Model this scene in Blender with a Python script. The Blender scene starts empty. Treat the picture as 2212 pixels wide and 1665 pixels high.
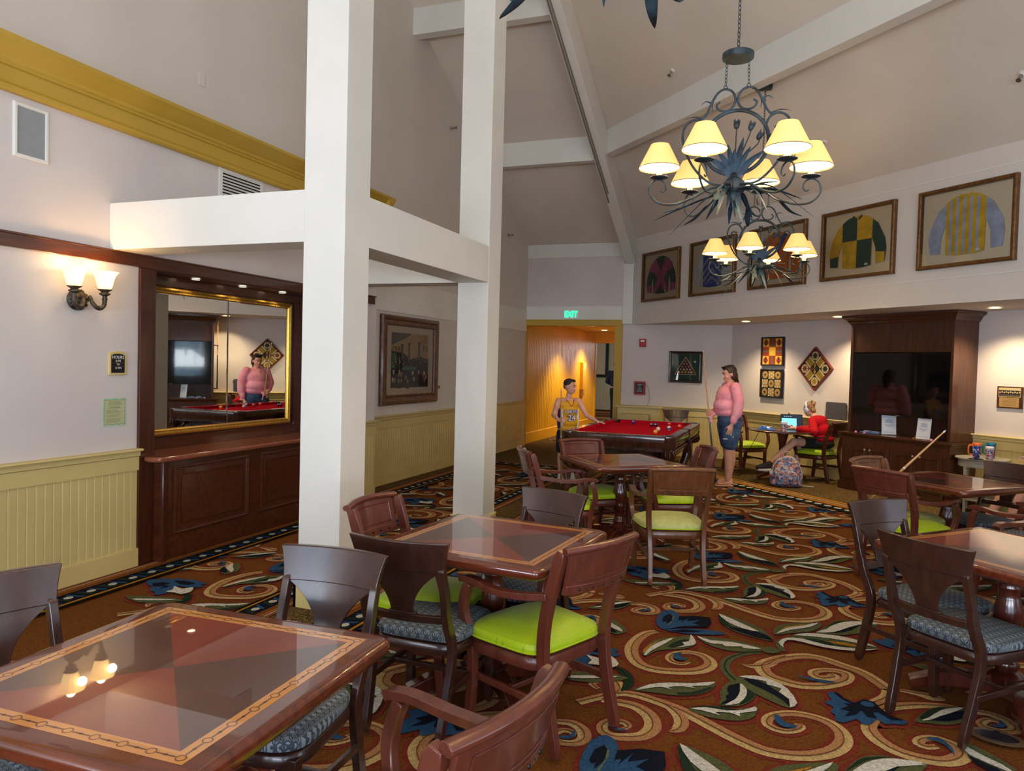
import bpy, bmesh, math, random
from mathutils import Vector, Matrix, Euler
R = math.radians
S2 = 2 ** .5
sc = bpy.context.scene
COL = sc.collection
random.seed(7)

# ------------------------------------------------------------------ camera
cam_d = bpy.data.cameras.new('camera')
cam = bpy.data.objects.new('camera', cam_d)
COL.objects.link(cam)
YAW, PITCH, ROLL = 0.36235295, -0.02964275, 0.02591347
cy_, sy_ = math.cos(YAW), math.sin(YAW)
fw = Vector((-sy_ * math.cos(PITCH), cy_ * math.cos(PITCH), math.sin(PITCH)))
rt = Vector((cy_, sy_, 0)); up = rt.cross(fw)
rt2 = rt * math.cos(ROLL) + up * math.sin(ROLL)
up2 = -rt * math.sin(ROLL) + up * math.cos(ROLL)
m3 = Matrix((rt2, up2, -fw)).transposed()
cam.matrix_world = Matrix.Translation((0, 0, 1.62)) @ m3.to_4x4()
cam_d.sensor_width = 36.0
cam_d.lens = 1593.389 / 2212 * 36.0
cam_d.clip_start = 0.05
cam_d.clip_end = 200
sc.camera = cam

# ------------------------------------------------------------------ world, daylight, exposure
w = bpy.data.worlds.new('sky'); sc.world = w; w.use_nodes = True
bg = w.node_tree.nodes['Background']
bg.inputs[0].default_value = (0.62, 0.78, 1.0, 1)
bg.inputs[1].default_value = 1.6
sc.view_settings.view_transform = 'Standard'
sc.view_settings.look = 'None'
sc.view_settings.gamma = 1.0
sc.view_settings.exposure = 0.0
sc.view_settings.use_curve_mapping = False
sc.cycles.use_denoising = True
sc.cycles.max_bounces = 8
sc.cycles.diffuse_bounces = 5
sc.cycles.glossy_bounces = 5
sc.cycles.transmission_bounces = 6
sc.cycles.caustics_reflective = False
sc.cycles.caustics_refractive = False
sc.cycles.sample_clamp_indirect = 6.0

def light(kind, name, loc, energy, color, rot=(0, 0, 0), size=None, size_y=None, spot=None, blend=.6, radius=.05):
    d = bpy.data.lights.new(name, kind)
    d.energy = energy; d.color = color
    if kind == 'AREA':
        d.shape = 'RECTANGLE'; d.size = size; d.size_y = size_y or size
    elif kind == 'SPOT':
        d.spot_size = spot; d.spot_blend = blend; d.shadow_soft_size = radius
    else:
        d.shadow_soft_size = radius
    o = bpy.data.objects.new(name, d); COL.objects.link(o)
    o.location = loc; o.rotation_euler = rot
    return o
DAY = (0.66, 0.82, 1.0)
WARM = (1.0, 0.76, 0.46)
# daylight through the three tall windows behind the camera and the two in the right wall, plus added upward fills for the ceiling
for x_ in (-3.1, 0.2, 3.5):
    light('AREA', 'daylight', (x_, -3.42, 1.95), 60, (.40, .66, 1.0), (R(90), 0, 0), 2.6, 2.9)
    light('AREA', 'ceiling_fill', (x_, -3.38, 1.5), 240, (.92, .95, 1.0), (R(152), 0, 0), 2.6, 1.6)  # added fill tilted upward to brighten the ceiling, no patio behind it
for y_ in (-1.2, 2.6):
    light('AREA', 'daylight', (5.42, y_, 1.95), 9, (0.8, 0.9, 1.0), (R(90), 0, R(90)), 2.6, 2.9)
    light('AREA', 'ceiling_fill', (5.38, y_, 1.5), 75, (1.0, .97, .94), (R(158), 0, R(90)), 2.6, 1.6)  # same added ceiling fill from the right side

# ------------------------------------------------------------------ materials
MATS = {}
def lin(c):
    c = c / 255.0
    return c / 12.92 if c <= .04045 else ((c + .055) / 1.055) ** 2.4
def rgb(r, g, b):
    return (lin(r), lin(g), lin(b), 1)
class NB:
    def __init__(s, m):
        s.t = m.node_tree; s.b = s.t.nodes['Principled BSDF']
    def n(s, typ, **kw):
        x = s.t.nodes.new(typ)
        for k, v in kw.items():
            if k.startswith('i_'): x.inputs[int(k[2:])].default_value = v
            else: setattr(x, k, v)
        return x
    def l(s, a, b): s.t.links.new(a, b)
def mat(name, col, rough=.6, metal=0, coat=0, coat_r=.05, spec=.5, emit=None, estr=0, trans=0, alpha=1, ior=1.45, sheen=0):
    if name in MATS: return MATS[name]
    m = bpy.data.materials.new(name); m.use_nodes = True
    b = m.node_tree.nodes['Principled BSDF']
    b.inputs['Base Color'].default_value = rgb(*col)
    b.inputs['Roughness'].default_value = rough
    b.inputs['Metallic'].default_value = metal
    b.inputs['Specular IOR Level'].default_value = spec
    b.inputs['Coat Weight'].default_value = coat
    b.inputs['Coat Roughness'].default_value = coat_r
    b.inputs['IOR'].default_value = ior
    if trans: b.inputs['Transmission Weight'].default_value = trans
    if emit:
        b.inputs['Emission Color'].default_value = rgb(*emit)
        b.inputs['Emission Strength'].default_value = estr
    if sheen: b.inputs['Sheen Weight'].default_value = sheen
    MATS[name] = m
    return m
def vary(m, c1, c2, scale=(1, 1, 1), nscale=5, detail=3, rough=None, bump=0, bscale=None, lo=.35, hi=.65):
    """colour mottling by noise in object space"""
    k = NB(m)
    tc = k.n('ShaderNodeTexCoord'); mp = k.n('ShaderNodeMapping'); mp.inputs['Scale'].default_value = scale
    k.l(tc.outputs['Object'], mp.inputs[0])
    nz = k.n('ShaderNodeTexNoise'); nz.inputs['Scale'].default_value = nscale; nz.inputs['Detail'].default_value = detail
    k.l(mp.outputs[0], nz.inputs[0])
    cr = k.n('ShaderNodeValToRGB'); cr.color_ramp.elements[0].position = lo; cr.color_ramp.elements[1].position = hi
    cr.color_ramp.elements[0].color = rgb(*c1); cr.color_ramp.elements[1].color = rgb(*c2)
    k.l(nz.outputs['Fac'], cr.inputs[0]); k.l(cr.outputs[0], k.b.inputs['Base Color'])
    if bump:
        n2 = k.n('ShaderNodeTexNoise'); n2.inputs['Scale'].default_value = bscale or nscale * 8
        k.l(mp.outputs[0], n2.inputs[0])
        bp = k.n('ShaderNodeBump'); bp.inputs['Strength'].default_value = bump; bp.inputs['Distance'].default_value = .01
        k.l(n2.outputs['Fac'], bp.inputs['Height']); k.l(bp.outputs[0], k.b.inputs['Normal'])
    return m
def wood(name, c1, c2, rough=.3, coat=.5, axis=2, coat_r=.08):
    m = mat(name, c1, rough, coat=coat, coat_r=coat_r)
    s = [14, 14, 14]; s[axis] = 1.2
    return vary(m, c1, c2, tuple(s), 2.2, 5, lo=.3, hi=.7)

M = {}
M['wall'] = vary(mat('wall_paint', (208, 200, 196), .85), (206, 197, 193), (211, 203, 198), nscale=1.5)
M['wall_hi'] = vary(mat('upper_wall_paint', (212, 204, 195), .9), (209, 201, 192), (214, 206, 197), nscale=1.2)
M['ceil'] = vary(mat('ceiling_paint', (216, 205, 192), .9), (213, 202, 189), (218, 208, 195), nscale=1.2)
M['trimw'] = vary(mat('white_trim_paint', (222, 220, 212), .55), (219, 217, 209), (225, 223, 215), nscale=2)
M['cream'] = vary(mat('cream_wainscot_paint', (209, 188, 124), .45), (205, 184, 121), (212, 192, 128), nscale=2)
M['mustard'] = vary(mat('mustard_trim_paint', (186, 151, 56), .42), (182, 147, 53), (190, 155, 60), nscale=2)
M['hallyel'] = vary(mat('hall_yellow_paint', (226, 176, 24), .32, coat=.2, coat_r=.25), (222, 172, 22), (230, 180, 28), nscale=2)
M['dwood'] = wood('dark_cherry_wood', (78, 36, 18), (58, 24, 12), .28, .5)
M['dwoodx'] = wood('dark_cherry_wood_long', (88, 42, 20), (62, 27, 13), .28, .5, axis=1)
M['cab'] = wood('cabinet_wood', (84, 47, 26), (60, 31, 17), .35, .4)
M['chairr'] = wood('reddish_chair_wood', (104, 50, 36), (84, 37, 26), .32, .45, coat_r=.15)
M['chaird'] = wood('dark_chair_wood', (62, 34, 26), (46, 24, 18), .3, .5, coat_r=.15)
M['tabler'] = wood('table_edge_wood', (108, 48, 26), (78, 30, 16), .22, .8, axis=0, coat_r=.04)
M['pedest'] = wood('pedestal_wood', (92, 38, 24), (68, 25, 16), .22, .7)
M['iron'] = vary(mat('verdigris_iron', (44, 54, 60), .5, metal=.2), (30, 36, 40), (56, 76, 90), nscale=14, detail=4)
M['leafiron'] = vary(mat('blue_iron_leaf', (34, 54, 72), .5, metal=.2), (26, 38, 50), (40, 72, 98), nscale=16, detail=4)
M['bronze'] = vary(mat('dark_bronze', (58, 52, 44), .45, metal=.5), (40, 34, 28), (82, 74, 62), nscale=30, detail=4)
M['gold'] = vary(mat('gold_leaf', (196, 150, 62), .28, metal=.75), (186, 140, 52), (206, 162, 74), nscale=40)
M['black'] = mat('black_satin', (14, 13, 13), .4)
M['chrome'] = mat('chrome', (200, 200, 200), .15, metal=1)
M['white'] = mat('white_plastic', (225, 222, 214), .5)
M['paper'] = mat('paper_white', (226, 228, 232), .8)
M['mirror'] = mat('mirror_glass', (235, 238, 236), .01, metal=1)

# ------------------------------------------------------------------ mesh helpers
def obj_prop(o, label=None, cat=None, group=None, kind=None):
    if label: o['label'] = label
    if cat: o['category'] = cat
    if group: o['group'] = group
    if kind: o['kind'] = kind
    return o
tag = obj_prop
def thing(name, label, cat, loc=(0, 0, 0), rz=0, group=None):
    o = bpy.data.objects.new(name, None); COL.objects.link(o)
    o.location = loc; o.rotation_euler = (0, 0, rz); o.empty_display_size = .1
    return tag(o, label, cat, group)
class MB:
    def __init__(s):
        s.v = []; s.f = []; s.m = []; s.xf = None
    def T(s, mtx=None):
        s.xf = mtx; return s
    def P(s, p):
        p = Vector(p)
        return tuple(s.xf @ p) if s.xf is not None else tuple(p)
    def add(s, vs, fs, m=0):
        b = len(s.v); s.v += [s.P(p) for p in vs]
        for f in fs: s.f.append(tuple(b + i for i in f)); s.m.append(m)
        return s
    def box(s, a, b, m=0):
        x0, y0, z0 = [min(a[i], b[i]) for i in range(3)]; x1, y1, z1 = [max(a[i], b[i]) for i in range(3)]
        return s.add([(x0, y0, z0), (x1, y0, z0), (x1, y1, z0), (x0, y1, z0), (x0, y0, z1), (x1, y0, z1), (x1, y1, z1), (x0, y1, z1)],
                     [(0, 3, 2, 1), (4, 5, 6, 7), (0, 1, 5, 4), (1, 2, 6, 5), (2, 3, 7, 6), (3, 0, 4, 7)], m)
    def hexa(s, p, m=0):
        return s.add(p, [(0, 3, 2, 1), (4, 5, 6, 7), (0, 1, 5, 4), (1, 2, 6, 5), (2, 3, 7, 6), (3, 0, 4, 7)], m)
    def poly(s, pts, m=0): return s.add(pts, [tuple(range(len(pts)))], m)
    def prism(s, pts, z0, z1, m=0, mtop=None):
        n = len(pts)
        a = sum(pts[i][0] * pts[(i + 1) % n][1] - pts[(i + 1) % n][0] * pts[i][1] for i in range(n))
        if a < 0: pts = pts[::-1]
        vs = [(x, y, z0) for x, y in pts] + [(x, y, z1) for x, y in pts]
        s.add(vs, [tuple(range(n))[::-1]] + [(i, (i + 1) % n, n + (i + 1) % n, n + i) for i in range(n)], m)
        b = len(s.v) - n
        s.f.append(tuple(range(b, b + n))); s.m.append(m if mtop is None else mtop)
        return s
    def slab(s, pts3, nrm, t, m=0):
        """planar polygon given thickness t along nrm"""
        n = len(pts3); nv = Vector(nrm).normalized() * t
        A = [Vector(p) for p in pts3]; B = [p + nv for p in A]
        s.add([tuple(p) for p in A + B], [tuple(range(n))[::-1], tuple(range(n, 2 * n))] + [(i, (i + 1) % n, n + (i + 1) % n, n + i) for i in range(n)], m)
        return s
    def tube(s, pts, r, n=8, cap=True, closed=False, m=0, flat=1.0, up=None):
        pts = [Vector(p) for p in pts]; k = len(pts)
        if not isinstance(r, (list, tuple)): r = [r] * k
        if len(r) != k: r = [r[0] + (r[-1] - r[0]) * i / (k - 1) for i in range(k)]
        rings = []; u = Vector(up) if up else None
        for i in range(k):
            if closed: t = pts[(i + 1) % k] - pts[i - 1]
            else: t = pts[min(i + 1, k - 1)] - pts[max(i - 1, 0)]
            if t.length < 1e-9: t = Vector((0, 0, 1))
            t.normalize()
            if up: a = Vector(up) - t * t.dot(Vector(up))
            else:
                if u is None: u = Vector((0, 0, 1)) if abs(t.z) < .9 else Vector((1, 0, 0))
                a = u - t * t.dot(u)
            if a.length < 1e-6: a = t.orthogonal()
            a.normalize(); u = a; bb = t.cross(a)
            rings.append([pts[i] + a * (r[i] * math.cos(2 * math.pi * j / n)) + bb * (r[i] * flat * math.sin(2 * math.pi * j / n)) for j in range(n)])
        vs = [tuple(p) for rr in rings for p in rr]; fs = []
        for i in range(k if closed else k - 1):
            i2 = (i + 1) % k
            for j in range(n): fs.append((i * n + j, i * n + (j + 1) % n, i2 * n + (j + 1) % n, i2 * n + j))
        if cap and not closed: fs += [tuple(range(n))[::-1], tuple(range((k - 1) * n, k * n))]
        return s.add(vs, fs, m)
    def lathe(s, prof, c=(0, 0, 0), n=24, m=0, sx=1, sy=1, cap=True):
        k = len(prof)
        vs = [(c[0] + r * sx * math.cos(2 * math.pi * j / n), c[1] + r * sy * math.sin(2 * math.pi * j / n), c[2] + z) for r, z in prof for j in range(n)]
        fs = [(i * n + j, i * n + (j + 1) % n, (i + 1) * n + (j + 1) % n, (i + 1) * n + j) for i in range(k - 1) for j in range(n)]
        if cap: fs += [tuple(range(n))[::-1], tuple(range((k - 1) * n, k * n))]
        return s.add(vs, fs, m)
    def ell(s, c, r, n=12, k=8, m=0):
        prof = [(max(math.sin(math.pi * i / k), .001), -math.cos(math.pi * i / k)) for i in range(k + 1)]
        vs = [(c[0] + r[0] * p * math.cos(2 * math.pi * j / n), c[1] + r[1] * p * math.sin(2 * math.pi * j / n), c[2] + r[2] * q) for p, q in prof for j in range(n)]
        fs = [(i * n + j, i * n + (j + 1) % n, (i + 1) * n + (j + 1) % n, (i + 1) * n + j) for i in range(k) for j in range(n)]
        return s.add(vs, fs, m)
    def grid(s, rows, m=0, closed=False):
        k = len(rows); n = len(rows[0]); fs = []
        for i in range(k - 1):
            for j in range(n if closed else n - 1): fs.append((i * n + j, i * n + (j + 1) % n, (i + 1) * n + (j + 1) % n, (i + 1) * n + j))
        return s.add([p for r_ in rows for p in r_], fs, m)
    def sweep(s, prof, a, b, nrm, m=0):
        """profile [(out, z)] swept from a to b (xy), 'out' along nrm (xy)"""
        vs = []
        for p in (a, b):
            for o_, z in prof: vs.append((p[0] + nrm[0] * o_, p[1] + nrm[1] * o_, z))
        n = len(prof)
        return s.add(vs, [(i, (i + 1) % n, n + (i + 1) % n, n + i) for i in range(n)] + [tuple(range(n))[::-1], tuple(range(n, 2 * n))], m)
    def build(s, name, mats, parent=None, smooth=True, bevel=0, seg=2, sub=0, angle=35, solid=0):
        me = bpy.data.meshes.new(name)
        me.from_pydata(s.v, [], s.f)
        if not isinstance(mats, (list, tuple)): mats = [mats]
        for x in mats: me.materials.append(x)
        me.polygons.foreach_set('material_index', s.m)
        bm = bmesh.new(); bm.from_mesh(me); bmesh.ops.recalc_face_normals(bm, faces=bm.faces); bm.to_mesh(me); bm.free()
        if smooth:
            me.polygons.foreach_set('use_smooth', [True] * len(me.polygons))
            me.set_sharp_from_angle(angle=R(angle))
        me.update()
        o = bpy.data.objects.new(name, me); COL.objects.link(o)
        if parent: o.parent = parent
        if solid:
            q = o.modifiers.new('solid', 'SOLIDIFY'); q.thickness = solid; q.offset = 0
        if bevel:
            q = o.modifiers.new('bevel', 'BEVEL'); q.width = bevel; q.segments = seg; q.limit_method = 'ANGLE'; q.angle_limit = R(40)
        if sub:
            q = o.modifiers.new('sub', 'SUBSURF'); q.levels = sub; q.render_levels = sub
        return o
def struct(o): o['kind'] = 'structure'; return o
def cat_rom(pts, k=4, closed=False):
    n = len(pts); out = []
    rng = range(n if closed else n - 1)
    for i in rng:
        if closed: p0, p1, p2, p3 = pts[i - 1], pts[i], pts[(i + 1) % n], pts[(i + 2) % n]
        else: p0, p1, p2, p3 = pts[max(i - 1, 0)], pts[i], pts[i + 1], pts[min(i + 2, n - 1)]
        for j in range(k):
            t = j / k
            out.append(tuple(.5 * ((2 * b) + (-a + c) * t + (2 * a - 5 * b + 4 * c - d) * t * t + (-a + 3 * b - 3 * c + d) * t ** 3) for a, b, c, d in zip(p0, p1, p2, p3)))
    if not closed: out.append(tuple(pts[-1]))
    return out
def rot_z(a, loc=(0, 0, 0)): return Matrix.Translation(loc) @ Matrix.Rotation(a, 4, 'Z')
def copy_tree(o, parent=None):
    c = o.copy(); COL.objects.link(c)
    if parent: c.parent = parent
    for ch in list(o.children): copy_tree(ch, c)
    return c
def text_mesh(body, size, mtx, m, name, parent=None, depth=.001, align='CENTER', bold=0):
    cu = bpy.data.curves.new(name, 'FONT'); cu.body = body; cu.size = size; cu.align_x = align; cu.align_y = 'CENTER'; cu.extrude = depth; cu.offset = bold
    cu.resolution_u = 3
    t = bpy.data.objects.new(name + '_tmp', cu); COL.objects.link(t)
    dg = bpy.context.evaluated_depsgraph_get(); dg.update()
    me = bpy.data.meshes.new_from_object(t.evaluated_get(dg))
    bpy.data.objects.remove(t); bpy.data.curves.remove(cu)
    me.name = name; me.transform(mtx); me.materials.clear(); me.materials.append(m)
    o = bpy.data.objects.new(name, me); COL.objects.link(o)
    if parent: o.parent = parent
    return o

# ------------------------------------------------------------------ wall frames: (origin, along-direction, outward normal into the room)
def wx(n0, d, u, out, z):      # point on a wall: u along, out from the face
    return (n0[0] + d[0] * u[0] if False else 0,)
DV = (1 / S2, -1 / S2)         # along the diagonal walls, left to right
DN = (-1 / S2, -1 / S2)        # their normal, into the room
def dpt(c, u, out=0):          # diagonal plane x+y = c*sqrt2, position u=(x-y)/sqrt2
    x = (c * S2 + u * S2) / 2; y = (c * S2 - u * S2) / 2
    return (x + DN[0] * out, y + DN[1] * out)
ZT = 7.4
# floor slab
mb = MB(); mb.prism([(-5.6, -3.7), (5.7, -3.7), (5.7, 8), (-1.2, 14.6), (-1.2, 28), (-7.5, 28), (-7.5, 14), (-5.6, 13)], -.25, -.02)
M['slab'] = mat('floor_screed', (90, 80, 66), .9)
struct(mb.build('floor', M['slab'], smooth=False))

# ---- carpet: one fitted floor covering, pattern inlaid as coloured pile
def pile(name, c, v=.12, sc_=420):
    m = mat(name, c, 1.0, spec=.05)
    c1 = tuple(int(x * (1 - v)) for x in c); c2 = tuple(min(255, int(x * (1 + v))) for x in c)
    return vary(m, c1, c2, nscale=90, detail=4, bump=.5, bscale=sc_)
CM = ['rust', 'red', 'tan', 'tanp', 'green', 'dgreen', 'cream', 'navy', 'blue', 'ochre', 'olive', 'speck', 'black', 'line', 'cream2', 'rust2']
CC = dict(rust=(104, 63, 28), red=(112, 48, 36), tan=(178, 150, 100), tanp=(160, 118, 80), green=(80, 84, 54), dgreen=(34, 48, 36), cream=(190, 187, 176), navy=(20, 24, 36),
          blue=(42, 74, 108), ochre=(160, 112, 34), olive=(96, 100, 74), speck=(96, 78, 46), black=(20, 17, 17), line=(112, 66, 34), cream2=(186, 184, 170), rust2=(128, 72, 38))
cmats = [pile('carpet_' + k, CC[k]) for k in CM]
CI = {k: i for i, k in enumerate(CM)}
ksp = NB(cmats[CI['speck']])
tc = ksp.n('ShaderNodeTexCoord'); vo = ksp.n('ShaderNodeTexNoise'); vo.inputs['Scale'].default_value = 62; vo.inputs['Detail'].default_value = 2; vo.inputs['Distortion'].default_value = 1.8
ksp.l(tc.outputs['Object'], vo.inputs[0]); crs = ksp.n('ShaderNodeValToRGB')
crs.color_ramp.elements[0].position = .45; crs.color_ramp.elements[0].color = rgb(46, 36, 27)
crs.color_ramp.elements[1].position = .54; crs.color_ramp.elements[1].color = rgb(122, 98, 58)
ksp.l(vo.outputs['Fac'], crs.inputs[0]); ksp.l(crs.outputs[0], ksp.b.inputs['Base Color'])
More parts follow.
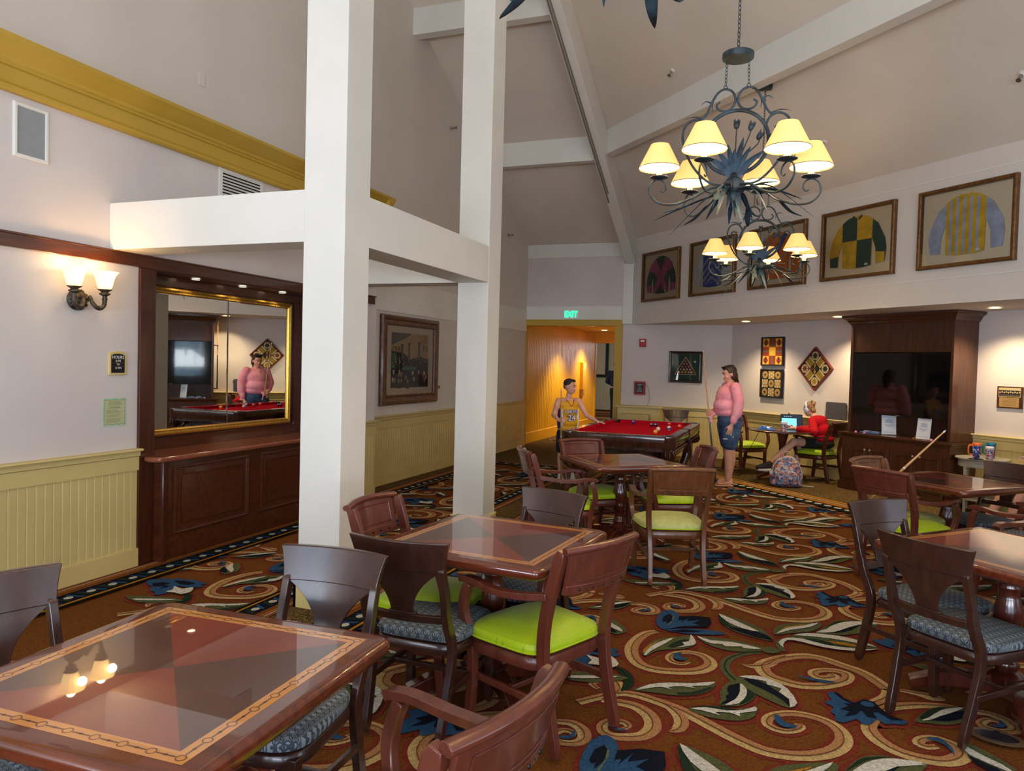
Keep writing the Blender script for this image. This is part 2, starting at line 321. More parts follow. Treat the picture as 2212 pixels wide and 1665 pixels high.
TILE = {"bands":[[[[-0.729,4.561],[-0.78,4.504],[-0.814,4.381],[-0.819,4.235],[-0.782,4.099],[-0.722,4.009],[-0.638,3.978],[-0.546,3.994],[-0.457,4.031],[-0.395,4.088],[-0.365,4.171],[-0.383,4.244],[-0.431,4.293],[-0.498,4.301],[-0.554,4.269],[-0.587,4.216],[-0.589,4.159],[-0.558,4.119],[-0.513,4.116],[-0.477,4.161]],[0.05,0.06,0.065,0.07,0.07,0.07,0.07,0.07,0.07,0.07,0.065,0.06,0.055,0.05,0.045,0.045,0.04,0.035,0.03,0.02]],[[[-0.915,3.432],[-0.825,3.542],[-0.746,3.614],[-0.666,3.628],[-0.586,3.607],[-0.507,3.58],[-0.435,3.549],[-0.363,3.503],[-0.277,3.442],[-0.195,3.386],[-0.118,3.342],[-0.044,3.315],[0.051,3.323],[0.135,3.357],[0.217,3.429],[0.265,3.521],[0.27,3.614],[0.235,3.694],[0.165,3.739],[0.077,3.745],[-0.002,3.706],[-0.046,3.646],[-0.052,3.58],[-0.015,3.542],[0.035,3.54],[0.081,3.576],[0.099,3.62],[0.066,3.632]],[0.05,0.05,0.05,0.06,0.06,0.065,0.065,0.07,0.07,0.07,0.07,0.07,0.07,0.07,0.07,0.07,0.065,0.06,0.055,0.055,0.05,0.05,0.045,0.045,0.04,0.035,0.03,0.02]],[[[-0.544,3.597],[-0.479,3.545],[-0.437,3.485],[-0.42,3.418],[-0.429,3.353],[-0.461,3.322]],[0.02,0.05,0.06,0.06,0.05,0.01]],[[[-0.817,3.51],[-0.73,3.512],[-0.653,3.505],[-0.587,3.457],[-0.547,3.386],[-0.538,3.306],[-0.567,3.232],[-0.632,3.192],[-0.693,3.179],[-0.737,3.206],[-0.75,3.26],[-0.724,3.311],[-0.671,3.322],[-0.64,3.294],[-0.661,3.251]],[0.05,0.06,0.065,0.07,0.07,0.07,0.065,0.06,0.055,0.05,0.045,0.045,0.04,0.03,0.02]],[[[-0.831,3.536],[-0.773,3.594],[-0.764,3.677],[-0.814,3.749],[-0.879,3.718],[-0.905,3.663],[-0.863,3.62]],[0.04,0.05,0.055,0.05,0.045,0.035,0.02]],[[[-0.209,4.255],[-0.146,4.248],[-0.074,4.304],[-0.026,4.407],[0.024,4.482]],[0.005,0.05,0.06,0.05,0.03]],[[[0.519,4.232],[0.484,4.306],[0.412,4.415],[0.303,4.482],[0.217,4.53],[0.128,4.53],[0.007,4.443],[-0.092,4.311],[-0.095,4.226],[-0.058,4.147],[0.022,4.105],[0.099,4.092],[0.181,4.12],[0.248,4.169],[0.305,4.23],[0.333,4.284],[0.335,4.347],[0.286,4.374],[0.217,4.354],[0.167,4.309],[0.168,4.256],[0.212,4.237],[0.27,4.282],[0.249,4.317]],[0.07,0.07,0.07,0.07,0.07,0.07,0.07,0.075,0.075,0.075,0.075,0.07,0.07,0.065,0.06,0.055,0.06,0.055,0.05,0.05,0.05,0.06,0.055,0.04]],[[[0.425,3.849],[0.389,3.75],[0.398,3.662],[0.436,3.593],[0.496,3.541],[0.579,3.523],[0.666,3.538],[0.728,3.598],[0.748,3.656],[0.729,3.705],[0.691,3.736],[0.648,3.745],[0.598,3.712],[0.58,3.664],[0.61,3.642],[0.653,3.666]],[0.05,0.06,0.07,0.07,0.07,0.07,0.07,0.07,0.065,0.06,0.055,0.05,0.045,0.045,0.04,0.03]],[[[0.522,4.211],[0.502,4.125],[0.431,4.025]],[0.06,0.06,0.05]],[[[0.453,3.943],[0.509,4.007],[0.585,4.06],[0.665,4.102],[0.767,4.131],[0.839,4.127]],[0.04,0.06,0.06,0.055,0.05,0.03]],[[[0.578,4.244],[0.659,4.237],[0.723,4.223],[0.776,4.212]],[0.03,0.05,0.08,0.02]],[[[0.824,4.101],[0.875,4.117],[0.943,4.129],[1.003,4.087],[1.028,4.02],[1.008,3.97],[0.958,3.949],[0.902,3.959],[0.888,4.0],[0.927,4.053],[0.969,4.048],[0.973,4.013]],[0.03,0.04,0.05,0.055,0.055,0.05,0.045,0.045,0.04,0.035,0.03,0.015]],[[[-0.114,4.47],[-0.175,4.443],[-0.236,4.377],[-0.281,4.291],[-0.292,4.187],[-0.265,4.088],[-0.217,4.011],[-0.155,3.946]],[0.03,0.04,0.045,0.05,0.05,0.05,0.055,0.04],"green"],[[[-0.854,3.923],[-0.802,3.895],[-0.753,3.818],[-0.732,3.733],[-0.744,3.63]],[0.02,0.045,0.05,0.05,0.02],"dgreen"],[[[-0.838,3.918],[-0.784,3.877],[-0.754,3.826],[-0.761,3.791]],[0.03,0.04,0.05,0.03],"dgreen"]],"polys":[["blue",[[-0.569,4.234],[-0.57,4.177],[-0.543,4.144],[-0.505,4.156],[-0.496,4.184],[-0.53,4.195],[-0.541,4.228],[-0.532,4.26]],0],["blue",[[-0.023,3.662],[-0.014,3.597],[0.02,3.563],[0.061,3.569],[0.078,3.595],[0.05,3.601],[0.02,3.618],[-0.002,3.672]],0],["blue",[[-0.73,3.269],[-0.705,3.232],[-0.666,3.223],[-0.627,3.241],[-0.67,3.242],[-0.705,3.255],[-0.712,3.283]],0],["blue",[[0.073,4.199],[0.137,4.171],[0.212,4.16],[0.276,4.193],[0.224,4.194],[0.155,4.195]],0],["blue",[[0.616,3.709],[0.665,3.741],[0.694,3.706],[0.711,3.65],[0.705,3.597],[0.694,3.653],[0.667,3.699]],0],["blue",[[0.915,3.976],[0.944,3.965],[0.981,3.982],[0.986,4.031],[0.971,4.054],[0.966,4.005]],0],["blue",[[0.221,4.034],[0.27,4.067],[0.293,4.01],[0.342,3.978],[0.391,4.03],[0.431,4.025],[0.454,3.976],[0.479,3.91],[0.514,3.883],[0.562,3.861],[0.54,3.819],[0.497,3.811],[0.457,3.789],[0.432,3.828],[0.398,3.763],[0.359,3.75],[0.338,3.789],[0.286,3.73],[0.247,3.735],[0.247,3.795],[0.227,3.824],[0.245,3.88],[0.203,3.923],[0.241,3.96]],1],["navy",[[0.253,4.053],[0.274,4.058],[0.297,4.006],[0.341,3.967],[0.391,4.03],[0.436,4.02],[0.453,3.962],[0.496,3.887],[0.547,3.861],[0.491,3.845],[0.44,3.905],[0.419,3.89],[0.43,3.827],[0.387,3.833],[0.37,3.897],[0.339,3.833],[0.289,3.792],[0.316,3.861],[0.274,3.867],[0.317,3.922],[0.288,3.939],[0.335,3.951],[0.291,3.983]],0],["blue",[[0.372,3.985],[0.4,4.011],[0.429,3.997],[0.431,3.965],[0.404,3.947],[0.378,3.955]],0],["green",[[-0.699,3.672],[-0.633,3.77],[-0.524,3.845],[-0.409,3.889],[-0.316,3.939],[-0.327,3.839],[-0.376,3.755],[-0.478,3.695],[-0.587,3.681],[-0.653,3.67]],1],["dgreen",[[-0.483,3.731],[-0.417,3.761],[-0.346,3.853],[-0.323,3.863],[-0.376,3.76],[-0.468,3.705]],0],["cream",[[-0.679,3.663],[-0.63,3.755],[-0.544,3.817],[-0.429,3.859],[-0.319,3.931],[-0.347,3.867],[-0.425,3.827],[-0.399,3.806],[-0.458,3.807],[-0.536,3.767],[-0.509,3.745],[-0.569,3.752],[-0.617,3.716]],0],["green",[[-0.409,3.583],[-0.346,3.638],[-0.27,3.658],[-0.194,3.665],[-0.11,3.719],[-0.101,3.66],[-0.13,3.581],[-0.206,3.534],[-0.312,3.525],[-0.38,3.549]],1],["dgreen",[[-0.407,3.588],[-0.345,3.634],[-0.27,3.654],[-0.188,3.661],[-0.24,3.627],[-0.333,3.62]],0],["cream",[[-0.399,3.57],[-0.332,3.613],[-0.239,3.618],[-0.161,3.659],[-0.111,3.719],[-0.105,3.671],[-0.175,3.617],[-0.17,3.581],[-0.217,3.602],[-0.285,3.578],[-0.256,3.555],[-0.344,3.572]],0],["green",[[-0.208,4.051],[-0.127,4.104],[-0.037,4.076],[0.033,4.0],[0.072,3.886],[0.08,3.848],[0.05,3.78],[-0.015,3.805],[-0.088,3.857],[-0.159,3.914],[-0.215,3.973]],1],["navy",[[-0.183,4.039],[-0.125,4.053],[-0.065,4.009],[-0.006,3.938],[0.041,3.872],[0.044,3.793],[0.017,3.847],[-0.028,3.899],[-0.086,3.947],[-0.145,3.989]],0],["cream",[[-0.211,4.05],[-0.127,4.1],[-0.037,4.073],[0.033,4.0],[0.08,3.845],[0.046,3.781],[0.042,3.872],[-0.006,3.938],[0.005,3.987],[-0.065,4.009],[-0.072,4.045],[-0.136,4.048]],0],["green",[[-0.285,3.827],[-0.261,3.952],[-0.205,4.009],[-0.16,3.936],[-0.114,3.875],[-0.135,3.78],[-0.186,3.702],[-0.274,3.67],[-0.273,3.746]],1],["dgreen",[[-0.159,3.914],[-0.117,3.869],[-0.138,3.785],[-0.186,3.709],[-0.159,3.811]],0],["navy",[[-0.251,3.91],[-0.2,3.972],[-0.19,3.841],[-0.215,3.73],[-0.274,3.67],[-0.244,3.745],[-0.253,3.784],[-0.239,3.819],[-0.253,3.857]],0],["cream",[[-0.196,3.966],[-0.163,3.912],[-0.158,3.826],[-0.187,3.722],[-0.25,3.676],[-0.206,3.762],[-0.19,3.87]],0],["green",[[-0.486,4.568],[-0.387,4.588],[-0.25,4.599],[-0.148,4.568],[-0.08,4.531],[-0.143,4.463],[-0.271,4.412],[-0.373,4.436],[-0.439,4.487]],1],["cream",[[-0.484,4.565],[-0.402,4.525],[-0.294,4.547],[-0.199,4.536],[-0.112,4.51],[-0.209,4.476],[-0.224,4.499],[-0.308,4.46],[-0.33,4.49],[-0.39,4.473],[-0.448,4.508]],0],["green",[[-0.116,4.518],[-0.069,4.58],[-0.016,4.554],[-0.009,4.519],[-0.053,4.473],[-0.098,4.478]],0],["green",[[-0.038,4.676],[0.021,4.788],[0.117,4.875],[0.22,4.923],[0.335,4.943],[0.45,4.9],[0.539,4.818],[0.405,4.733],[0.245,4.724],[0.115,4.757],[0.029,4.731],[0.003,4.643],[0.023,4.543],[-0.016,4.554]],1],["dgreen",[[0.129,4.816],[0.216,4.824],[0.3,4.779],[0.377,4.774],[0.279,4.749],[0.169,4.781]],0],["ochre",[[0.249,4.818],[0.348,4.832],[0.443,4.815],[0.481,4.808],[0.41,4.789],[0.3,4.79]],0],["cream",[[0.065,4.834],[0.151,4.907],[0.321,4.937],[0.45,4.896],[0.527,4.829],[0.414,4.852],[0.284,4.866],[0.15,4.851]],0],["cream",[[-0.021,4.663],[0.022,4.762],[0.116,4.788],[0.246,4.74],[0.439,4.757],[0.538,4.808],[0.404,4.707],[0.231,4.693],[0.115,4.729],[0.032,4.729],[0.006,4.634],[0.01,4.586]],0],["green",[[-0.407,5.034],[-0.316,5.026],[-0.201,4.957],[-0.104,4.84],[-0.045,4.683],[-0.153,4.696],[-0.274,4.75],[-0.361,4.854]],1],["dgreen",[[-0.406,5.022],[-0.381,4.996],[-0.302,4.839],[-0.229,4.816],[-0.337,4.823],[-0.371,4.878]],0],["navy",[[-0.328,4.804],[-0.23,4.822],[-0.137,4.798],[-0.087,4.759],[-0.046,4.686],[-0.154,4.702],[-0.261,4.756]],0],["cream",[[-0.4,5.042],[-0.312,4.973],[-0.196,4.865],[-0.137,4.802],[-0.229,4.816],[-0.336,4.906]],0],["green",[[-0.054,4.818],[-0.05,4.922],[-0.002,5.022],[0.12,5.102],[0.229,5.153],[0.224,5.061],[0.159,4.95],[0.048,4.87],[-0.02,4.812]],1],["ochre",[[-0.021,4.89],[0.02,4.977],[0.133,5.077],[0.119,5.047],[0.02,4.954]],0],["cream",[[-0.035,4.812],[0.02,4.943],[0.119,5.035],[0.216,5.145],[0.161,5.027],[0.048,4.922]],0],["green",[[0.193,4.936],[0.257,5.097],[0.344,5.24],[0.447,5.277],[0.584,5.28],[0.511,5.171],[0.45,5.056],[0.349,4.973],[0.265,4.957]],1],["navy",[[0.285,4.975],[0.394,5.172],[0.473,5.225],[0.431,5.144],[0.408,5.09],[0.345,5.017]],0],["cream",[[0.194,4.941],[0.268,5.047],[0.362,5.202],[0.493,5.263],[0.579,5.276],[0.463,5.215],[0.369,5.093],[0.299,4.996]],0],["green",[[-0.749,4.18],[-0.735,4.334],[-0.683,4.441],[-0.588,4.51],[-0.524,4.568],[-0.484,4.47],[-0.484,4.405],[-0.529,4.333],[-0.616,4.279],[-0.681,4.221],[-0.714,4.126]],1],["dgreen",[[-0.623,4.325],[-0.606,4.394],[-0.549,4.482],[-0.519,4.465],[-0.546,4.411],[-0.541,4.373],[-0.594,4.315]],0],["ochre",[[-0.748,4.19],[-0.73,4.306],[-0.678,4.412],[-0.714,4.294],[-0.73,4.16]],0],["cream",[[-0.728,4.139],[-0.712,4.284],[-0.662,4.398],[-0.611,4.474],[-0.64,4.368],[-0.699,4.212],[-0.714,4.137]],0],["cream",[[-0.524,4.572],[-0.485,4.478],[-0.484,4.405],[-0.581,4.315],[-0.535,4.376],[-0.554,4.417],[-0.518,4.455]],0],["green",[[0.252,3.239],[0.283,3.336],[0.332,3.42],[0.397,3.468],[0.467,3.473],[0.53,3.472],[0.586,3.468],[0.544,3.421],[0.491,3.334],[0.398,3.233],[0.293,3.187]],1],["dgreen",[[0.257,3.26],[0.292,3.34],[0.341,3.419],[0.449,3.471],[0.357,3.406],[0.299,3.324]],0],["navy",[[0.345,3.271],[0.377,3.349],[0.461,3.423],[0.421,3.368],[0.445,3.36],[0.398,3.303],[0.375,3.24]],0],["cream",[[0.268,3.229],[0.312,3.32],[0.374,3.404],[0.465,3.458],[0.583,3.467],[0.504,3.432],[0.415,3.393],[0.348,3.309],[0.309,3.229]],0],["green",[[0.594,3.876],[0.63,3.965],[0.699,4.072],[0.764,4.113],[0.84,4.134],[0.84,4.058],[0.797,3.953],[0.727,3.899],[0.656,3.885]],1],["dgreen",[[0.619,3.923],[0.654,4.001],[0.698,4.065],[0.763,4.109],[0.701,4.021],[0.643,3.921]],0],["navy",[[0.67,3.915],[0.717,3.979],[0.788,4.06],[0.837,4.094],[0.809,3.995],[0.743,3.935]],0],["cream",[[0.625,3.895],[0.665,3.943],[0.729,4.046],[0.785,4.097],[0.844,4.129],[0.775,4.042],[0.717,3.979],[0.66,3.911]],0],["green",[[0.766,3.753],[0.808,3.734],[0.857,3.683],[0.901,3.624],[0.932,3.553],[0.891,3.481],[0.84,3.494],[0.795,3.549],[0.762,3.632]],1],["navy",[[0.756,3.619],[0.802,3.581],[0.851,3.545],[0.881,3.503],[0.822,3.505],[0.773,3.558]],0],["cream",[[0.756,3.712],[0.778,3.69],[0.829,3.631],[0.88,3.586],[0.909,3.525],[0.853,3.555],[0.804,3.591],[0.762,3.632]],0],["blue",[[-0.762,4.732],[-0.762,4.914],[-0.711,4.99],[-0.648,4.934],[-0.625,4.832],[-0.627,4.735],[-0.675,4.609],[-0.721,4.622]],1],["navy",[[-0.636,4.876],[-0.548,4.93],[-0.448,4.945],[-0.425,4.834],[-0.439,4.748],[-0.549,4.701],[-0.644,4.646],[-0.629,4.746]],1],["blue",[[-0.68,4.599],[-0.615,4.648],[-0.505,4.694],[-0.399,4.708],[-0.322,4.679],[-0.425,4.62],[-0.549,4.585],[-0.634,4.583]],1],["blue",[[-0.681,4.606],[-0.65,4.689],[-0.628,4.794],[-0.604,4.805],[-0.611,4.754],[-0.569,4.883],[-0.577,4.801],[-0.499,4.862],[-0.537,4.781],[-0.49,4.756],[-0.579,4.706],[-0.63,4.652]],0],["navy",[[-0.728,4.759],[-0.727,4.846],[-0.7,4.896],[-0.677,4.87],[-0.67,4.774],[-0.692,4.693],[-0.697,4.75],[-0.712,4.731]],0],["navy",[[-0.649,4.587],[-0.571,4.646],[-0.458,4.664],[-0.524,4.618],[-0.606,4.585]],0],["olive",[[-0.669,4.692],[-0.661,4.815],[-0.668,4.861],[-0.693,4.9],[-0.665,4.789],[-0.681,4.698]],0],["blue",[[-1.29,4.002],[-1.308,4.068],[-1.246,4.071],[-1.243,4.119],[-1.17,4.124],[-1.152,4.17],[-1.073,4.155],[-1.025,4.186],[-0.962,4.16],[-0.874,4.154],[-0.893,4.101],[-0.844,4.089],[-0.914,4.019],[-1.009,4.027],[-0.986,3.943],[-0.962,3.859],[-1.007,3.797],[-1.047,3.852],[-1.109,3.863],[-1.161,3.936],[-1.212,3.947]],1],["navy",[[-1.216,3.982],[-1.174,4.039],[-1.097,4.039],[-1.123,3.99],[-1.056,3.987],[-1.074,3.907],[-1.09,3.97],[-1.157,3.938]],0],["navy",[[-1.13,4.097],[-1.07,4.127],[-0.943,4.114],[-0.97,4.064],[-1.033,4.052]],0],["cream",[[-0.987,3.88],[-0.979,3.936],[-1.029,4.0],[-0.932,3.975],[-0.893,4.036],[-0.831,3.948],[-0.853,3.884],[-0.917,3.89]],0],["olive",[[-0.927,3.909],[-0.937,3.956],[-0.88,3.973],[-0.843,3.922],[-0.87,3.889]],0],["green",[[-1.158,3.715],[-0.997,3.776],[-0.853,3.812],[-0.74,3.795],[-0.853,3.697],[-1.001,3.646]],1],["cream",[[-1.049,3.686],[-0.793,3.788],[-0.882,3.724],[-1.011,3.666]],0]]}
cp = MB()
def tri_fill(pts):
    """ear clipping through mathutils tessellation"""
    from mathutils.geometry import tessellate_polygon
    return tessellate_polygon([[Vector((x, y, 0)) for x, y in pts]])
def offset_poly(pts, d):
    n = len(pts); a = sum(pts[i][0] * pts[(i + 1) % n][1] - pts[(i + 1) % n][0] * pts[i][1] for i in range(n))
    sg = 1 if a > 0 else -1; out = []
    for i in range(n):
        p, q, r_ = Vector(pts[i - 1]), Vector(pts[i]), Vector(pts[(i + 1) % n])
        e1 = (q - p); e2 = (r_ - q)
        if e1.length < 1e-6 or e2.length < 1e-6: out.append(tuple(q)); continue
        e1.normalize(); e2.normalize()
        nn = Vector((e1.y + e2.y, -(e1.x + e2.x)))
        if nn.length < .2: nn = Vector((e1.x - e2.x, e1.y - e2.y))
        else: nn *= sg
        nn.normalize(); out.append((q.x + nn.x * d, q.y + nn.y * d))
    return out
def flat(pts, z, col, ox, oy):
    pts = [(x + ox, y + oy) for x, y in pts]
    b = len(cp.v); cp.v += [(x, y, z) for x, y in pts]
    for t in tri_fill(pts): cp.f.append(tuple(b + i for i in t)); cp.m.append(CI[col])
def ribbon(pts, ws, z, col, ox, oy, side=0, frac=1.0, grow=0):
    n = len(pts); L = []; Rr = []
    for i in range(n):
        t = Vector(pts[min(i + 1, n - 1)]) - Vector(pts[max(i - 1, 0)])
        if t.length < 1e-7: t = Vector((1, 0))
        t.normalize(); nn = Vector((-t.y, t.x)); h = ws[i] / 2 + grow
        p = Vector(pts[i]) + Vector((ox, oy))
        if side == 0: a, b_ = p + nn * h * frac, p - nn * h * frac
        else: a, b_ = p + nn * h * side * frac, p + nn * h * (-.05 * side)
        L.append(a); Rr.append(b_)
    b = len(cp.v)
    for a, c in zip(L, Rr): cp.v += [(a.x, a.y, z), (c.x, c.y, z)]
    for i in range(n - 1): cp.f.append((b + 2 * i, b + 2 * i + 1, b + 2 * i + 3, b + 2 * i + 2)); cp.m.append(CI[col])
    for i in range(2 * n): cp.v[b + i] = (cp.v[b + i][0], cp.v[b + i][1], z + (i // 2) * 1.0e-5)
BANDS = []
for bd in TILE['bands']:
    p = [tuple(q) + (w_ * 1.12,) for q, w_ in zip(bd[0], bd[1])]
    s_ = cat_rom(p, 4)
    BANDS.append(([q[:2] for q in s_], [max(q[2], .002) for q in s_], bd[2] if len(bd) > 2 else 'tan'))
POLYS = [(c, [tuple(q) for q in cat_rom([tuple(x) for x in p], 2, True)] if c in ('green', 'cream', 'dgreen', 'blue') else [tuple(x) for x in p], h) for c, p, h in TILE['polys']]
def motif(ox, oy):
    e = 1.1e-5; k = 0
    for p, ws, c in BANDS: ribbon(p, ws, -.0175 + k * e, 'red', ox, oy, grow=.024); k += 1
    for c, p, h in POLYS:
        if h: flat(offset_poly(p, .026), -.0160 + k * e, 'red', ox, oy); k += 1
    k = 0
    for p, ws, c in BANDS:
        ribbon(p, ws, -.0145 + k * 4 * e, 'tan' if c == 'tan' else c, ox, oy)
        if c == 'tan':
            ribbon(p, ws, -.0125 + k * 4 * e, 'tanp', ox, oy, side=1, frac=.98)
            ribbon(p, [.005] * len(p), -.0105 + k * 4 * e, 'line', ox, oy)
        else: ribbon(p, [.006] * len(p), -.0105 + k * 4 * e, 'dgreen', ox, oy)
        k += 1
    zz = {'green': -.0085, 'olive': -.0068, 'dgreen': -.0075, 'ochre': -.0062, 'blue': -.0080, 'navy': -.0056, 'cream': -.0040}
    for k, (c, p, h) in enumerate(POLYS):
        z = zz[c]
        if c == 'blue' and not h: z = -.0048
        flat(p, z + k * e, c, ox, oy)
PX, PY = 1.825, 1.825
def inside(x, y):
    if -2.9 < x < 4.5 and -2.2 < y < 11.6 and (x + y) / S2 < 7.9: return True
    return -5.0 < x < -3.0 and 2.6 < y < 11.6
for i in range(-3, 4):
    for j in range(-4, 8):
        ox = i * PX; oy = j * PY - i * PY / 2
        x, y = ox - .1, oy + 4.3
        if -3.2 < x < 4.2 and -.5 < y < 12.4 and (x + y) / S2 < 8.4: motif(ox, oy)
for j in range(-1, 5):     # the narrow strip along the left wall
    motif(-2.98, 1.8 - 1.82 + j * PY + .0)
    if j in (0, 1, 2, 3): motif(-2.98 + PX * .0 - PX, 1.8 - 1.82 + (j + .5) * PY)
def rect(x0, y0, x1, y1, z, col):
    b = len(cp.v); cp.v += [(x0, y0, z), (x1, y0, z), (x1, y1, z), (x0, y1, z)]; cp.f.append((b, b + 1, b + 2, b + 3)); cp.m.append(CI[col])
def quad(pts, z, col):
    b = len(cp.v); cp.v += [(p[0], p[1], z) for p in pts]; cp.f.append(tuple(range(b, b + len(pts)))); cp.m.append(CI[col])
quad([(-5.0, -3.5), (5.5, -3.5), (5.5, 13.9), (-5.0, 13.9)], -.0185, 'rust')
# plain speckled field around the patterned areas
quad([(-3.0, -3.5), (-2.68, -3.5), (-2.68, 11.4), (-3.0, 11.4)], -.0022, 'speck')
quad([(-4.97, 7.6), (-4.70, 7.6), (-4.70, 13.9), (-4.97, 13.9)], -.0022, 'speck')
quad([(-4.7, 11.35), (-1.3, 11.35), (-1.3, 13.9), (-4.7, 13.9)], -.0024, 'speck')
quad([(-2.2, 11.35), dpt(7.56, -9.6), dpt(7.56, 2.5), (5.7, 8), (-1.2, 14.6), (-2.2, 13.9)], -.0020, 'speck')
quad([(-5.06, 13.88), (-3.0, 13.88), (-3.0, 16.3), (-5.06, 16.3)], -.0022, 'speck')
quad([(-7.4, 16.3), (-2.6, 16.3), (-2.6, 27.9), (-7.4, 27.9)], -.0015, 'rust2')
STR2 = [(0, .04, 'black'), (.04, .20, 'ochre'), (.20, .30, 'rust2'), (.30, .355, 'cream2'), (.355, .40, 'black'), (.40, .56, 'ochre'), (.56, .64, 'rust2'), (.64, .94, 'black'), (.94, 1.0, 'dgreen')]
STR = [(0, .03, 'black'), (.03, .13, 'rust2'), (.13, .155, 'cream2'), (.155, .22, 'rust2'), (.22, .25, 'ochre'), (.25, .40, 'line'), (.40, .46, 'black'), (.46, .80, 'navyb'), (.80, .85, 'black'), (.85, .92, 'ochre'), (.92, 1.0, 'black')]
def border(a, b, nrm, w_, z=-.0014, step=.17, st=None):
    """carpet border from a to b; outer edge on the line a-b, running inward along nrm"""
    a, b, nrm = Vector(a), Vector(b), Vector(nrm); d = (b - a); L_ = d.length; d.normalize()
    for s0, s1, c in (st or STR):
        c_ = 'navy' if c == 'navyb' else c
        quad([a + nrm * w_ * s0, b + nrm * w_ * s0, b + nrm * w_ * s1, a + nrm * w_ * s1], z, c_)
    k = int(L_ / step)
    if st:
        for i in range(k):
            m_ = a + d * (step * (i + .5)) + nrm * w_ * .79
            quad([m_ + d * (.052 * math.cos(t * math.pi / 6)) + nrm * (.042 * math.sin(t * math.pi / 6)) for t in range(12)], z + .0006, 'cream2')
        return
    for i in range(k):
        m_ = a + d * (step * (i + .5)) + nrm * w_ * .63
        cc = [m_ + d * (.032 * math.cos(t * math.pi / 5)) + nrm * (.026 * math.sin(t * math.pi / 5)) for t in range(10)]
        quad(cc, z + .0006, 'cream2')
        q0 = m_ + d * step * .5 - nrm * w_ * .16
        quad([q0, q0 + d * .035, q0 + d * .075 + nrm * w_ * .32, q0 + d * .04 + nrm * w_ * .32], z + .0004, 'dgreen')
        quad([q0 - d * .07, q0 - d * .045, q0 - d * .005 + nrm * w_ * .32, q0 - d * .03 + nrm * w_ * .32], z + .0004, 'blue')
border((-4.64, -3.4), (-4.64, 7.66), (1, 0), .36)
border((-4.72, 7.66), (-4.72, 11.3), (1, 0), .30)
border((-3.0, -3.4), (-3.0, 11.3), (-1, 0), .28)
border((-2.69, -3.4), (-2.69, 11.3), (1, 0), .30)
border((-4.72, 11.36), (-3.0, 11.36), (0, -1), .3)
border((-2.7, 11.36), (-1.0, 11.36), (0, -1), .3)
border(dpt(7.57, -9.0), dpt(7.57, 2.6), DN, .5, step=.15, st=STR2)
border((-4.9, 15.3), (-3.0, 15.3), (0, -1), .3)
for k in range(10): rect(-7.0, 17.6 + k * .95, -3, 17.9 + k * .95, -.001, ('black', 'green', 'tan')[k % 3])
carpet = cp.build('floor_carpet', cmats, smooth=False)
struct(carpet)

# ------------------------------------------------------------------ walls
def wallobj(name, mb_, m): return struct(mb_.build(name, m, smooth=False))
# left wall, lower thick part with the bar niche cut in
mb = MB()
mb.box((-4.96, -3.5, -.02), (-4.66, 4.24, 3.5)); mb.box((-4.96, 4.24, 2.37), (-4.66, 6.75, 3.5)); mb.box((-4.96, 6.75, -.02), (-4.66, 7.67, 3.5))
wallobj('wall_left', mb, M['wall'])
mb = MB(); mb.box((-5.2, -3.7, -.02), (-4.96, 13.9, ZT + .2))
wallobj('wall_left_rear', mb, M['wall_hi'])
# wall with the exit passage
mb = MB()
mb.box((-5.2, 13.8, 2.49), (-3.0, 14.0, ZT)); mb.box((-3.03, 13.8, -.02), (-.9, 14.0, 4.3))
mb.box((-3.03, 13.8, 4.3), (-2.6, 14.0, ZT))
wallobj('wall_far', mb, M['wall'])
# alcove diagonal wall, fascia wall with the jerseys, soffit
mb = MB(); a, b = dpt(9.03, -10.5), dpt(9.03, -.4)
a2, b2 = dpt(9.03, -10.5, -.2), dpt(9.03, -.4, -.2)
mb.prism([a, b, b2, a2], -.02, 2.7)
wallobj('wall_alcove', mb, M['wall'])
mb = MB(); a, b = dpt(7.76, -11.735), dpt(7.76, -.2); a2, b2 = dpt(7.76, -11.735, -.16), dpt(7.76, -.2, -.16)
mb.prism([a, b, b2, a2], 2.41, 6.0)
wallobj('wall_fascia', mb, M['wall_hi'])
mb = MB(); mb.prism([dpt(7.915, -11.6), dpt(7.915, -.3), (5.6, 7.4), (-1.0, 13.95), (-2.75, 13.95)], 2.411, 2.6)
struct(mb.build('ceiling_alcove', M['wall'], smooth=False))
# right and back walls with window openings
def wall_open(name, fn, L0, L1, z0, z1, wins, m):
    mb = MB(); cur = L0
    for a_, b_, s_, h_ in sorted(wins):
        mb.box(*fn(cur, a_, z0, z1)); mb.box(*fn(a_, b_, z0, s_)); mb.box(*fn(a_, b_, h_, z1)); cur = b_
    mb.box(*fn(cur, L1, z0, z1))
    return wallobj(name, mb, m)
WB = [(-4.4, -1.8, .5, 3.4), (-1.1, 1.5, .5, 3.4), (2.2, 4.8, .5, 3.4)]
wall_open('wall_back', lambda a, b, z0, z1: ((a, -3.7, z0), (b, -3.5, z1)), -5.2, 5.7, -.02, ZT, WB, M['wall'])
WR = [(-2.5, .1, .5, 3.4), (1.3, 3.9, .5, 3.4)]
wall_open('wall_right', lambda a, b, z0, z1: ((5.5, a, z0), (5.7, b, z1)), -3.7, 8.2, -.02, ZT, WR, M['wall'])
M['glass'] = mat('window_glass', (235, 242, 245), .02, trans=1, ior=1.1)
def window(name, fn, a, b, s_, h_):
    mb = MB(); t = .06
    mb.box(*fn(a, b, s_, s_ + t)); mb.box(*fn(a, b, h_ - t, h_)); mb.box(*fn(a, a + t, s_, h_)); mb.box(*fn(b - t, b, s_, h_))
    for k in (1, 2): x = a + (b - a) * k / 3; mb.box(*fn(x - .03, x + .03, s_, h_))
    zc = s_ + (h_ - s_) * .7; mb.box(*fn(a, b, zc - .03, zc + .03))
    o = struct(mb.build(name, M['trimw'], smooth=False)); return o
k = 1
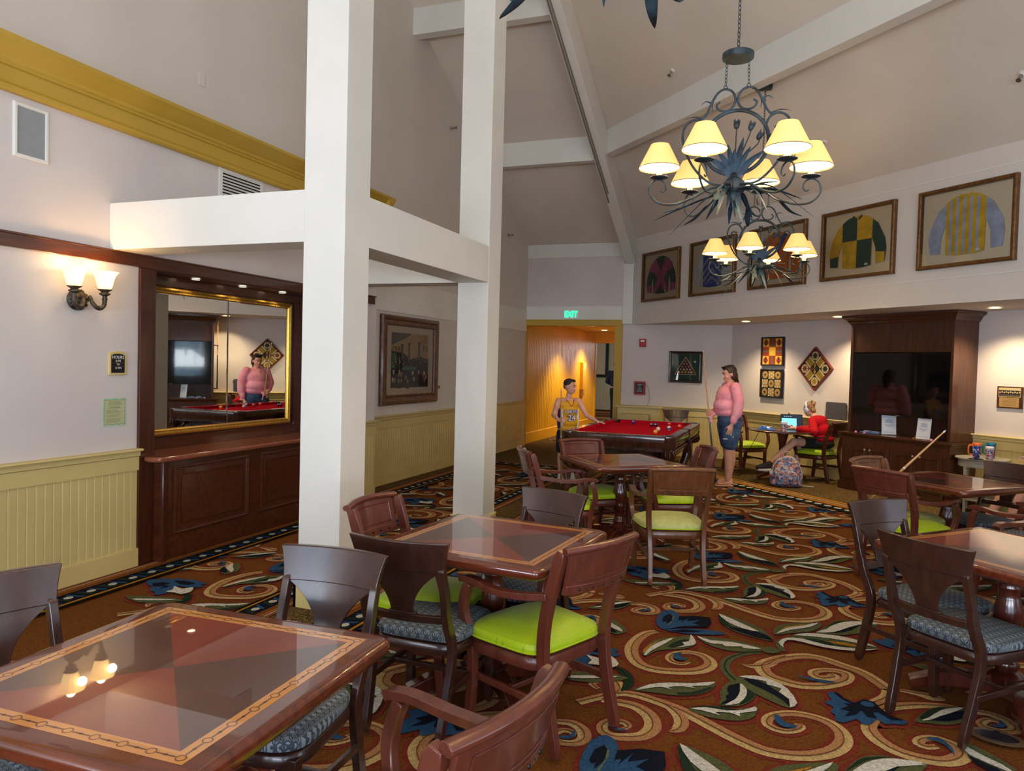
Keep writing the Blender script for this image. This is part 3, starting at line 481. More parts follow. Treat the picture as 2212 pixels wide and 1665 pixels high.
for a_, b_, s_, h_ in WB: window('window_%d' % k, lambda a, b, z0, z1: ((a, -3.66, z0), (b, -3.6, z1)), a_, b_, s_, h_); k += 1
for a_, b_, s_, h_ in WR: window('window_%d' % k, lambda a, b, z0, z1: ((5.6, a, z0), (5.66, b, z1)), a_, b_, s_, h_); k += 1
# lawn and trees seen through windows (and in reflections)
mb = MB(); mb.box((-14, -16, -.4), (18, -3.72, -.3)); mb.box((5.72, -16, -.4), (18, 10, -.3))
M['lawn'] = vary(mat('lawn_grass', (70, 96, 46), .95), (54, 80, 36), (96, 120, 62), nscale=3)
struct(mb.build('ground', M['lawn'], smooth=False))

# ceiling planes (vault)
mb = MB()
def eE(y): return 3.96 + .5 * (13.8 - y)
ye = 13.8 - (ZT - 3.96) / .5
mb.slab([(-5.0, 13.85, eE(13.85)), (-2.88, 13.85, eE(13.85)), (-2.88, ye, ZT), (-5.0, ye, ZT)], (0, .5, 1), .12)
def eJ(c): return 4.02 + .69 * (7.76 - c)
cj = 7.76 - (ZT - 4.02) / .69
xr = 5.6
mb.slab([(-2.88, 13.9, eJ((-2.88 + 13.9) / S2)), (xr, 7.82 * S2 - xr, eJ(7.82)), (xr, cj * S2 - xr, ZT), (-2.88, cj * S2 + 2.88, ZT)], (.69 / S2, .69 / S2, 1), .12)
mb.slab([(-5.2, -3.7, ZT), (5.7, -3.7, ZT), (5.7, cj * S2 - 5.7, ZT), (-2.88, cj * S2 + 2.88, ZT), (-5.2, cj * S2 + 2.88, ZT)], (0, 0, 1), .15)
struct(mb.build('ceiling', M['ceil'], smooth=False))
# main girder along the posts, and the purlins
mb = MB()
y0, y1 = 13.79, 6.6
def girder_z(y): return 3.55 + .5 * (13.7 - y)
x0, x1 = -2.985, -2.80
yt = ye + .4
mb.hexa([(x0, 13.79, girder_z(13.79)), (x1, 13.79, girder_z(13.79)), (x1, yt, girder_z(yt)), (x0, yt, girder_z(yt)),
         (x0, 13.79, girder_z(13.79) + .55), (x1, 13.79, girder_z(13.79) + .55), (x1, yt, girder_z(yt) + .55), (x0, yt, girder_z(yt) + .55)])
mb.hexa([(x0, yt, girder_z(yt)), (x1, yt, girder_z(yt)), (x1, -3.5, girder_z(yt)), (x0, -3.5, girder_z(yt)),
         (x0, yt, ZT), (x1, yt, ZT), (x1, -3.5, ZT), (x0, -3.5, ZT)])
struct(mb.build('trim_1', M['trimw'], smooth=False, bevel=.006))
mb = MB()                              # the conduit channel under the girder
xa = -2.95
mb.tube([(xa, 12.1, girder_z(12.1) - .012), (xa, yt, girder_z(yt) - .012)], .012, 6)
mb.tube([(xa + .035, 11.9, girder_z(11.9) - .012), (xa + .035, yt, girder_z(yt) - .012)], .009, 6)
struct(mb.build('trim_2', mat('conduit', (120, 112, 96), .5), smooth=True))
def purlin_e(name, yf, zb, xl=-4.98):
    mb = MB(); mb.box((xl, yf, zb), (-2.9, yf + .16, eE(yf) + .05)); struct(mb.build(name, M['trimw'], smooth=False, bevel=.005))
purlin_e('trim_3', 11.3, 4.83); purlin_e('trim_4', 8.95, 6.03)
def purlin_j(name, c, zb):
    mb = MB(); zt = eJ(c) + .05
    u0 = None
    xs = -2.84; ya = c * S2 - xs
    a_ = (xs, ya); b_ = (5.55, c * S2 - 5.55)
    bk = (DN[0] * -.16, DN[1] * -.16)
    mb.prism([a_, b_, (b_[0] + bk[0], b_[1] + bk[1]), (a_[0] + bk[0], a_[1] + bk[1])], zb, zt)
    struct(mb.build(name, M['trimw'], smooth=False, bevel=.005))
purlin_j('trim_5', 5.96, 4.89); purlin_j('trim_6', 3.9, 6.25)

# ------------------------------------------------------------------ posts and beams
def post(name, y0):
    mb = MB(); mb.box((-2.97, y0, 0), (-2.66, y0 + .29, 7.0)); o = struct(mb.build(name, M['trimw'], smooth=False, bevel=.004))
    b = MB(); pr = [(0, 0), (.018, 0), (.018, .165), (.01, .178), (0, .178)]
    y1 = y0 + .29
    for a_, b_, n_ in (((-2.988, y0), (-2.642, y0), (0, -1)), ((-2.66, y0 - .018), (-2.66, y1 + .018), (1, 0)), ((-2.642, y1), (-2.988, y1), (0, 1)), ((-2.97, y1 + .018), (-2.97, y0 - .018), (-1, 0))):
        b.sweep(pr, a_, b_, n_)
    c_ = b.build(name.replace('post', 'baseboard_post'), M['cream'], smooth=False); struct(c_)
post('trim_7', 3.98); post('trim_8', 6.33)
mb = MB(); mb.box((-4.66, 3.982, 2.37), (-2.97, 4.262, 2.705)); struct(mb.build('trim_9', M['trimw'], smooth=False, bevel=.004))
mb = MB(); mb.box((-2.962, 4.27, 2.365), (-2.662, 6.33, 2.70)); struct(mb.build('trim_10', M['trimw'], smooth=False, bevel=.004))
mb = MB(); mb.box((-4.95, 6.335, 2.37), (-2.97, 6.615, 2.70)); struct(mb.build('trim_11', M['trimw'], smooth=False, bevel=.004))
# corner post where the passage wall meets the fascia
mb = MB(); mb.box((-3.02, 13.72, 2.42), (-2.83, 13.8, 3.56)); struct(mb.build('trim_12', M['trimw'], smooth=False, bevel=.004))
# flat boards (thin applied rails) on upper passage wall
mb = MB(); mb.box((-4.96, 13.785, 3.70), (-3.02, 13.8, 3.96)); mb.box((-4.96, 13.785, 2.50), (-3.02, 13.8, 2.76)); mb.box((-3.06, 13.787, 2.76), (-3.02, 13.8, 3.70))
struct(mb.build('trim_13', M['trimw'], smooth=False, bevel=.003))
# board under picture rail on the left rear wall and the fascia
mb = MB()
mb.sweep([(0, 2.26), (.012, 2.26), (.012, 2.40), (0, 2.40)], (-4.96, 7.67), (-4.96, 13.8), (1, 0))
mb.sweep([(0, 2.40), (.012, 2.40), (.012, 2.68), (0, 2.68)], (-4.96, 7.67), (-4.96, 13.8), (1, 0))
struct(mb.build('trim_14', M['trimw'], smooth=False, bevel=.002))
mb = MB()
for z0, z1 in ((3.80, 3.81), (2.69, 2.70), (2.41, 2.415)):
    mb.sweep([(0, z0), (.006, z0), (.006, z1), (0, z1)], dpt(7.76, -11.7), dpt(7.76, -.3), DN)
struct(mb.build('trim_15', M['trimw'], smooth=False))

# ------------------------------------------------------------------ mustard entablature on the left wall
pr = [(0, 3.27), (.035, 3.27), (.05, 3.285), (.05, 3.305), (.03, 3.325), (.02, 3.325), (.02, 3.425), (.035, 3.43), (.035, 3.445), (.05, 3.455), (.055, 3.475), (.09, 3.50), (.13, 3.545), (.15, 3.56), (.15, 3.585), (0, 3.585)]
pr = [(a, z - .03) for a, z in pr]
mb = MB(); mb.sweep(pr, (-4.66, -3.5), (-4.66, 7.67), (1, 0)); mb.sweep(pr, (-4.96, 7.67), (-4.51, 7.67), (0, 1))
o = struct(mb.build('trim_16', M['mustard'], smooth=True, angle=25))

# ------------------------------------------------------------------ wainscot
def bead(mb, a, b, nrm, z0, z1, pitch=.062, g=.006, dep=.004, out=.012, m=0):
    a, b = Vector(a), Vector(b); L_ = (b - a).length; d = (b - a) / L_; n_ = Vector(nrm); pts = []
    k = max(1, int(L_ / pitch)); st = L_ / k
    for i in range(k):
        s0 = i * st; pts += [(s0 + g, out), (s0 + st - g, out), (s0 + st - g * .4, out - dep), (s0 + st, out - dep)]
    lo = [tuple((a + d * s + n_ * o_).to_tuple() + (z0,)) for s, o_ in pts]; hi = [p[:2] + (z1,) for p in lo]
    mb.grid([lo, hi], m)
def wainscot(name, a, b, nrm, m, beads=True, zc=.90, base=.145, ends=(0, 0)):
    mb = MB()
    mb.sweep([(0, base - .01), (.02, base - .01), (.028, base - .012), (.028, -.01), (0, -.01)], a, b, nrm)
    mb.sweep([(0, .735), (.026, .735), (.026, .84), (0, .84)], a, b, nrm)
    mb.sweep([(0, .84), (.04, .845), (.04, .885), (0, .885)], a, b, nrm)
    mb.sweep([(0, .885), (.07, .885), (.075, .893), (.07, .902), (0, .902)], a, b, nrm)
    if beads: bead(mb, a, b, nrm, base - .02, .74)
    else: mb.sweep([(0, base), (.012, base), (.012, .74), (0, .74)], a, b, nrm)
    return struct(mb.build(name, m, smooth=False))
wainscot('baseboard_left', (-4.66, -3.5), (-4.66, 4.24), (1, 0), M['cream'])
wainscot('baseboard_left_pier', (-4.66, 6.79), (-4.66, 7.67), (1, 0), M['cream'])
wainscot('baseboard_left_return', (-4.66, 7.67), (-4.96, 7.67), (0, 1), M['cream'])
wainscot('baseboard_left_rear', (-4.96, 7.67), (-4.96, 12.3), (1, 0), M['cream'])
wainscot('baseboard_left_end', (-4.96, 12.3), (-4.96, 13.8), (1, 0), M['cream'], beads=False)
mb = MB(); mb.box((-4.96, 13.66, .14), (-4.935, 13.78, .86)); struct(mb.build('trim_17', M['cream'], smooth=False))
wainscot('baseboard_far', (-3.02, 13.8), (-1.04, 13.8), (0, -1), M['cream'])
wainscot('baseboard_alcove', dpt(9.03, -10.49), dpt(9.03, -.5), DN, M['cream'])

# ------------------------------------------------------------------ exit passage
mb = MB()
mb.box((-5.0, 13.74, 2.38), (-3.02, 13.9, 2.50)); mb.box((-3.16, 13.745, 0), (-3.02, 13.9, 2.38)); mb.box((-4.99, 13.75, 0), (-4.95, 13.9, 2.38))
struct(mb.build('door_1', M['mustard'], smooth=False, bevel=.004))
mb = MB()
bead(mb, (-5.06, 13.9), (-5.06, 19.6), (1, 0), .2, 2.6, pitch=.11, g=.012, dep=.012, out=.02)
mb.box((-5.2, 13.9, -.02), (-5.06, 19.6, 2.62)); mb.sweep([(0, -.01), (.035, -.01), (.035, .2), (.02, .215), (0, .215)], (-5.06, 13.9), (-5.06, 19.6), (1, 0))
struct(mb.build('wall_passage', M['hallyel'], smooth=False))
mb = MB(); mb.box((-2.95, 13.9, -.02), (-2.8, 19.6, 2.62)); struct(mb.build('wall_passage_right', M['hallyel'], smooth=False))
mb = MB(); mb.box((-5.2, 13.9, 2.52), (-2.8, 19.7, 2.66)); struct(mb.build('ceiling_passage', M['wall'], smooth=False))
mb = MB(); mb.box((-5.35, 19.6, 2.24), (-2.8, 19.75, 2.66)); mb.box((-5.35, 19.6, -.02), (-5.02, 19.75, 2.24))
struct(mb.build('door_2', M['hallyel'], smooth=False, bevel=.006))
mb = MB(); M['hallcream'] = mat('hall_cream_paint', (206, 198, 160), .5)
bead(mb, (-7.4, 26.9), (-2.6, 26.9), (0, -1), .2, 2.9, pitch=.12, g=.012, dep=.012, out=.02)
mb.box((-7.4, 26.9, -.02), (-2.6, 27.1, 2.9)); mb.sweep([(0, -.01), (.035, -.01), (.035, .26), (0, .26)], (-7.4, 26.9), (-2.6, 26.9), (0, -1))
struct(mb.build('wall_corridor', M['hallcream'], smooth=False))
mb = MB(); mb.box((-7.5, 19.75, 2.7), (-2.5, 27.1, 2.8)); mb.box((-7.5, 19.75, -.02), (-7.4, 27, 2.7)); mb.box((-2.6, 19.75, -.02), (-2.5, 27, 2.7))
struct(mb.build('ceiling_corridor', M['wall'], smooth=False))
light('AREA', 'corridor_area_light', (-3.2, 23.5, 2.4), 60, (.95, .98, 1), (0, R(60), 0), 2, 2)  # area lamp inside the corridor, facing its left wall; no window modelled

# ------------------------------------------------------------------ seat fabrics
def dots_mat(name, base, dot, scale=55, bump=.6, rough=.45):
    m = mat(name, base, rough, sheen=.1, coat=.12, coat_r=.35); k = NB(m)
    tc = k.n('ShaderNodeTexCoord'); mp = k.n('ShaderNodeMapping'); mp.inputs['Scale'].default_value = (1, 1, .02)
    k.l(tc.outputs['Object'], mp.inputs[0])
    v = k.n('ShaderNodeTexVoronoi'); v.inputs['Scale'].default_value = scale; v.inputs['Randomness'].default_value = .25
    k.l(mp.outputs[0], v.inputs['Vector'])
    cr = k.n('ShaderNodeValToRGB'); cr.color_ramp.elements[0].position = .17; cr.color_ramp.elements[0].color = rgb(*dot)
    cr.color_ramp.elements[1].position = .30; cr.color_ramp.elements[1].color = rgb(*base)
    k.l(v.outputs['Distance'], cr.inputs[0]); k.l(cr.outputs[0], k.b.inputs['Base Color'])
    bp = k.n('ShaderNodeBump'); bp.inputs['Strength'].default_value = bump; bp.inputs['Distance'].default_value = .004
    k.l(v.outputs['Distance'], bp.inputs['Height']); k.l(bp.outputs[0], k.b.inputs['Normal'])
    return m
M['lime'] = dots_mat('lime_dotted_fabric', (172, 200, 12), (96, 122, 6), bump=.45)
M['pale'] = vary(mat('pale_green_fabric', (196, 200, 122), .8), (188, 192, 112), (204, 208, 134), nscale=30, bump=.3)
def blue_mat():
    m = mat('blue_leaf_fabric', (122, 134, 140), .75); k = NB(m)
    tc = k.n('ShaderNodeTexCoord')
    def ring(off, rad, w_):
        mp = k.n('ShaderNodeMapping'); mp.inputs['Location'].default_value = off; mp.inputs['Scale'].default_value = (24, 34, 0)
        k.l(tc.outputs['Object'], mp.inputs[0])
        v = k.n('ShaderNodeTexVoronoi'); v.inputs['Randomness'].default_value = 0.0; v.inputs['Scale'].default_value = 1
        k.l(mp.outputs[0], v.inputs['Vector'])
        s = k.n('ShaderNodeMath', operation='SUBTRACT'); s.inputs[1].default_value = rad; k.l(v.outputs['Distance'], s.inputs[0])
        a = k.n('ShaderNodeMath', operation='ABSOLUTE'); k.l(s.outputs[0], a.inputs[0])
        c = k.n('ShaderNodeMath', operation='LESS_THAN'); c.inputs[1].default_value = w_; k.l(a.outputs[0], c.inputs[0]); return c, v
    a, v1 = ring((0, 0, 0), .46, .05); b, v2 = ring((.5, .5, 0), .46, .05)
    mx = k.n('ShaderNodeMath', operation='MAXIMUM'); k.l(a.outputs[0], mx.inputs[0]); k.l(b.outputs[0], mx.inputs[1])
    d = k.n('ShaderNodeMath', operation='LESS_THAN'); d.inputs[1].default_value = .24; k.l(v1.outputs['Distance'], d.inputs[0])
    m1 = k.n('ShaderNodeMix', data_type='RGBA'); m1.inputs[6].default_value = rgb(128, 138, 142); m1.inputs[7].default_value = rgb(92, 98, 96); k.l(d.outputs[0], m1.inputs[0])
    m2 = k.n('ShaderNodeMix', data_type='RGBA'); m2.inputs[7].default_value = rgb(54, 62, 76); k.l(mx.outputs[0], m2.inputs[0]); k.l(m1.outputs[2], m2.inputs[6])
    k.l(m2.outputs[2], k.b.inputs['Base Color']); return m
M['bluef'] = blue_mat()

def bar(mb, pts, w_, d_, side=(1, 0, 0), m=0):
    """rectangular section bar along pts; w_ across 'side', d_ across the third axis"""
    pts = [Vector(p) for p in pts]; k = len(pts); sd = Vector(side)
    W = w_ if isinstance(w_, (list, tuple)) else [w_] * k; D = d_ if isinstance(d_, (list, tuple)) else [d_] * k
    rows = []
    for i in range(k):
        t = (pts[min(i + 1, k - 1)] - pts[max(i - 1, 0)]).normalized()
        s_ = (sd - t * t.dot(sd)).normalized(); n_ = t.cross(s_)
        rows.append([tuple(pts[i] + s_ * (a * W[i] / 2) + n_ * (b * D[i] / 2)) for a, b in ((-1, -1), (1, -1), (1, 1), (-1, 1))])
    vs = [p for r_ in rows for p in r_]; fs = []
    for i in range(k - 1):
        for j in range(4): fs.append((i * 4 + j, i * 4 + (j + 1) % 4, i * 4 + 4 + (j + 1) % 4, i * 4 + 4 + j))
    fs += [(3, 2, 1, 0), (4 * k - 4, 4 * k - 3, 4 * k - 2, 4 * k - 1)]
    mb.add(vs, fs, m)
def sm(pts, k=5): return cat_rom([tuple(p) for p in pts], k)
def curved(mb, zs, hw, yf, th, n=12, m=0):
    """panel made of rows at heights zs, half width hw(z), front surface y=yf(x,z), thickness th"""
    rows = []
    for z in zs:
        w_ = hw(z); xs = [-w_ + 2 * w_ * j / n for j in range(n + 1)]
        rows.append([(x, yf(x, z), z) for x in xs] + [(x, yf(x, z) - th, z) for x in xs[::-1]])
    k = len(rows); q = 2 * n + 2
    b = len(mb.v); mb.grid(rows, m, closed=True)
    for r_ in (0, k - 1):
        for j in range(n): a = b + r_ * q; mb.f.append((a + j, a + j + 1, a + q - 2 - j, a + q - 1 - j)); mb.m.append(m)
def cushion(mb, wf, wb, yf, yb, z0, z1, dome, n=14, bow=.03, m=0):
    """domed seat pad with rounded plan, front bowed"""
    ring = []
    for j in range(40):
        t = 2 * math.pi * j / 40; c, s = math.cos(t), math.sin(t)
        c = math.copysign(abs(c) ** .38, c); s = math.copysign(abs(s) ** .38, s)
        y = (yf + yb) / 2 + s * (yf - yb) / 2; w_ = wb + (wf - wb) * (y - yb) / (yf - yb)
        x = c * w_ / 2
        if s > 0: y += bow * s * (1 - (2 * x / w_) ** 2)
        ring.append((x, y))
    cx, cy = 0, (yf + yb) / 2
    rows = []
    for sc_, z in ((.9, z0), (.985, z0 + .004), (1.0, z0 + .018), (1.0, z0 + (z1 - z0) * .55), (.97, z0 + (z1 - z0) * .85), (.90, z1), (.72, z1 + dome * .55), (.48, z1 + dome * .85), (.24, z1 + dome), (.02, z1 + dome * 1.02)):
        rows.append([(cx + (x - cx) * sc_, cy + (y - cy) * sc_, z) for x, y in ring])
    b = len(mb.v); mb.grid(rows, m, closed=True)
    mb.f.append(tuple(range(b, b + 40))); mb.m.append(m)
    e = b + 40 * (len(rows) - 1); mb.f.append(tuple(range(e, e + 40))); mb.m.append(m)
    return ring

def make_armchair(seatm, wm):
    t = thing('armchair', 'x', 'chair')
    q = MB(); cushion(q, .545, .465, .225, -.205, .392, .445, .038); q.build('seat', seatm, t)
    q = MB(); q.tube([(x * 1.004, y * 1.004, .402) for x, y in cushion(MB(), .545, .465, .225, -.205, .392, .445, .038)], .0045, 5, closed=True); o = q.build('piping', seatm, t)
    q = MB(); cushion(q, .54, .46, .225, -.21, .325, .392, .0); q.build('seat_frame', wm, t, bevel=.003)
    yb = lambda x, z: -.212 - .125 * max(0, z - .42) / .45 - .05 * (1 - (x / .25) ** 2)
    q = MB(); curved(q, [.722, .76, .80, .84, .866], lambda z: .205 + .014 * (z - .7) / .17, yb, .016)
    pr = sm([(x, yb(x, .87) - .004, z) for x, z in ((-.238, .872), (-.12, .878), (0, .88), (.12, .878), (.238, .872))], 4)
    q.tube(pr, .0165, 10, flat=1.35, up=(0, 0, 1)); q.build('backrest', wm, t, bevel=.002)
    q = MB(); curved(q, [.682, .724], lambda z: .204, lambda x, z: yb(x, z) + .004, .024)
    lo = q.build('back_rail', wm, t, bevel=.003)
    n_ = MB()
    for x in (-.14, -.07, 0, .07, .14):
        n_.ell((x, yb(x, .70) - .0215, .702), (.0065, .004, .0065), 8, 5); n_.ell((x, yb(x, .70) + .005, .702), (.0065, .004, .0065), 8, 5)
    for x in (-.105, -.035, .035, .105): n_.ell((x, yb(x, .70) - .021, .702), (.003, .002, .003), 6, 4)
    nh = n_.build('nail_heads', M['black'], lo)
    q = MB()                       # raised frame on panel
    for s_ in (1, -1):
        yy = lambda x, z: yb(x, z) + (.002 if s_ > 0 else -.018)
        for (a, b_) in (((-.175, .742), (.175, .742)), ((-.175, .838), (.175, .838)), ((-.175, .742), (-.175, .838)), ((.175, .742), (.175, .838))):
            q.tube([(a[0] + (b_[0] - a[0]) * i / 6, yy(a[0] + (b_[0] - a[0]) * i / 6, a[1] + (b_[1] - a[1]) * i / 6), a[1] + (b_[1] - a[1]) * i / 6) for i in range(7)], .003, 5)
    q.build('panel_moulding', wm, t)
    for s_ in (-1, 1):
        q = MB(); bar(q, sm([(s_ * .205, -.292, 0), (s_ * .2, -.245, .2), (s_ * .205, -.215, .38), (s_ * .214, -.225, .53), (s_ * .22, -.262, .68), (s_ * .226, -.322, .868)]), [.028] + [.034] * 24 + [.03], [.03] + [.05] * 24 + [.034])
        q.build('leg', wm, t, bevel=.003)
        q = MB(); bar(q, sm([(s_ * .232, .205, 0), (s_ * .236, .185, .2), (s_ * .24, .19, .37), (s_ * .262, .222, .49), (s_ * .268, .212, .57), (s_ * .266, .185, .638)]), [.028] + [.038] * 24 + [.034], [.03] + [.042] * 24 + [.03])
        q.build('leg', wm, t, bevel=.004)
        q = MB(); bar(q, sm([(s_ * .226, -.25, .668), (s_ * .258, -.12, .648), (s_ * .276, .02, .642), (s_ * .272, .14, .655), (s_ * .266, .215, .652), (s_ * .264, .238, .642)]), .046, [.028] * 25 + [.022], side=(1, 0, 0))
        q.build('armrest', wm, t, bevel=.008, seg=3)
    for s_ in (-1, 1): q = MB(); q.box((s_ * .215 - .01, -.25, .19), (s_ * .215 + .01, .185, .22)); q.build('stretcher', wm, t, bevel=.003)
    q = MB(); q.box((-.21, -.03, .193), (.21, -.006, .217)); q.build('stretcher', wm, t, bevel=.003)
    return t
def make_sidechair(seatm, wm):
    t = thing('side_chair', 'x', 'chair')
    q = MB(); cushion(q, .49, .42, .21, -.205, .400, .445, .016); q.build('seat', seatm, t)
    q = MB(); cushion(q, .485, .415, .21, -.21, .345, .400, .0); q.build('seat_frame', wm, t, bevel=.003)
    yb = lambda x, z: -.214 - .125 * max(0, z - .42) / .45 - .05 * (1 - (x / .25) ** 2)
    def hwc(z):
        f = (z - .752) / .13; return .205 + .028 * f ** 1.6
    q = MB(); curved(q, [.752, .77, .80, .83, .855, .872, .882], hwc, lambda x, z: yb(x, z) + .004, .026, 16); q.build('crest_rail', wm, t, bevel=.004)
    q = MB(); curved(q, [.555 + .20 * i / 12 for i in range(13)], lambda z: .052 + .138 * ((z - .555) / .20) ** 2.2, lambda x, z: yb(x, z) - .002, .013, 16); q.build('splat', wm, t, bevel=.002)
    q = MB(); curved(q, [.518, .552], lambda z: .19, lambda x, z: yb(x, z) + .004, .026)
    curved(q, [.552, .562], lambda z: .065, lambda x, z: yb(x, z) + .005, .028); q.build('back_rail', wm, t, bevel=.002)
    for s_ in (-1, 1):
        q = MB(); bar(q, sm([(s_ * .175, -.30, 0), (s_ * .185, -.245, .2), (s_ * .192, -.214, .38)] + [(s_ * .192, yb(.192, z) - .010, z) for z in (.52, .62, .70, .77)]), [.024] + [.03] * 29 + [.028], [.026] + [.046] * 18 + [.036] * 11 + [.024])
        q.build('leg', wm, t, bevel=.003)
        q = MB(); bar(q, sm([(s_ * .208, .19, 0), (s_ * .21, .185, .2), (s_ * .21, .183, .38)]), [.024] + [.038] * 10, [.026] + [.038] * 10)
        q.build('leg', wm, t, bevel=.003)
    for s_ in (-1, 1): q = MB(); q.box((s_ * .197 - .009, -.25, .20), (s_ * .197 + .009, .185, .228)); q.build('stretcher', wm, t, bevel=.002)
    q = MB(); q.box((-.195, -.03, .203), (.195, -.01, .225)); q.build('stretcher', wm, t, bevel=.002)
    return t
arm0 = make_armchair(M['lime'], M['chairr']); side0 = make_sidechair(M['bluef'], M['chaird'])
USED = set()
def place(src, x, y, face, label, group=None, seat=None, wood_=None):
    """face = world direction the sitter looks, degrees"""
    o = src if src.name not in USED else copy_tree(src)
    USED.add(src.name)
    o.location = (x, y, 0); o.rotation_euler = (0, 0, R(face - 90)); o['label'] = label; o['category'] = 'chair'
    if group: o['group'] = group
    if seat or wood_:
        def swap(ch):
            if ch.type == 'MESH':
                ch.data = ch.data.copy()
                if seat and ch.name.split('.')[0] == 'seat': ch.data.materials[0] = seat; ch['label'] = 'pale green seat pad'
                elif wood_ and ch.data.materials[0].name in ('reddish_chair_wood', 'dark_chair_wood'): ch.data.materials[0] = wood_
            for c in ch.children: swap(c)
        for c in o.children: swap(c)
    return o
def back_at(src, bx, by, face, *a, **k):
    """place so that the top rail centre stands at (bx, by)"""
    f = R(face); off = .335; k_ = .942 if src is arm0 else .971; bx *= k_; by *= k_
    return place(src, bx + math.cos(f) * off, by + math.sin(f) * off, face, *a, **k)
M['chairn'] = wood('brown_chair_wood', (112, 66, 36), (84, 46, 24), .32, .45, coat_r=.15)
M['chairs'] = wood('faded_chair_wood', (128, 84, 56), (104, 64, 42), .35, .35, coat_r=.2)
GA, GS = 'wooden armchairs at the card tables', 'wooden side chairs at the card tables'
back_at(side0, -2.47, 1.66, -12, 'dark V-splat side chair cut by the left photo edge beside the nearest table', GS)
back_at(side0, -1.68, 2.46, -88, 'dark V-splat side chair behind the nearest table, in front of the nearer white post', GS)
back_at(side0, -1.555, 2.80, 91, 'very dark V-splat side chair seen from behind at the middle table', GS)
back_at(side0, -1.32, 4.20, -108, 'dark V-splat side chair on the far side of the middle card table', GS)
back_at(side0, .52, 4.855, -46, 'dark V-splat side chair facing right at the front right card table', GS)
back_at(side0, .61, 3.87, 47, 'dark V-splat side chair with scuffed crest rail in the right foreground', GS)
back_at(side0, 1.80, 7.55, -135, 'dark V-splat side chair behind the rear right card table', GS)
back_at(side0, -1.93, 13.45, -75, 'dark V-splat side chair against the far wainscot behind the pool table')
place(side0, 1.45, 3.95, 135, 'side chair with grey blue seat behind the pedestal of the right foreground table', GS)
back_at(arm0, -2.18, 3.60, 0, 'reddish armchair with lime seat on the left side of the middle card table', GA)
back_at(arm0, -.78, 3.225, 156, 'reddish armchair with bright lime dotted seat right of the middle card table', GA)
back_at(arm0, -.60, 1.60, 169, 'reddish armchair in the foreground cut by the bottom edge of the photo', GA)
back_at(arm0, -2.27, 6.40, 30, 'reddish armchair with lime seat, left of the table near the pool table', GA)
back_at(arm0, -2.06, 7.52, -44, 'reddish armchair between the pool table and its card table', GA)
back_at(arm0, -.775, 5.84, 112, 'brown armchair with pale green seat seen from behind, mid room', GA, seat=M['pale'], wood_=M['chairn'])
back_at(arm0, -.76, 7.52, 203, 'reddish armchair at the right side of the card table near the pool table', GA)
back_at(arm0, .68, 7.50, -35, 'faded brown armchair with pale green seat in front of the television cabinet', GA, seat=M['pale'], wood_=M['chairs'])
back_at(arm0, .705, 6.68, 49, 'reddish armchair with lime seat at the near left of the rear right table', GA)
place(arm0, 1.62, 6.30, 133, 'armchair with grey blue seat at the near right of the rear right table', GA, seat=M['bluef'])
place(arm0, 1.62, 5.55, 228, 'armchair with lime seat on the far side of the front right card table', GA)
place(arm0, -.66, 12.35, -48, 'dark armchair with lime seat in the alcove left of the small round table')
gchair = place(arm0, .40, 11.93, 148, 'dark armchair with lime seat in the alcove, carrying the seated girl', wood_=M['dwood'])

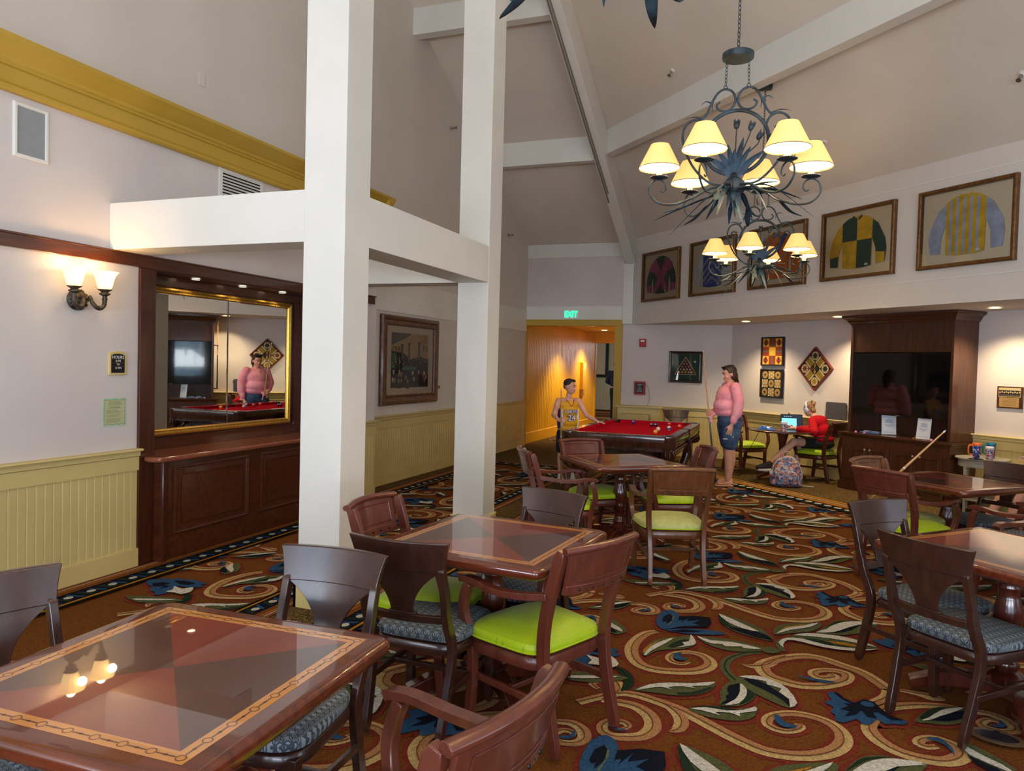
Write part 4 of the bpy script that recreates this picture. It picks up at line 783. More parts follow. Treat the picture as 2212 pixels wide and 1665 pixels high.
# ------------------------------------------------------------------ card tables
def make_table():
    t = thing('card_table', 'x', 'table')
    def rr(h, r_, n=6):
        out = []
        for cx, cy, a0 in ((h - r_, h - r_, 0), (-h + r_, h - r_, 90), (-h + r_, -h + r_, 180), (h - r_, -h + r_, 270)):
            for i in range(n + 1): a = R(a0 + 90 * i / n); out.append((cx + r_ * math.cos(a), cy + r_ * math.sin(a)))
        return out
    q = MB(); rows = []
    for h, z in ((.41, .700), (.435, .702), (.446, .710), (.45, .722), (.45, .738), (.446, .747), (.438, .752), (.425, .754)): rows.append([(x, y, z) for x, y in rr(h, .05 if h > .43 else .04)])
    q.grid(rows, closed=True); n = len(rows[0]); q.f.append(tuple(range(n))); q.m.append(0); q.f.append(tuple(range(n * 7, n * 8))); q.m.append(0)
    top = q.build('tabletop', M['tabler'], t, angle=50)
    q = MB(); z = .7544
    ho, hi = .385, .342
    for a, b_ in (((-1, -1), (1, -1)), ((1, -1), (1, 1)), ((1, 1), (-1, 1)), ((-1, 1), (-1, -1))):
        q.poly([(a[0] * ho, a[1] * ho, z), (b_[0] * ho, b_[1] * ho, z), (b_[0] * hi, b_[1] * hi, z), (a[0] * hi, a[1] * hi, z)], 0)
    for i, (a, b_) in enumerate((((-1, -1), (1, -1)), ((1, -1), (1, 1)), ((1, 1), (-1, 1)), ((-1, 1), (-1, -1)))):
        q.poly([(a[0] * hi, a[1] * hi, z), (b_[0] * hi, b_[1] * hi, z), (0, 0, z)], 1 + i % 2)
    cz = z + .0003; hm = (ho + hi) / 2
    def band_ring(cx, cy, r0, r1):
        vs = []; 
        for j in range(12): a = 2 * math.pi * j / 12; vs += [(cx + r0 * math.cos(a), cy + r0 * math.sin(a), cz), (cx + r1 * math.cos(a), cy + r1 * math.sin(a), cz)]
        q.add(vs, [(2 * j, 2 * j + 1, (2 * j + 3) % 24, (2 * j + 2) % 24) for j in range(12)], 3)
    N_ = 9
    for sx, sy, dx, dy in ((-1, -1, 1, 0), (1, -1, 0, 1), (1, 1, -1, 0), (-1, 1, 0, -1)):
        for i in range(N_):
            f = 2 * hm * i / N_; x = sx * hm + dx * f; y = sy * hm + dy * f
            band_ring(x, y, .0098, .0128)
            a, b_ = .014, 2 * hm / N_ - .014; w_ = .0022
            q.add([(x + dx * a + dy * w_, y + dy * a + dx * w_, cz), (x + dx * b_ + dy * w_, y + dy * b_ + dx * w_, cz), (x + dx * b_ - dy * w_, y + dy * b_ - dx * w_, cz), (x + dx * a - dy * w_, y + dy * a - dx * w_, cz)], [(0, 1, 2, 3)], 3)
            mx_, w_ = (a + b_) / 2, .0048
            q.add([(x + dx * (mx_ - .008) , y + dy * (mx_ - .008), cz), (x + dx * mx_ + dy * w_, y + dy * mx_ + dx * w_, cz), (x + dx * (mx_ + .008), y + dy * (mx_ + .008), cz), (x + dx * mx_ - dy * w_, y + dy * mx_ - dx * w_, cz)], [(0, 1, 2, 3)], 3)
    def gl(n_, c): return mat(n_, c, .3, coat=1, coat_r=.015)
    q.build('inlay', [gl('inlay_maple', (196, 134, 66)), vary(gl('inlay_red', (120, 42, 26)), (112, 38, 24), (128, 48, 30), nscale=3), vary(gl('inlay_brown', (70, 34, 24)), (64, 31, 22), (78, 40, 28), nscale=3), gl('inlay_chain', (92, 48, 30))], top, smooth=False)
    q = MB(); q.box((-.33, -.33, .675), (.33, .33, .70)); q.build('apron', M['tabler'], t, bevel=.004)
    pr = [(.075, .10), (.08, .12), (.085, .135), (.07, .15), (.05, .16), (.055, .175), (.06, .185), (.05, .20), (.043, .23), (.046, .27), (.06, .285), (.062, .295), (.05, .305), (.055, .315), (.06, .33), (.052, .345), (.06, .38), (.066, .42), (.064, .46), (.05, .52), (.044, .55), (.05, .565), (.052, .575), (.046, .585), (.05, .60), (.052, .64), (.07, .66), (.075, .676)]
    q = MB(); q.lathe(pr, n=28); q.build('pedestal', M['pedest'], t, angle=60)
    for i in range(4):
        q = MB(); q.T(Matrix.Rotation(R(45 + 90 * i), 4, 'Z'))
        bar(q, sm([(0, 0, .085), (.16, 0, .085), (.28, 0, .07), (.37, 0, .045), (.43, 0, .028)], 3), .07, [.09] * 4 + [.085, .08, .075, .07, .065, .06, .055, .05, .045], side=(0, 1, 0))
        q.build('foot', M['pedest'], t, bevel=.008)
    return t
tb = make_table()
for i, (x, y, a, lb) in enumerate(((-1.575, 1.565, 2, 'glossy inlaid card table filling the lower left corner, nearest the camera'), (-1.36, 3.40, -5, 'glossy inlaid card table in the middle, right of the nearer white post'),
                                   (-1.46, 6.76, 39, 'inlaid card table standing in front of the pool table'), (1.24, 6.96, 45, 'card table with a cue leaning on it, in front of the television cabinet'),
                                   (1.05, 4.30, 46, 'card table in the right foreground cut by the photo edge'))):
    o = tb if i == 0 else copy_tree(tb)
    o.location = (x, y, 0); o.rotation_euler = (0, 0, R(a)); tag(o, lb, 'table', 'square inlaid card tables')

# ------------------------------------------------------------------ small helpers for wall things: local x along wall, z up, front = -y
def pane_mat():
    m = bpy.data.materials.new('picture_glass'); m.use_nodes = True; t = m.node_tree
    for n_ in list(t.nodes): t.nodes.remove(n_)
    o = t.nodes.new('ShaderNodeOutputMaterial'); mx = t.nodes.new('ShaderNodeMixShader'); tr = t.nodes.new('ShaderNodeBsdfTransparent')
    gl = t.nodes.new('ShaderNodeBsdfGlossy'); gl.inputs['Roughness'].default_value = .01; fr = t.nodes.new('ShaderNodeFresnel'); fr.inputs[0].default_value = 1.5
    t.links.new(fr.outputs[0], mx.inputs[0]); t.links.new(tr.outputs[0], mx.inputs[1]); t.links.new(gl.outputs[0], mx.inputs[2]); t.links.new(mx.outputs[0], o.inputs[0])
    return m
M['pane'] = pane_mat()
RZL = R(90); RZD = R(-45)
def frame_mesh(w_, h_, rail, prof, name, m, parent, y0=0):
    """mitred rectangular frame, prof = [(in, out)] distance from outer edge inwards and depth forward"""
    q = MB(); cs = [(-1, -1), (1, -1), (1, 1), (-1, 1)]; rows = []
    for a, d in prof: rows.append([(sx * (w_ / 2 - a), y0 - d, sz * (h_ / 2 - a)) for sx, sz in cs])
    k = len(rows); vs = [p for r_ in rows for p in r_]
    fs = [(i * 4 + j, i * 4 + (j + 1) % 4, ((i + 1) % k) * 4 + (j + 1) % 4, ((i + 1) % k) * 4 + j) for i in range(k) for j in range(4)]
    q.add(vs, fs); return q.build(name, m, parent, angle=20)
def pp(q, pts, y, m=0): q.poly([(x, y, z) for x, z in pts], m)
M['framebr'] = vary(mat('bronze_gilt_frame', (104, 68, 32), .35, metal=.35), (90, 58, 27), (118, 80, 38), nscale=24)
M['matboard'] = mat('cream_mat_board', (224, 206, 172), .85)

# ------------------------------------------------------------------ wood trim and niche of the bar
mb = MB()
mb.box((-4.66, -3.5, 2.275), (-4.628, 7.585, 2.365)); mb.box((-4.66, -3.5, 2.358), (-4.615, 7.595, 2.372))
struct(mb.build('trim_18', M['dwoodx'], smooth=False, bevel=.003))
mb = MB(); mb.box((-4.93, 4.24, 0), (-4.635, 4.385, 2.275)); struct(mb.build('trim_19', M['dwood'], smooth=False, bevel=.003))
mb = MB(); mb.box((-4.93, 6.61, 0), (-4.635, 6.76, 2.275)); struct(mb.build('trim_20', M['dwood'], smooth=False, bevel=.003))
mb = MB(); mb.box((-4.955, 4.385, 0), (-4.925, 6.61, 2.36)); mb.box((-4.93, 4.3, 2.272), (-4.64, 6.7, 2.30)); mb.box((-4.925, 4.385, 2.19), (-4.90, 6.61, 2.272)); mb.box((-4.925, 6.45, .83), (-4.90, 6.61, 2.19)); mb.box((-4.925, 4.385, .83), (-4.90, 6.45, .925))
struct(mb.build('trim_21', M['dwoodx'], smooth=False, bevel=.003))
t = thing('bar_counter', 'dark cherry bar counter with raised panels and red granite top under the mirror', 'counter', (-4.66, 5.5, 0), RZL)
q = MB(); q.box((-1.115, -.10, 0), (1.11, -.0, .79)); q.build('body', M['dwoodx'], t, smooth=False, bevel=.003)
q = MB(); q.box((-1.115, -.112, 0), (-1.06, -.10, .79)); q.box((-1.112, -.118, 0), (-1.09, -.10, .79)); q.build('corner_moulding', M['dwood'], t, bevel=.003)
for x0, x1 in ((-1.0, -.137), (.02, 1.0)):
    w_, zc = (x1 - x0), .465
    q = MB()
    o = frame_mesh(w_, .545, .05, [(0, 0), (0, .014), (.012, .02), (.022, .012), (.03, .012), (.034, .004), (.075, .014), (.078, .014), (.08, 0)], 'raised_panel', M['dwoodx'], t)
    o.location = ((x0 + x1) / 2, -.10, zc)
    f_ = MB(); f_.box((-w_ / 2 + .075, -.014, -.545 / 2 + .075), (w_ / 2 - .075, 0, .545 / 2 - .075)); g = f_.build('panel_field', M['dwoodx'], o, smooth=False)
M['granite'] = vary(mat('red_granite', (128, 66, 44), .12, coat=.6, coat_r=.03), (92, 44, 32), (158, 92, 64), nscale=220, detail=2)
q = MB(); a_ = [(-1.12, .26), (1.105, .26), (1.105, -.19), (-1.14, -.19), (-1.20, -.17), (-1.225, -.12), (-1.225, -.03), (-1.12, -.03)]
q.prism(a_, .792, .832); q.build('countertop', M['granite'], t, bevel=.014, seg=3)
# mirror
t = thing('wall_mirror', 'wide gilt framed wall mirror over the bar counter', 'mirror', (-4.90, 5.395, 1.562), RZL)
frame_mesh(1.93, 1.235, .05, [(0, 0), (0, .02), (.006, .03), (.02, .034), (.034, .026), (.044, .028), (.052, .016), (.052, 0)], 'frame', M['gold'], t)
for x0, x1 in ((-.913, .053), (.058, .913)):
    q = MB(); zz = .566; b_ = .008
    o4 = [(x0, -.010, -zz), (x1, -.010, -zz), (x1, -.010, zz), (x0, -.010, zz)]; i4 = [(x0 + b_, -.0112, -zz + b_), (x1 - b_, -.0112, -zz + b_), (x1 - b_, -.0112, zz - b_), (x0 + b_, -.0112, zz - b_)]
    q.add(o4 + i4, [(4, 5, 6, 7)] + [(j, (j + 1) % 4, 4 + (j + 1) % 4, 4 + j) for j in range(4)]); q.build('mirror_pane', M['mirror'], t, smooth=False)
q = MB(); nb = 60
for j in range(nb):
    x = -.905 + 1.81 * j / (nb - 1)
    for s_ in (-1, 1): q.ell((x, -.028, s_ * .574), (.006, .004, .004), 6, 4)
q.build('beading', M['gold'], t)
# downlights
M['lampglow'] = mat('downlight_glow', (255, 240, 210), .5, emit=(255, 226, 178), estr=14)
M['lampring'] = mat('downlight_ring', (226, 222, 212), .5)
def downlight(x, y, z, r_, label, grp, watt, on=True, spot=95, down=True):
    t = thing('ceiling_downlight', label, 'ceiling light', (x, y, z), 0, grp)
    q = MB(); q.lathe([(r_, 0), (r_, -.006), (r_ * .8, -.008), (r_ * .74, -.002), (r_ * .74, .0), (r_, 0)], n=24, cap=False); q.build('trim_ring', M['lampring'], t)
    q = MB(); q.lathe([(r_ * .74, -.001), (.001, -.0015)], n=24, cap=False); q.build('lens', M['lampglow'], t)
    if watt: light('SPOT', 'downlight', (x, y, z - .02), watt, WARM, (0, 0, 0), spot=R(spot), blend=.7, radius=.04)
for y_, n_ in ((4.93, 'nearest the column of hours signs'), (5.5, 'middle one'), (6.07, 'farthest')):
    downlight(-4.77, y_, 2.27, .042, 'small round downlight in the niche above the bar mirror, ' + n_, 'downlights in the bar niche', 16, spot=110)
for c_, u_, n_ in ((8.42, -9.46, 'above the two stacked quilt panels'), (8.55, -7.72, 'left of the television cabinet'), (8.55, -5.50, 'right of the television cabinet')):
    p_ = dpt(c_, u_); downlight(p_[0], p_[1], 2.408, .085, 'round recessed downlight in the alcove soffit, ' + n_, 'downlights in the alcove soffit', 110, spot=125)
for x_, y_, n_ in ((-4.25, 16.2, 'nearer the exit sign'), (-4.45, 18.2, 'deeper in')): downlight(x_, y_, 2.515, .09, 'round recessed downlight in the yellow passage, ' + n_, 'downlights in the passage', 260, spot=110)

# ------------------------------------------------------------------ sconce
M['shadeglass'] = mat('alabaster_glass', (250, 214, 150), .4, emit=(255, 206, 130), estr=2.6)
M['bulbglow'] = mat('bulb_glow', (255, 240, 200), .5, emit=(255, 226, 160), estr=16)
t = thing('wall_sconce', 'lit two-arm bronze wall sconce with frosted bell shades above the hours sign', 'wall light', (-4.66, 3.72, 1.985), RZL)
q = MB(); q.T(Matrix.Rotation(R(90), 4, 'X')); q.lathe([(.072, 0), (.075, .012), (.066, .03), (.058, .036), (.05, .05), (.03, .062), (.022, .075), (.014, .082), (.001, .085)], n=32)
for j in range(10): a = j * math.pi / 5; q.tube([(.035 * math.cos(a), .035 * math.sin(a), .05), (.058 * math.cos(a), .058 * math.sin(a), .038), (.074 * math.cos(a), .074 * math.sin(a), .02)], [.005, .012, .004], 6)
q.build('backplate', M['bronze'], t)
for s_, lb in ((-1, 'left'), (1, 'right')):
    sx = s_ * .118
    q = MB(); P_ = sm([(s_ * .02, -.05, .0), (s_ * .035, -.08, .012), (s_ * .028, -.10, .02), (s_ * .036, -.112, -.02), (s_ * .062, -.125, -.052), (s_ * .09, -.13, -.052), (s_ * .112, -.13, -.03), (sx, -.13, .0), (sx, -.13, .035)], 5)
    q.tube(P_, [.008] * 6 + [.012] * 8 + [.015] * (len(P_) - 14), 10); q.ell((s_ * .074, -.128, -.054), (.008, .016, .018), 8, 6)
    for a in range(4): q.tube([(sx + .014 * math.cos(a * 1.57), -.13 + .014 * math.sin(a * 1.57), .0), (sx + .018 * math.cos(a * 1.57), -.13 + .018 * math.sin(a * 1.57), .012), (sx + .027 * math.cos(a * 1.57), -.13 + .027 * math.sin(a * 1.57), .016)], [.005, .004, .001], 5)
    arm_ = q.build('arm', M['bronze'], t)
    q = MB(); q.lathe([(.012, .03), (.02, .036), (.035, .045), (.036, .052), (.022, .06), (.024, .064), (.046, .078), (.047, .08), (.02, .079)], (sx, -.13, 0), 24); q.build('cup', M['bronze'], arm_)
    q = MB(); rows = []
    for r_, z in ((.028, .081), (.040, .088), (.047, .105), (.053, .13), (.060, .16), (.071, .185), (.082, .20), (.088, .204), (.084, .2), (.068, .18), (.056, .155), (.046, .12), (.038, .094), (.02, .086)):
        rows.append([(sx + r_ * (1 + .025 * math.cos(10 * a)) * math.cos(a), -.13 + r_ * (1 + .025 * math.cos(10 * a)) * math.sin(a), z) for a in [2 * math.pi * j / 60 for j in range(60)]])
    q.grid(rows, closed=True); q.build('lamp_shade', M['shadeglass'], arm_, angle=60)
    q = MB(); q.ell((sx, -.13, .135), (.022, .022, .034), 12, 8); q.build('bulb', M['bulbglow'], arm_)
    light('POINT', 'sconce_light', (-4.66 + .13, 3.72 + sx, 1.985 + .225), 1.5, (1, .70, .36), radius=.03)
    light('POINT', 'sconce_light', (-4.66 + .235, 3.72 + sx, 1.985 + .13), 1.0, (1, .70, .36), radius=.03)

# ------------------------------------------------------------------ signs on the left wall
t = thing('hours_sign', 'arched black hours sign in a yellow frame beside the bar', 'sign', (-4.66, 4.052, 1.548), RZL)
def arch(w_, h_, bulge, n=10):
    return [(-w_, -h_), (w_, -h_), (w_, h_ - bulge)] + [(w_ * math.cos(math.pi * j / n), h_ - bulge + bulge * math.sin(math.pi * j / n)) for j in range(1, n)] + [(-w_, h_ - bulge)]
q = MB(); q.slab([(x, 0, z) for x, z in arch(.076, .088, .022)], (0, -1, 0), .016); q.build('frame', M['cream'], t, bevel=.005, seg=3)
q = MB(); q.slab([(x, -.0155, z - .001) for x, z in arch(.058, .071, .018)], (0, -1, 0), .0015); q.build('face', M['black'], t, smooth=False)
RX = Matrix.Rotation(R(90), 4, 'X')
for s_, z_, h_ in (('HOURS', .043, .031), ('4 PM', .015, .022), ('TO', -.010, .020), ('11 PM', -.037, .022)): text_mesh(s_, h_, Matrix.Translation((0, -.0178, z_)) @ RX, M['white'], 'lettering', t, .0005)
q = MB()
for z_ in (.028, .002, -.023): q.box((-.052, -.0178, z_ - .0006), (.052, -.017, z_ + .0006))
q.build('divider_lines', mat('grey_line', (96, 100, 104), .6), t, smooth=False)
t = thing('notice_card', 'pale green notice card with a wavy green border below the hours sign', 'notice', (-4.66, 4.038, 1.187), RZL)
q = MB(); q.slab([(-.098, 0, -.103), (.098, 0, -.103), (.098, 0, .103), (-.098, 0, .103)], (0, -1, 0), .003)
q.build('card', vary(mat('notice_border', (168, 196, 168), .7), (146, 184, 156), (190, 206, 176), nscale=70), t, smooth=False)
q = MB(); pp(q, [(-.086, -.09), (.086, -.09), (.086, .09), (-.086, .09)], -.0034, 0); pp(q, [(-.084, -.088), (.084, -.088), (.084, .088), (-.084, .088)], -.0036, 1)
random.seed(3)
for k_ in range(26):
    z_ = .078 - k_ * .0062
    if k_ in (5, 9, 15, 19): continue
    L_ = random.uniform(.045, .07); q.box((-.072 if k_ > 8 else -L_, -.0042, z_ - (.0016 if k_ == 7 else .0009)), ((-.072 + 2 * L_) if k_ > 8 else L_, -.0037, z_ + (.0016 if k_ == 7 else .0009)), 2)
q.build('printed_text', [mat('notice_rule', (70, 96, 70), .8), mat('notice_paper', (188, 190, 142), .8), mat('notice_ink', (112, 116, 84), .8)], t, smooth=False)
# ceiling speaker, grille, plates
t = thing('wall_speaker', 'flush rectangular wall speaker with grey grille near the top left corner', 'speaker', (-4.66, 3.385, 3.028), RZL)
frame_mesh(.235, .345, .02, [(0, 0), (0, .012), (.006, .016), (.02, .016), (.024, .006), (.024, 0)], 'frame', M['trimw'], t)
q = MB(); q.box((-.1, -.008, -.155), (.1, 0, .155)); q.build('grille', vary(mat('speaker_grille', (140, 144, 146), .7), (136, 140, 142), (146, 150, 152), nscale=200), t, smooth=False)
t = thing('air_vent', 'white louvred air vent between the mustard band and the beam', 'vent', (-4.66, 5.34, 3.10), RZL)
frame_mesh(.56, .30, .03, [(0, 0), (0, .008), (.03, .012), (.034, .012), (.034, 0)], 'frame', M['trimw'], t)
q = MB(); q.box((-.25, -.001, -.12), (.25, .0, .12)); q.build('opening', M['black'], t, smooth=False)
for k_ in range(9):
    z_ = -.108 + k_ * .027; q = MB(); q.hexa([(-.25, -.002, z_ + .01), (.25, -.002, z_ + .01), (.25, -.014, z_ - .006), (-.25, -.014, z_ - .006), (-.25, -.002, z_ + .013), (.25, -.002, z_ + .013), (.25, -.014, z_ - .003), (-.25, -.014, z_ - .003)]); q.build('louvre', M['trimw'], t, smooth=False)
for nm, lb, loc, rz_ in (('blank_plate', 'small white blank plate high on the upper left wall, above the mustard band', (-4.96, 5.16, 4.05), RZL), ('blank_plate', 'small white blank plate on the tall wall between the two white posts', (-4.96, 10.05, 4.10), RZL)):
    q = MB(); q.box((-.035, -.008, -.055), (.035, 0, .055)); o = q.build(nm, M['wall_hi'], None, bevel=.003); o.location = loc; o.rotation_euler = (0, 0, rz_); tag(o, lb, 'wall plate')
t = thing('power_outlet', 'white power outlet in the panelled wainscot left of the passage', 'outlet', (-4.945, 12.66, .42), RZL)
q = MB(); q.box((-.035, -.008, -.055), (.035, 0, .055)); q.build('plate', M['cream'], t, bevel=.003)
q = MB(); q.box((-.016, -.0095, .008), (.016, -.007, .038)); q.box((-.016, -.0095, -.038), (.016, -.007, -.008)); q.build('sockets', M['white'], t)
# sprinklers
def sprinkler(loc, nrm, label, grp):
    t = thing('sprinkler', label, 'sprinkler', loc, 0, grp); n_ = Vector(nrm).normalized()
    t.rotation_euler = n_.to_track_quat('Z', 'Y').to_euler()
    q = MB(); q.lathe([(.035, 0), (.034, .006), (.018, .012), (.014, .02)], n=20); q.build('escutcheon', M['trimw'] if grp.startswith('ceiling') else M['chrome'], t)
    q = MB(); q.lathe([(.012, .015), (.012, .045), (.008, .05), (.008, .075)], n=12); q.tube([(.018, 0, .04), (.022, 0, .06), (.006, 0, .085)], .003, 5); q.tube([(-.018, 0, .04), (-.022, 0, .06), (-.006, 0, .085)], .003, 5); q.lathe([(.004, .08), (.024, .088), (.024, .091), (.002, .092)], n=14); q.build('head', mat('dull_metal', (150, 146, 138), .35, metal=.9), t)
sprinkler((-4.96, 10.2, 5.16), (1, -.1, 0), 'chrome sidewall sprinkler on the tall left wall between the posts', 'wall sprinklers'); sprinkler((-4.95, 12.67, 3.97), (1, -.1, 0), 'chrome sidewall sprinkler on the tall left wall right of the farther post', 'wall sprinklers')
nJ = (-.69 / S2, -.69 / S2, -1)
for x_, y_, lb in ((-1.57, 9.65, 'above and left of the front chandelier'), (.27, 9.85, 'right of the chandelier shades'), (1.91, 8.18, 'at the right edge of the photo')):
    sprinkler((x_, y_, eJ((x_ + y_) / S2) - .002), nJ, 'pendent sprinkler on the sloped ceiling, ' + lb, 'ceiling sprinklers')

# ------------------------------------------------------------------ large framed print beyond the posts
t = thing('framed_print', 'large wooden framed print of a crowded billiard hall on the left wall', 'picture', (-4.95, 9.05, 1.625), RZL)
o = frame_mesh(1.62, 1.19, .15, [(0, 0), (0, .025), (.02, .045), (.05, .05), (.07, .035), (.10, .03), (.125, .038), (.135, .02), (.135, 0)], 'frame', vary(mat('walnut_frame', (96, 60, 36), .35, coat=.3), (72, 42, 24), (112, 72, 44), nscale=20), t)
q = MB()
for sx, sz, L_, ax in ((0, 1, 1.36, 0), (0, -1, 1.36, 0), (1, 0, .92, 1), (-1, 0, .92, 1)):
    nn = int(L_ / .035)
    for j in range(nn):
        d_ = -L_ / 2 + L_ * (j + .5) / nn
        q.ell((d_, -.037, sz * .477) if ax == 0 else (sx * .692, -.037, d_), (.013, .006, .009) if ax == 0 else (.009, .006, .013), 6, 4)
q.build('carved_edge', M['framebr'], o)
q = MB(); pp(q, [(-.68, -.46), (.68, -.46), (.68, .46), (-.68, .46)], -.008); q.build('mat_board', mat('print_mat', (206, 190, 164), .85), t, smooth=False)
pc = [mat('print_' + n_, c_, .8) for n_, c_ in (('sepia', (176, 150, 104)), ('dark', (44, 40, 38)), ('green', (72, 112, 90)), ('pale', (206, 182, 150)), ('shade', (104, 94, 84)), ('skin', (168, 130, 100)))]
q = MB(); w_, h_ = .53, .37; y_ = -.0095
pp(q, [(-w_, -h_), (w_, -h_), (w_, h_), (-w_, h_)], y_, 0); pp(q, [(-w_, h_), (.02, h_), (-.15, h_ - .07), (-w_, .2)], y_ - .0004, 4)
pp(q, [(-w_, -h_), (w_, -h_), (w_, .02), (.28, .06), (0, .02), (-.2, .1), (-w_, .12)], y_ - .0005, 1)
for x_, b_, c_ in ((-.24, .02, .20), (-.05, .02, .22), (.24, .02, .24)): pp(q, [(x_ - .03, b_), (x_ + .03, b_), (x_ + .03, c_), (x_ - .03, c_)], y_ - .0007, 4); pp(q, [(x_ - .034, c_), (x_ + .034, c_), (x_ + .034, c_ + .02), (x_ - .034, c_ + .02)], y_ - .0008, 1)
for x_, z_ in ((.38, .19), (.46, .18), (-.4, .15), (-.33, .15)): pp(q, [(x_ - .015, z_ - .05), (x_ + .015, z_ - .05), (x_ + .015, z_ + .03), (x_ - .015, z_ + .03)], y_ - .0008, 4)
pp(q, [(-.27, -.13), (.14, -.13), (.2, -.085), (-.18, -.075)], y_ - .0009, 2); pp(q, [(-w_, -.12), (-.44, -.1), (-.4, .1), (-w_, .1)], y_ - .0009, 2)
random.seed(11)
for k_ in range(70):
    x_ = random.uniform(-.5, .5); z_ = random.uniform(-.06, .07) if k_ < 50 else random.uniform(-.3, -.15); s_ = .010 if k_ < 50 else .026
    pp(q, [(x_ + s_ * math.cos(a * 1.047), z_ + 1.3 * s_ * math.sin(a * 1.047)) for a in range(6)], y_ - .001 - k_ * .000005, 5 if k_ % 3 else 3)
    if k_ >= 50: pp(q, [(x_ - .05, z_ - .1), (x_ + .05, z_ - .1), (x_ + .02, z_ - .03), (x_ - .02, z_ - .03)], y_ - .00095, 1)
q.build('picture', pc, t, smooth=False)
q = MB(); pp(q, [(-.68, -.46), (.68, -.46), (.68, .46), (-.68, .46)], -.016); q.build('glass_pane', M['pane'], t, smooth=False)
q = MB(); q.box((-.055, -.004, -.022), (.055, 0, .022)); o = q.build('brass_caption_plate', mat('dull_brass', (112, 84, 40), .4, metal=.6), None, bevel=.002); o.location = (-4.95, 9.935, 1.24); o.rotation_euler = (0, 0, RZL); tag(o, 'small brass caption plate right of the large framed print', 'plate')

# ------------------------------------------------------------------ jockey silks in shadow boxes
def satin(n_, c): 
    m = mat('satin_' + n_, c, .32, sheen=.2); return vary(m, tuple(int(x * .9) for x in c), tuple(min(255, int(x * 1.06)) for x in c), (1, 1, 1), 9, 3, bump=.9, bscale=16)
SAT = {k: satin(k, c) for k, c in dict(green=(28, 66, 50), pink=(196, 72, 140), blue=(40, 72, 164), grey=(150, 156, 166), white=(212, 216, 224), orange=(226, 116, 28), navy=(46, 52, 130), yellow=(222, 176, 20), silver=(170, 178, 202)).items()}
TOR = [(-.055, .335), (-.14, .315), (-.225, .265), (-.222, 0), (-.215, -.30), (-.1, -.318), (.1, -.318), (.215, -.30), (.222, 0), (.225, .265), (.14, .315), (.055, .335)]
SLV = [(.195, .285), (.30, .205), (.405, .01), (.425, -.12), (.405, -.275), (.285, -.285), (.275, -.10), (.225, .03)]
SLT = [(.195, .285), (.30, .205), (.35, .115), (.222, .06)]
SLB = [(.41, -.16), (.405, -.275), (.285, -.285), (.277, -.14)]
def silk(k_, u, body, sleeves, deco, label):
    p_ = dpt(7.76, u); t = thing('framed_jockey_silk', label, 'picture', (p_[0], p_[1], 3.25), RZD, 'framed jockey silks')
    frame_mesh(1.10, .885, .05, [(0, 0), (0, .05), (.01, .06), (.03, .058), (.042, .05), (.045, .02), (.045, 0)], 'frame', M['framebr'], t)
    q = MB(); pp(q, [(-.52, -.41), (.52, -.41), (.52, .41), (-.52, .41)], -.006); q.build('mat_board', M['matboard'], t, smooth=False)
    mats_ = []; 
    def mi(c):
        if SAT[c] not in mats_: mats_.append(SAT[c])
        return mats_.index(SAT[c])
    q = MB(); q.slab([(x, -.010, z) for x, z in TOR], (0, -1, 0), .014, mi(body))
    for c, pts in deco: q.slab([(x, -.022, z) for x, z in pts], (0, -1, 0), .003, mi(c))
    q.box((.13, -.0275, -.295), (.175, -.025, -.268), mi('white')); q.build('shirt_body', mats_, t, bevel=.002)
    mats2 = []; mats_, keep = mats2, mats_
    for s_ in (-1, 1):
        mats2 = []; mats_ = mats2
        q = MB(); base, top_, bot = sleeves[0 if s_ < 0 else 1]
        q.slab([(x * s_, -.009, z) for x, z in SLV], (0, -1, 0), .012, mi(base))
        if top_: q.slab([(x * s_, -.0205, z) for x, z in SLT], (0, -1, 0), .003, mi(top_))
        if bot: q.slab([(x * s_, -.0205, z) for x, z in SLB], (0, -1, 0), .003, mi(bot))
        q.build('sleeve', mats_, t, bevel=.002)
    q = MB(); q.slab([(-.06, -.02, .345), (-.012, -.02, .305), (-.02, -.02, .28), (-.075, -.02, .32)], (0, -1, 0), .01); q.slab([(.06, -.02, .345), (.012, -.02, .305), (.02, -.02, .28), (.075, -.02, .32)], (0, -1, 0), .01)
    q.build('collar', SAT[{'orange': 'navy', 'grey': 'green'}.get(body, 'green' if k_ == 4 else body)], t, bevel=.002)
    q = MB(); pp(q, [(-.51, -.40), (.51, -.40), (.51, .40), (-.51, .40)], -.045); q.build('glass_pane', M['pane'], t, smooth=False)
silk(1, -10.90, 'green', (('green', 'pink', 'pink'), ('green', 'pink', 'pink')), [('pink', [(-.224, .25), (-.15, .30), (.217, -.25), (.212, -.3), (.15, -.31), (-.222, .10)]), ('pink', [(.224, .25), (.15, .30), (-.217, -.25), (-.212, -.3), (-.15, -.31), (.222, .10)])], 'framed jockey silk in green with a pink cross, leftmost on the high wall')
chev = []
for k_ in range(5):
    z_ = .24 - k_ * .125
    chev.append(('grey', [(-.22, z_ - .19 if z_ - .19 > -.3 else -.3), (0, z_), (0, z_ - .05), (-.22, max(z_ - .24, -.3))])); chev.append(('grey', [(.22, max(z_ - .19, -.3)), (0, z_), (0, z_ - .05), (.22, max(z_ - .24, -.3))]))
silk(2, -9.515, 'blue', (('white', None, None), ('white', None, None)), chev[:8], 'framed blue jockey silk with grey chevrons and white sleeves')
silk(3, -8.115, 'orange', (('orange', None, None), ('orange', None, None)), [('navy', [(.13, .315), (.20, .28), (-.08, -.12), (-.16, -.05)])], 'framed orange jockey silk with a dark blue sash')
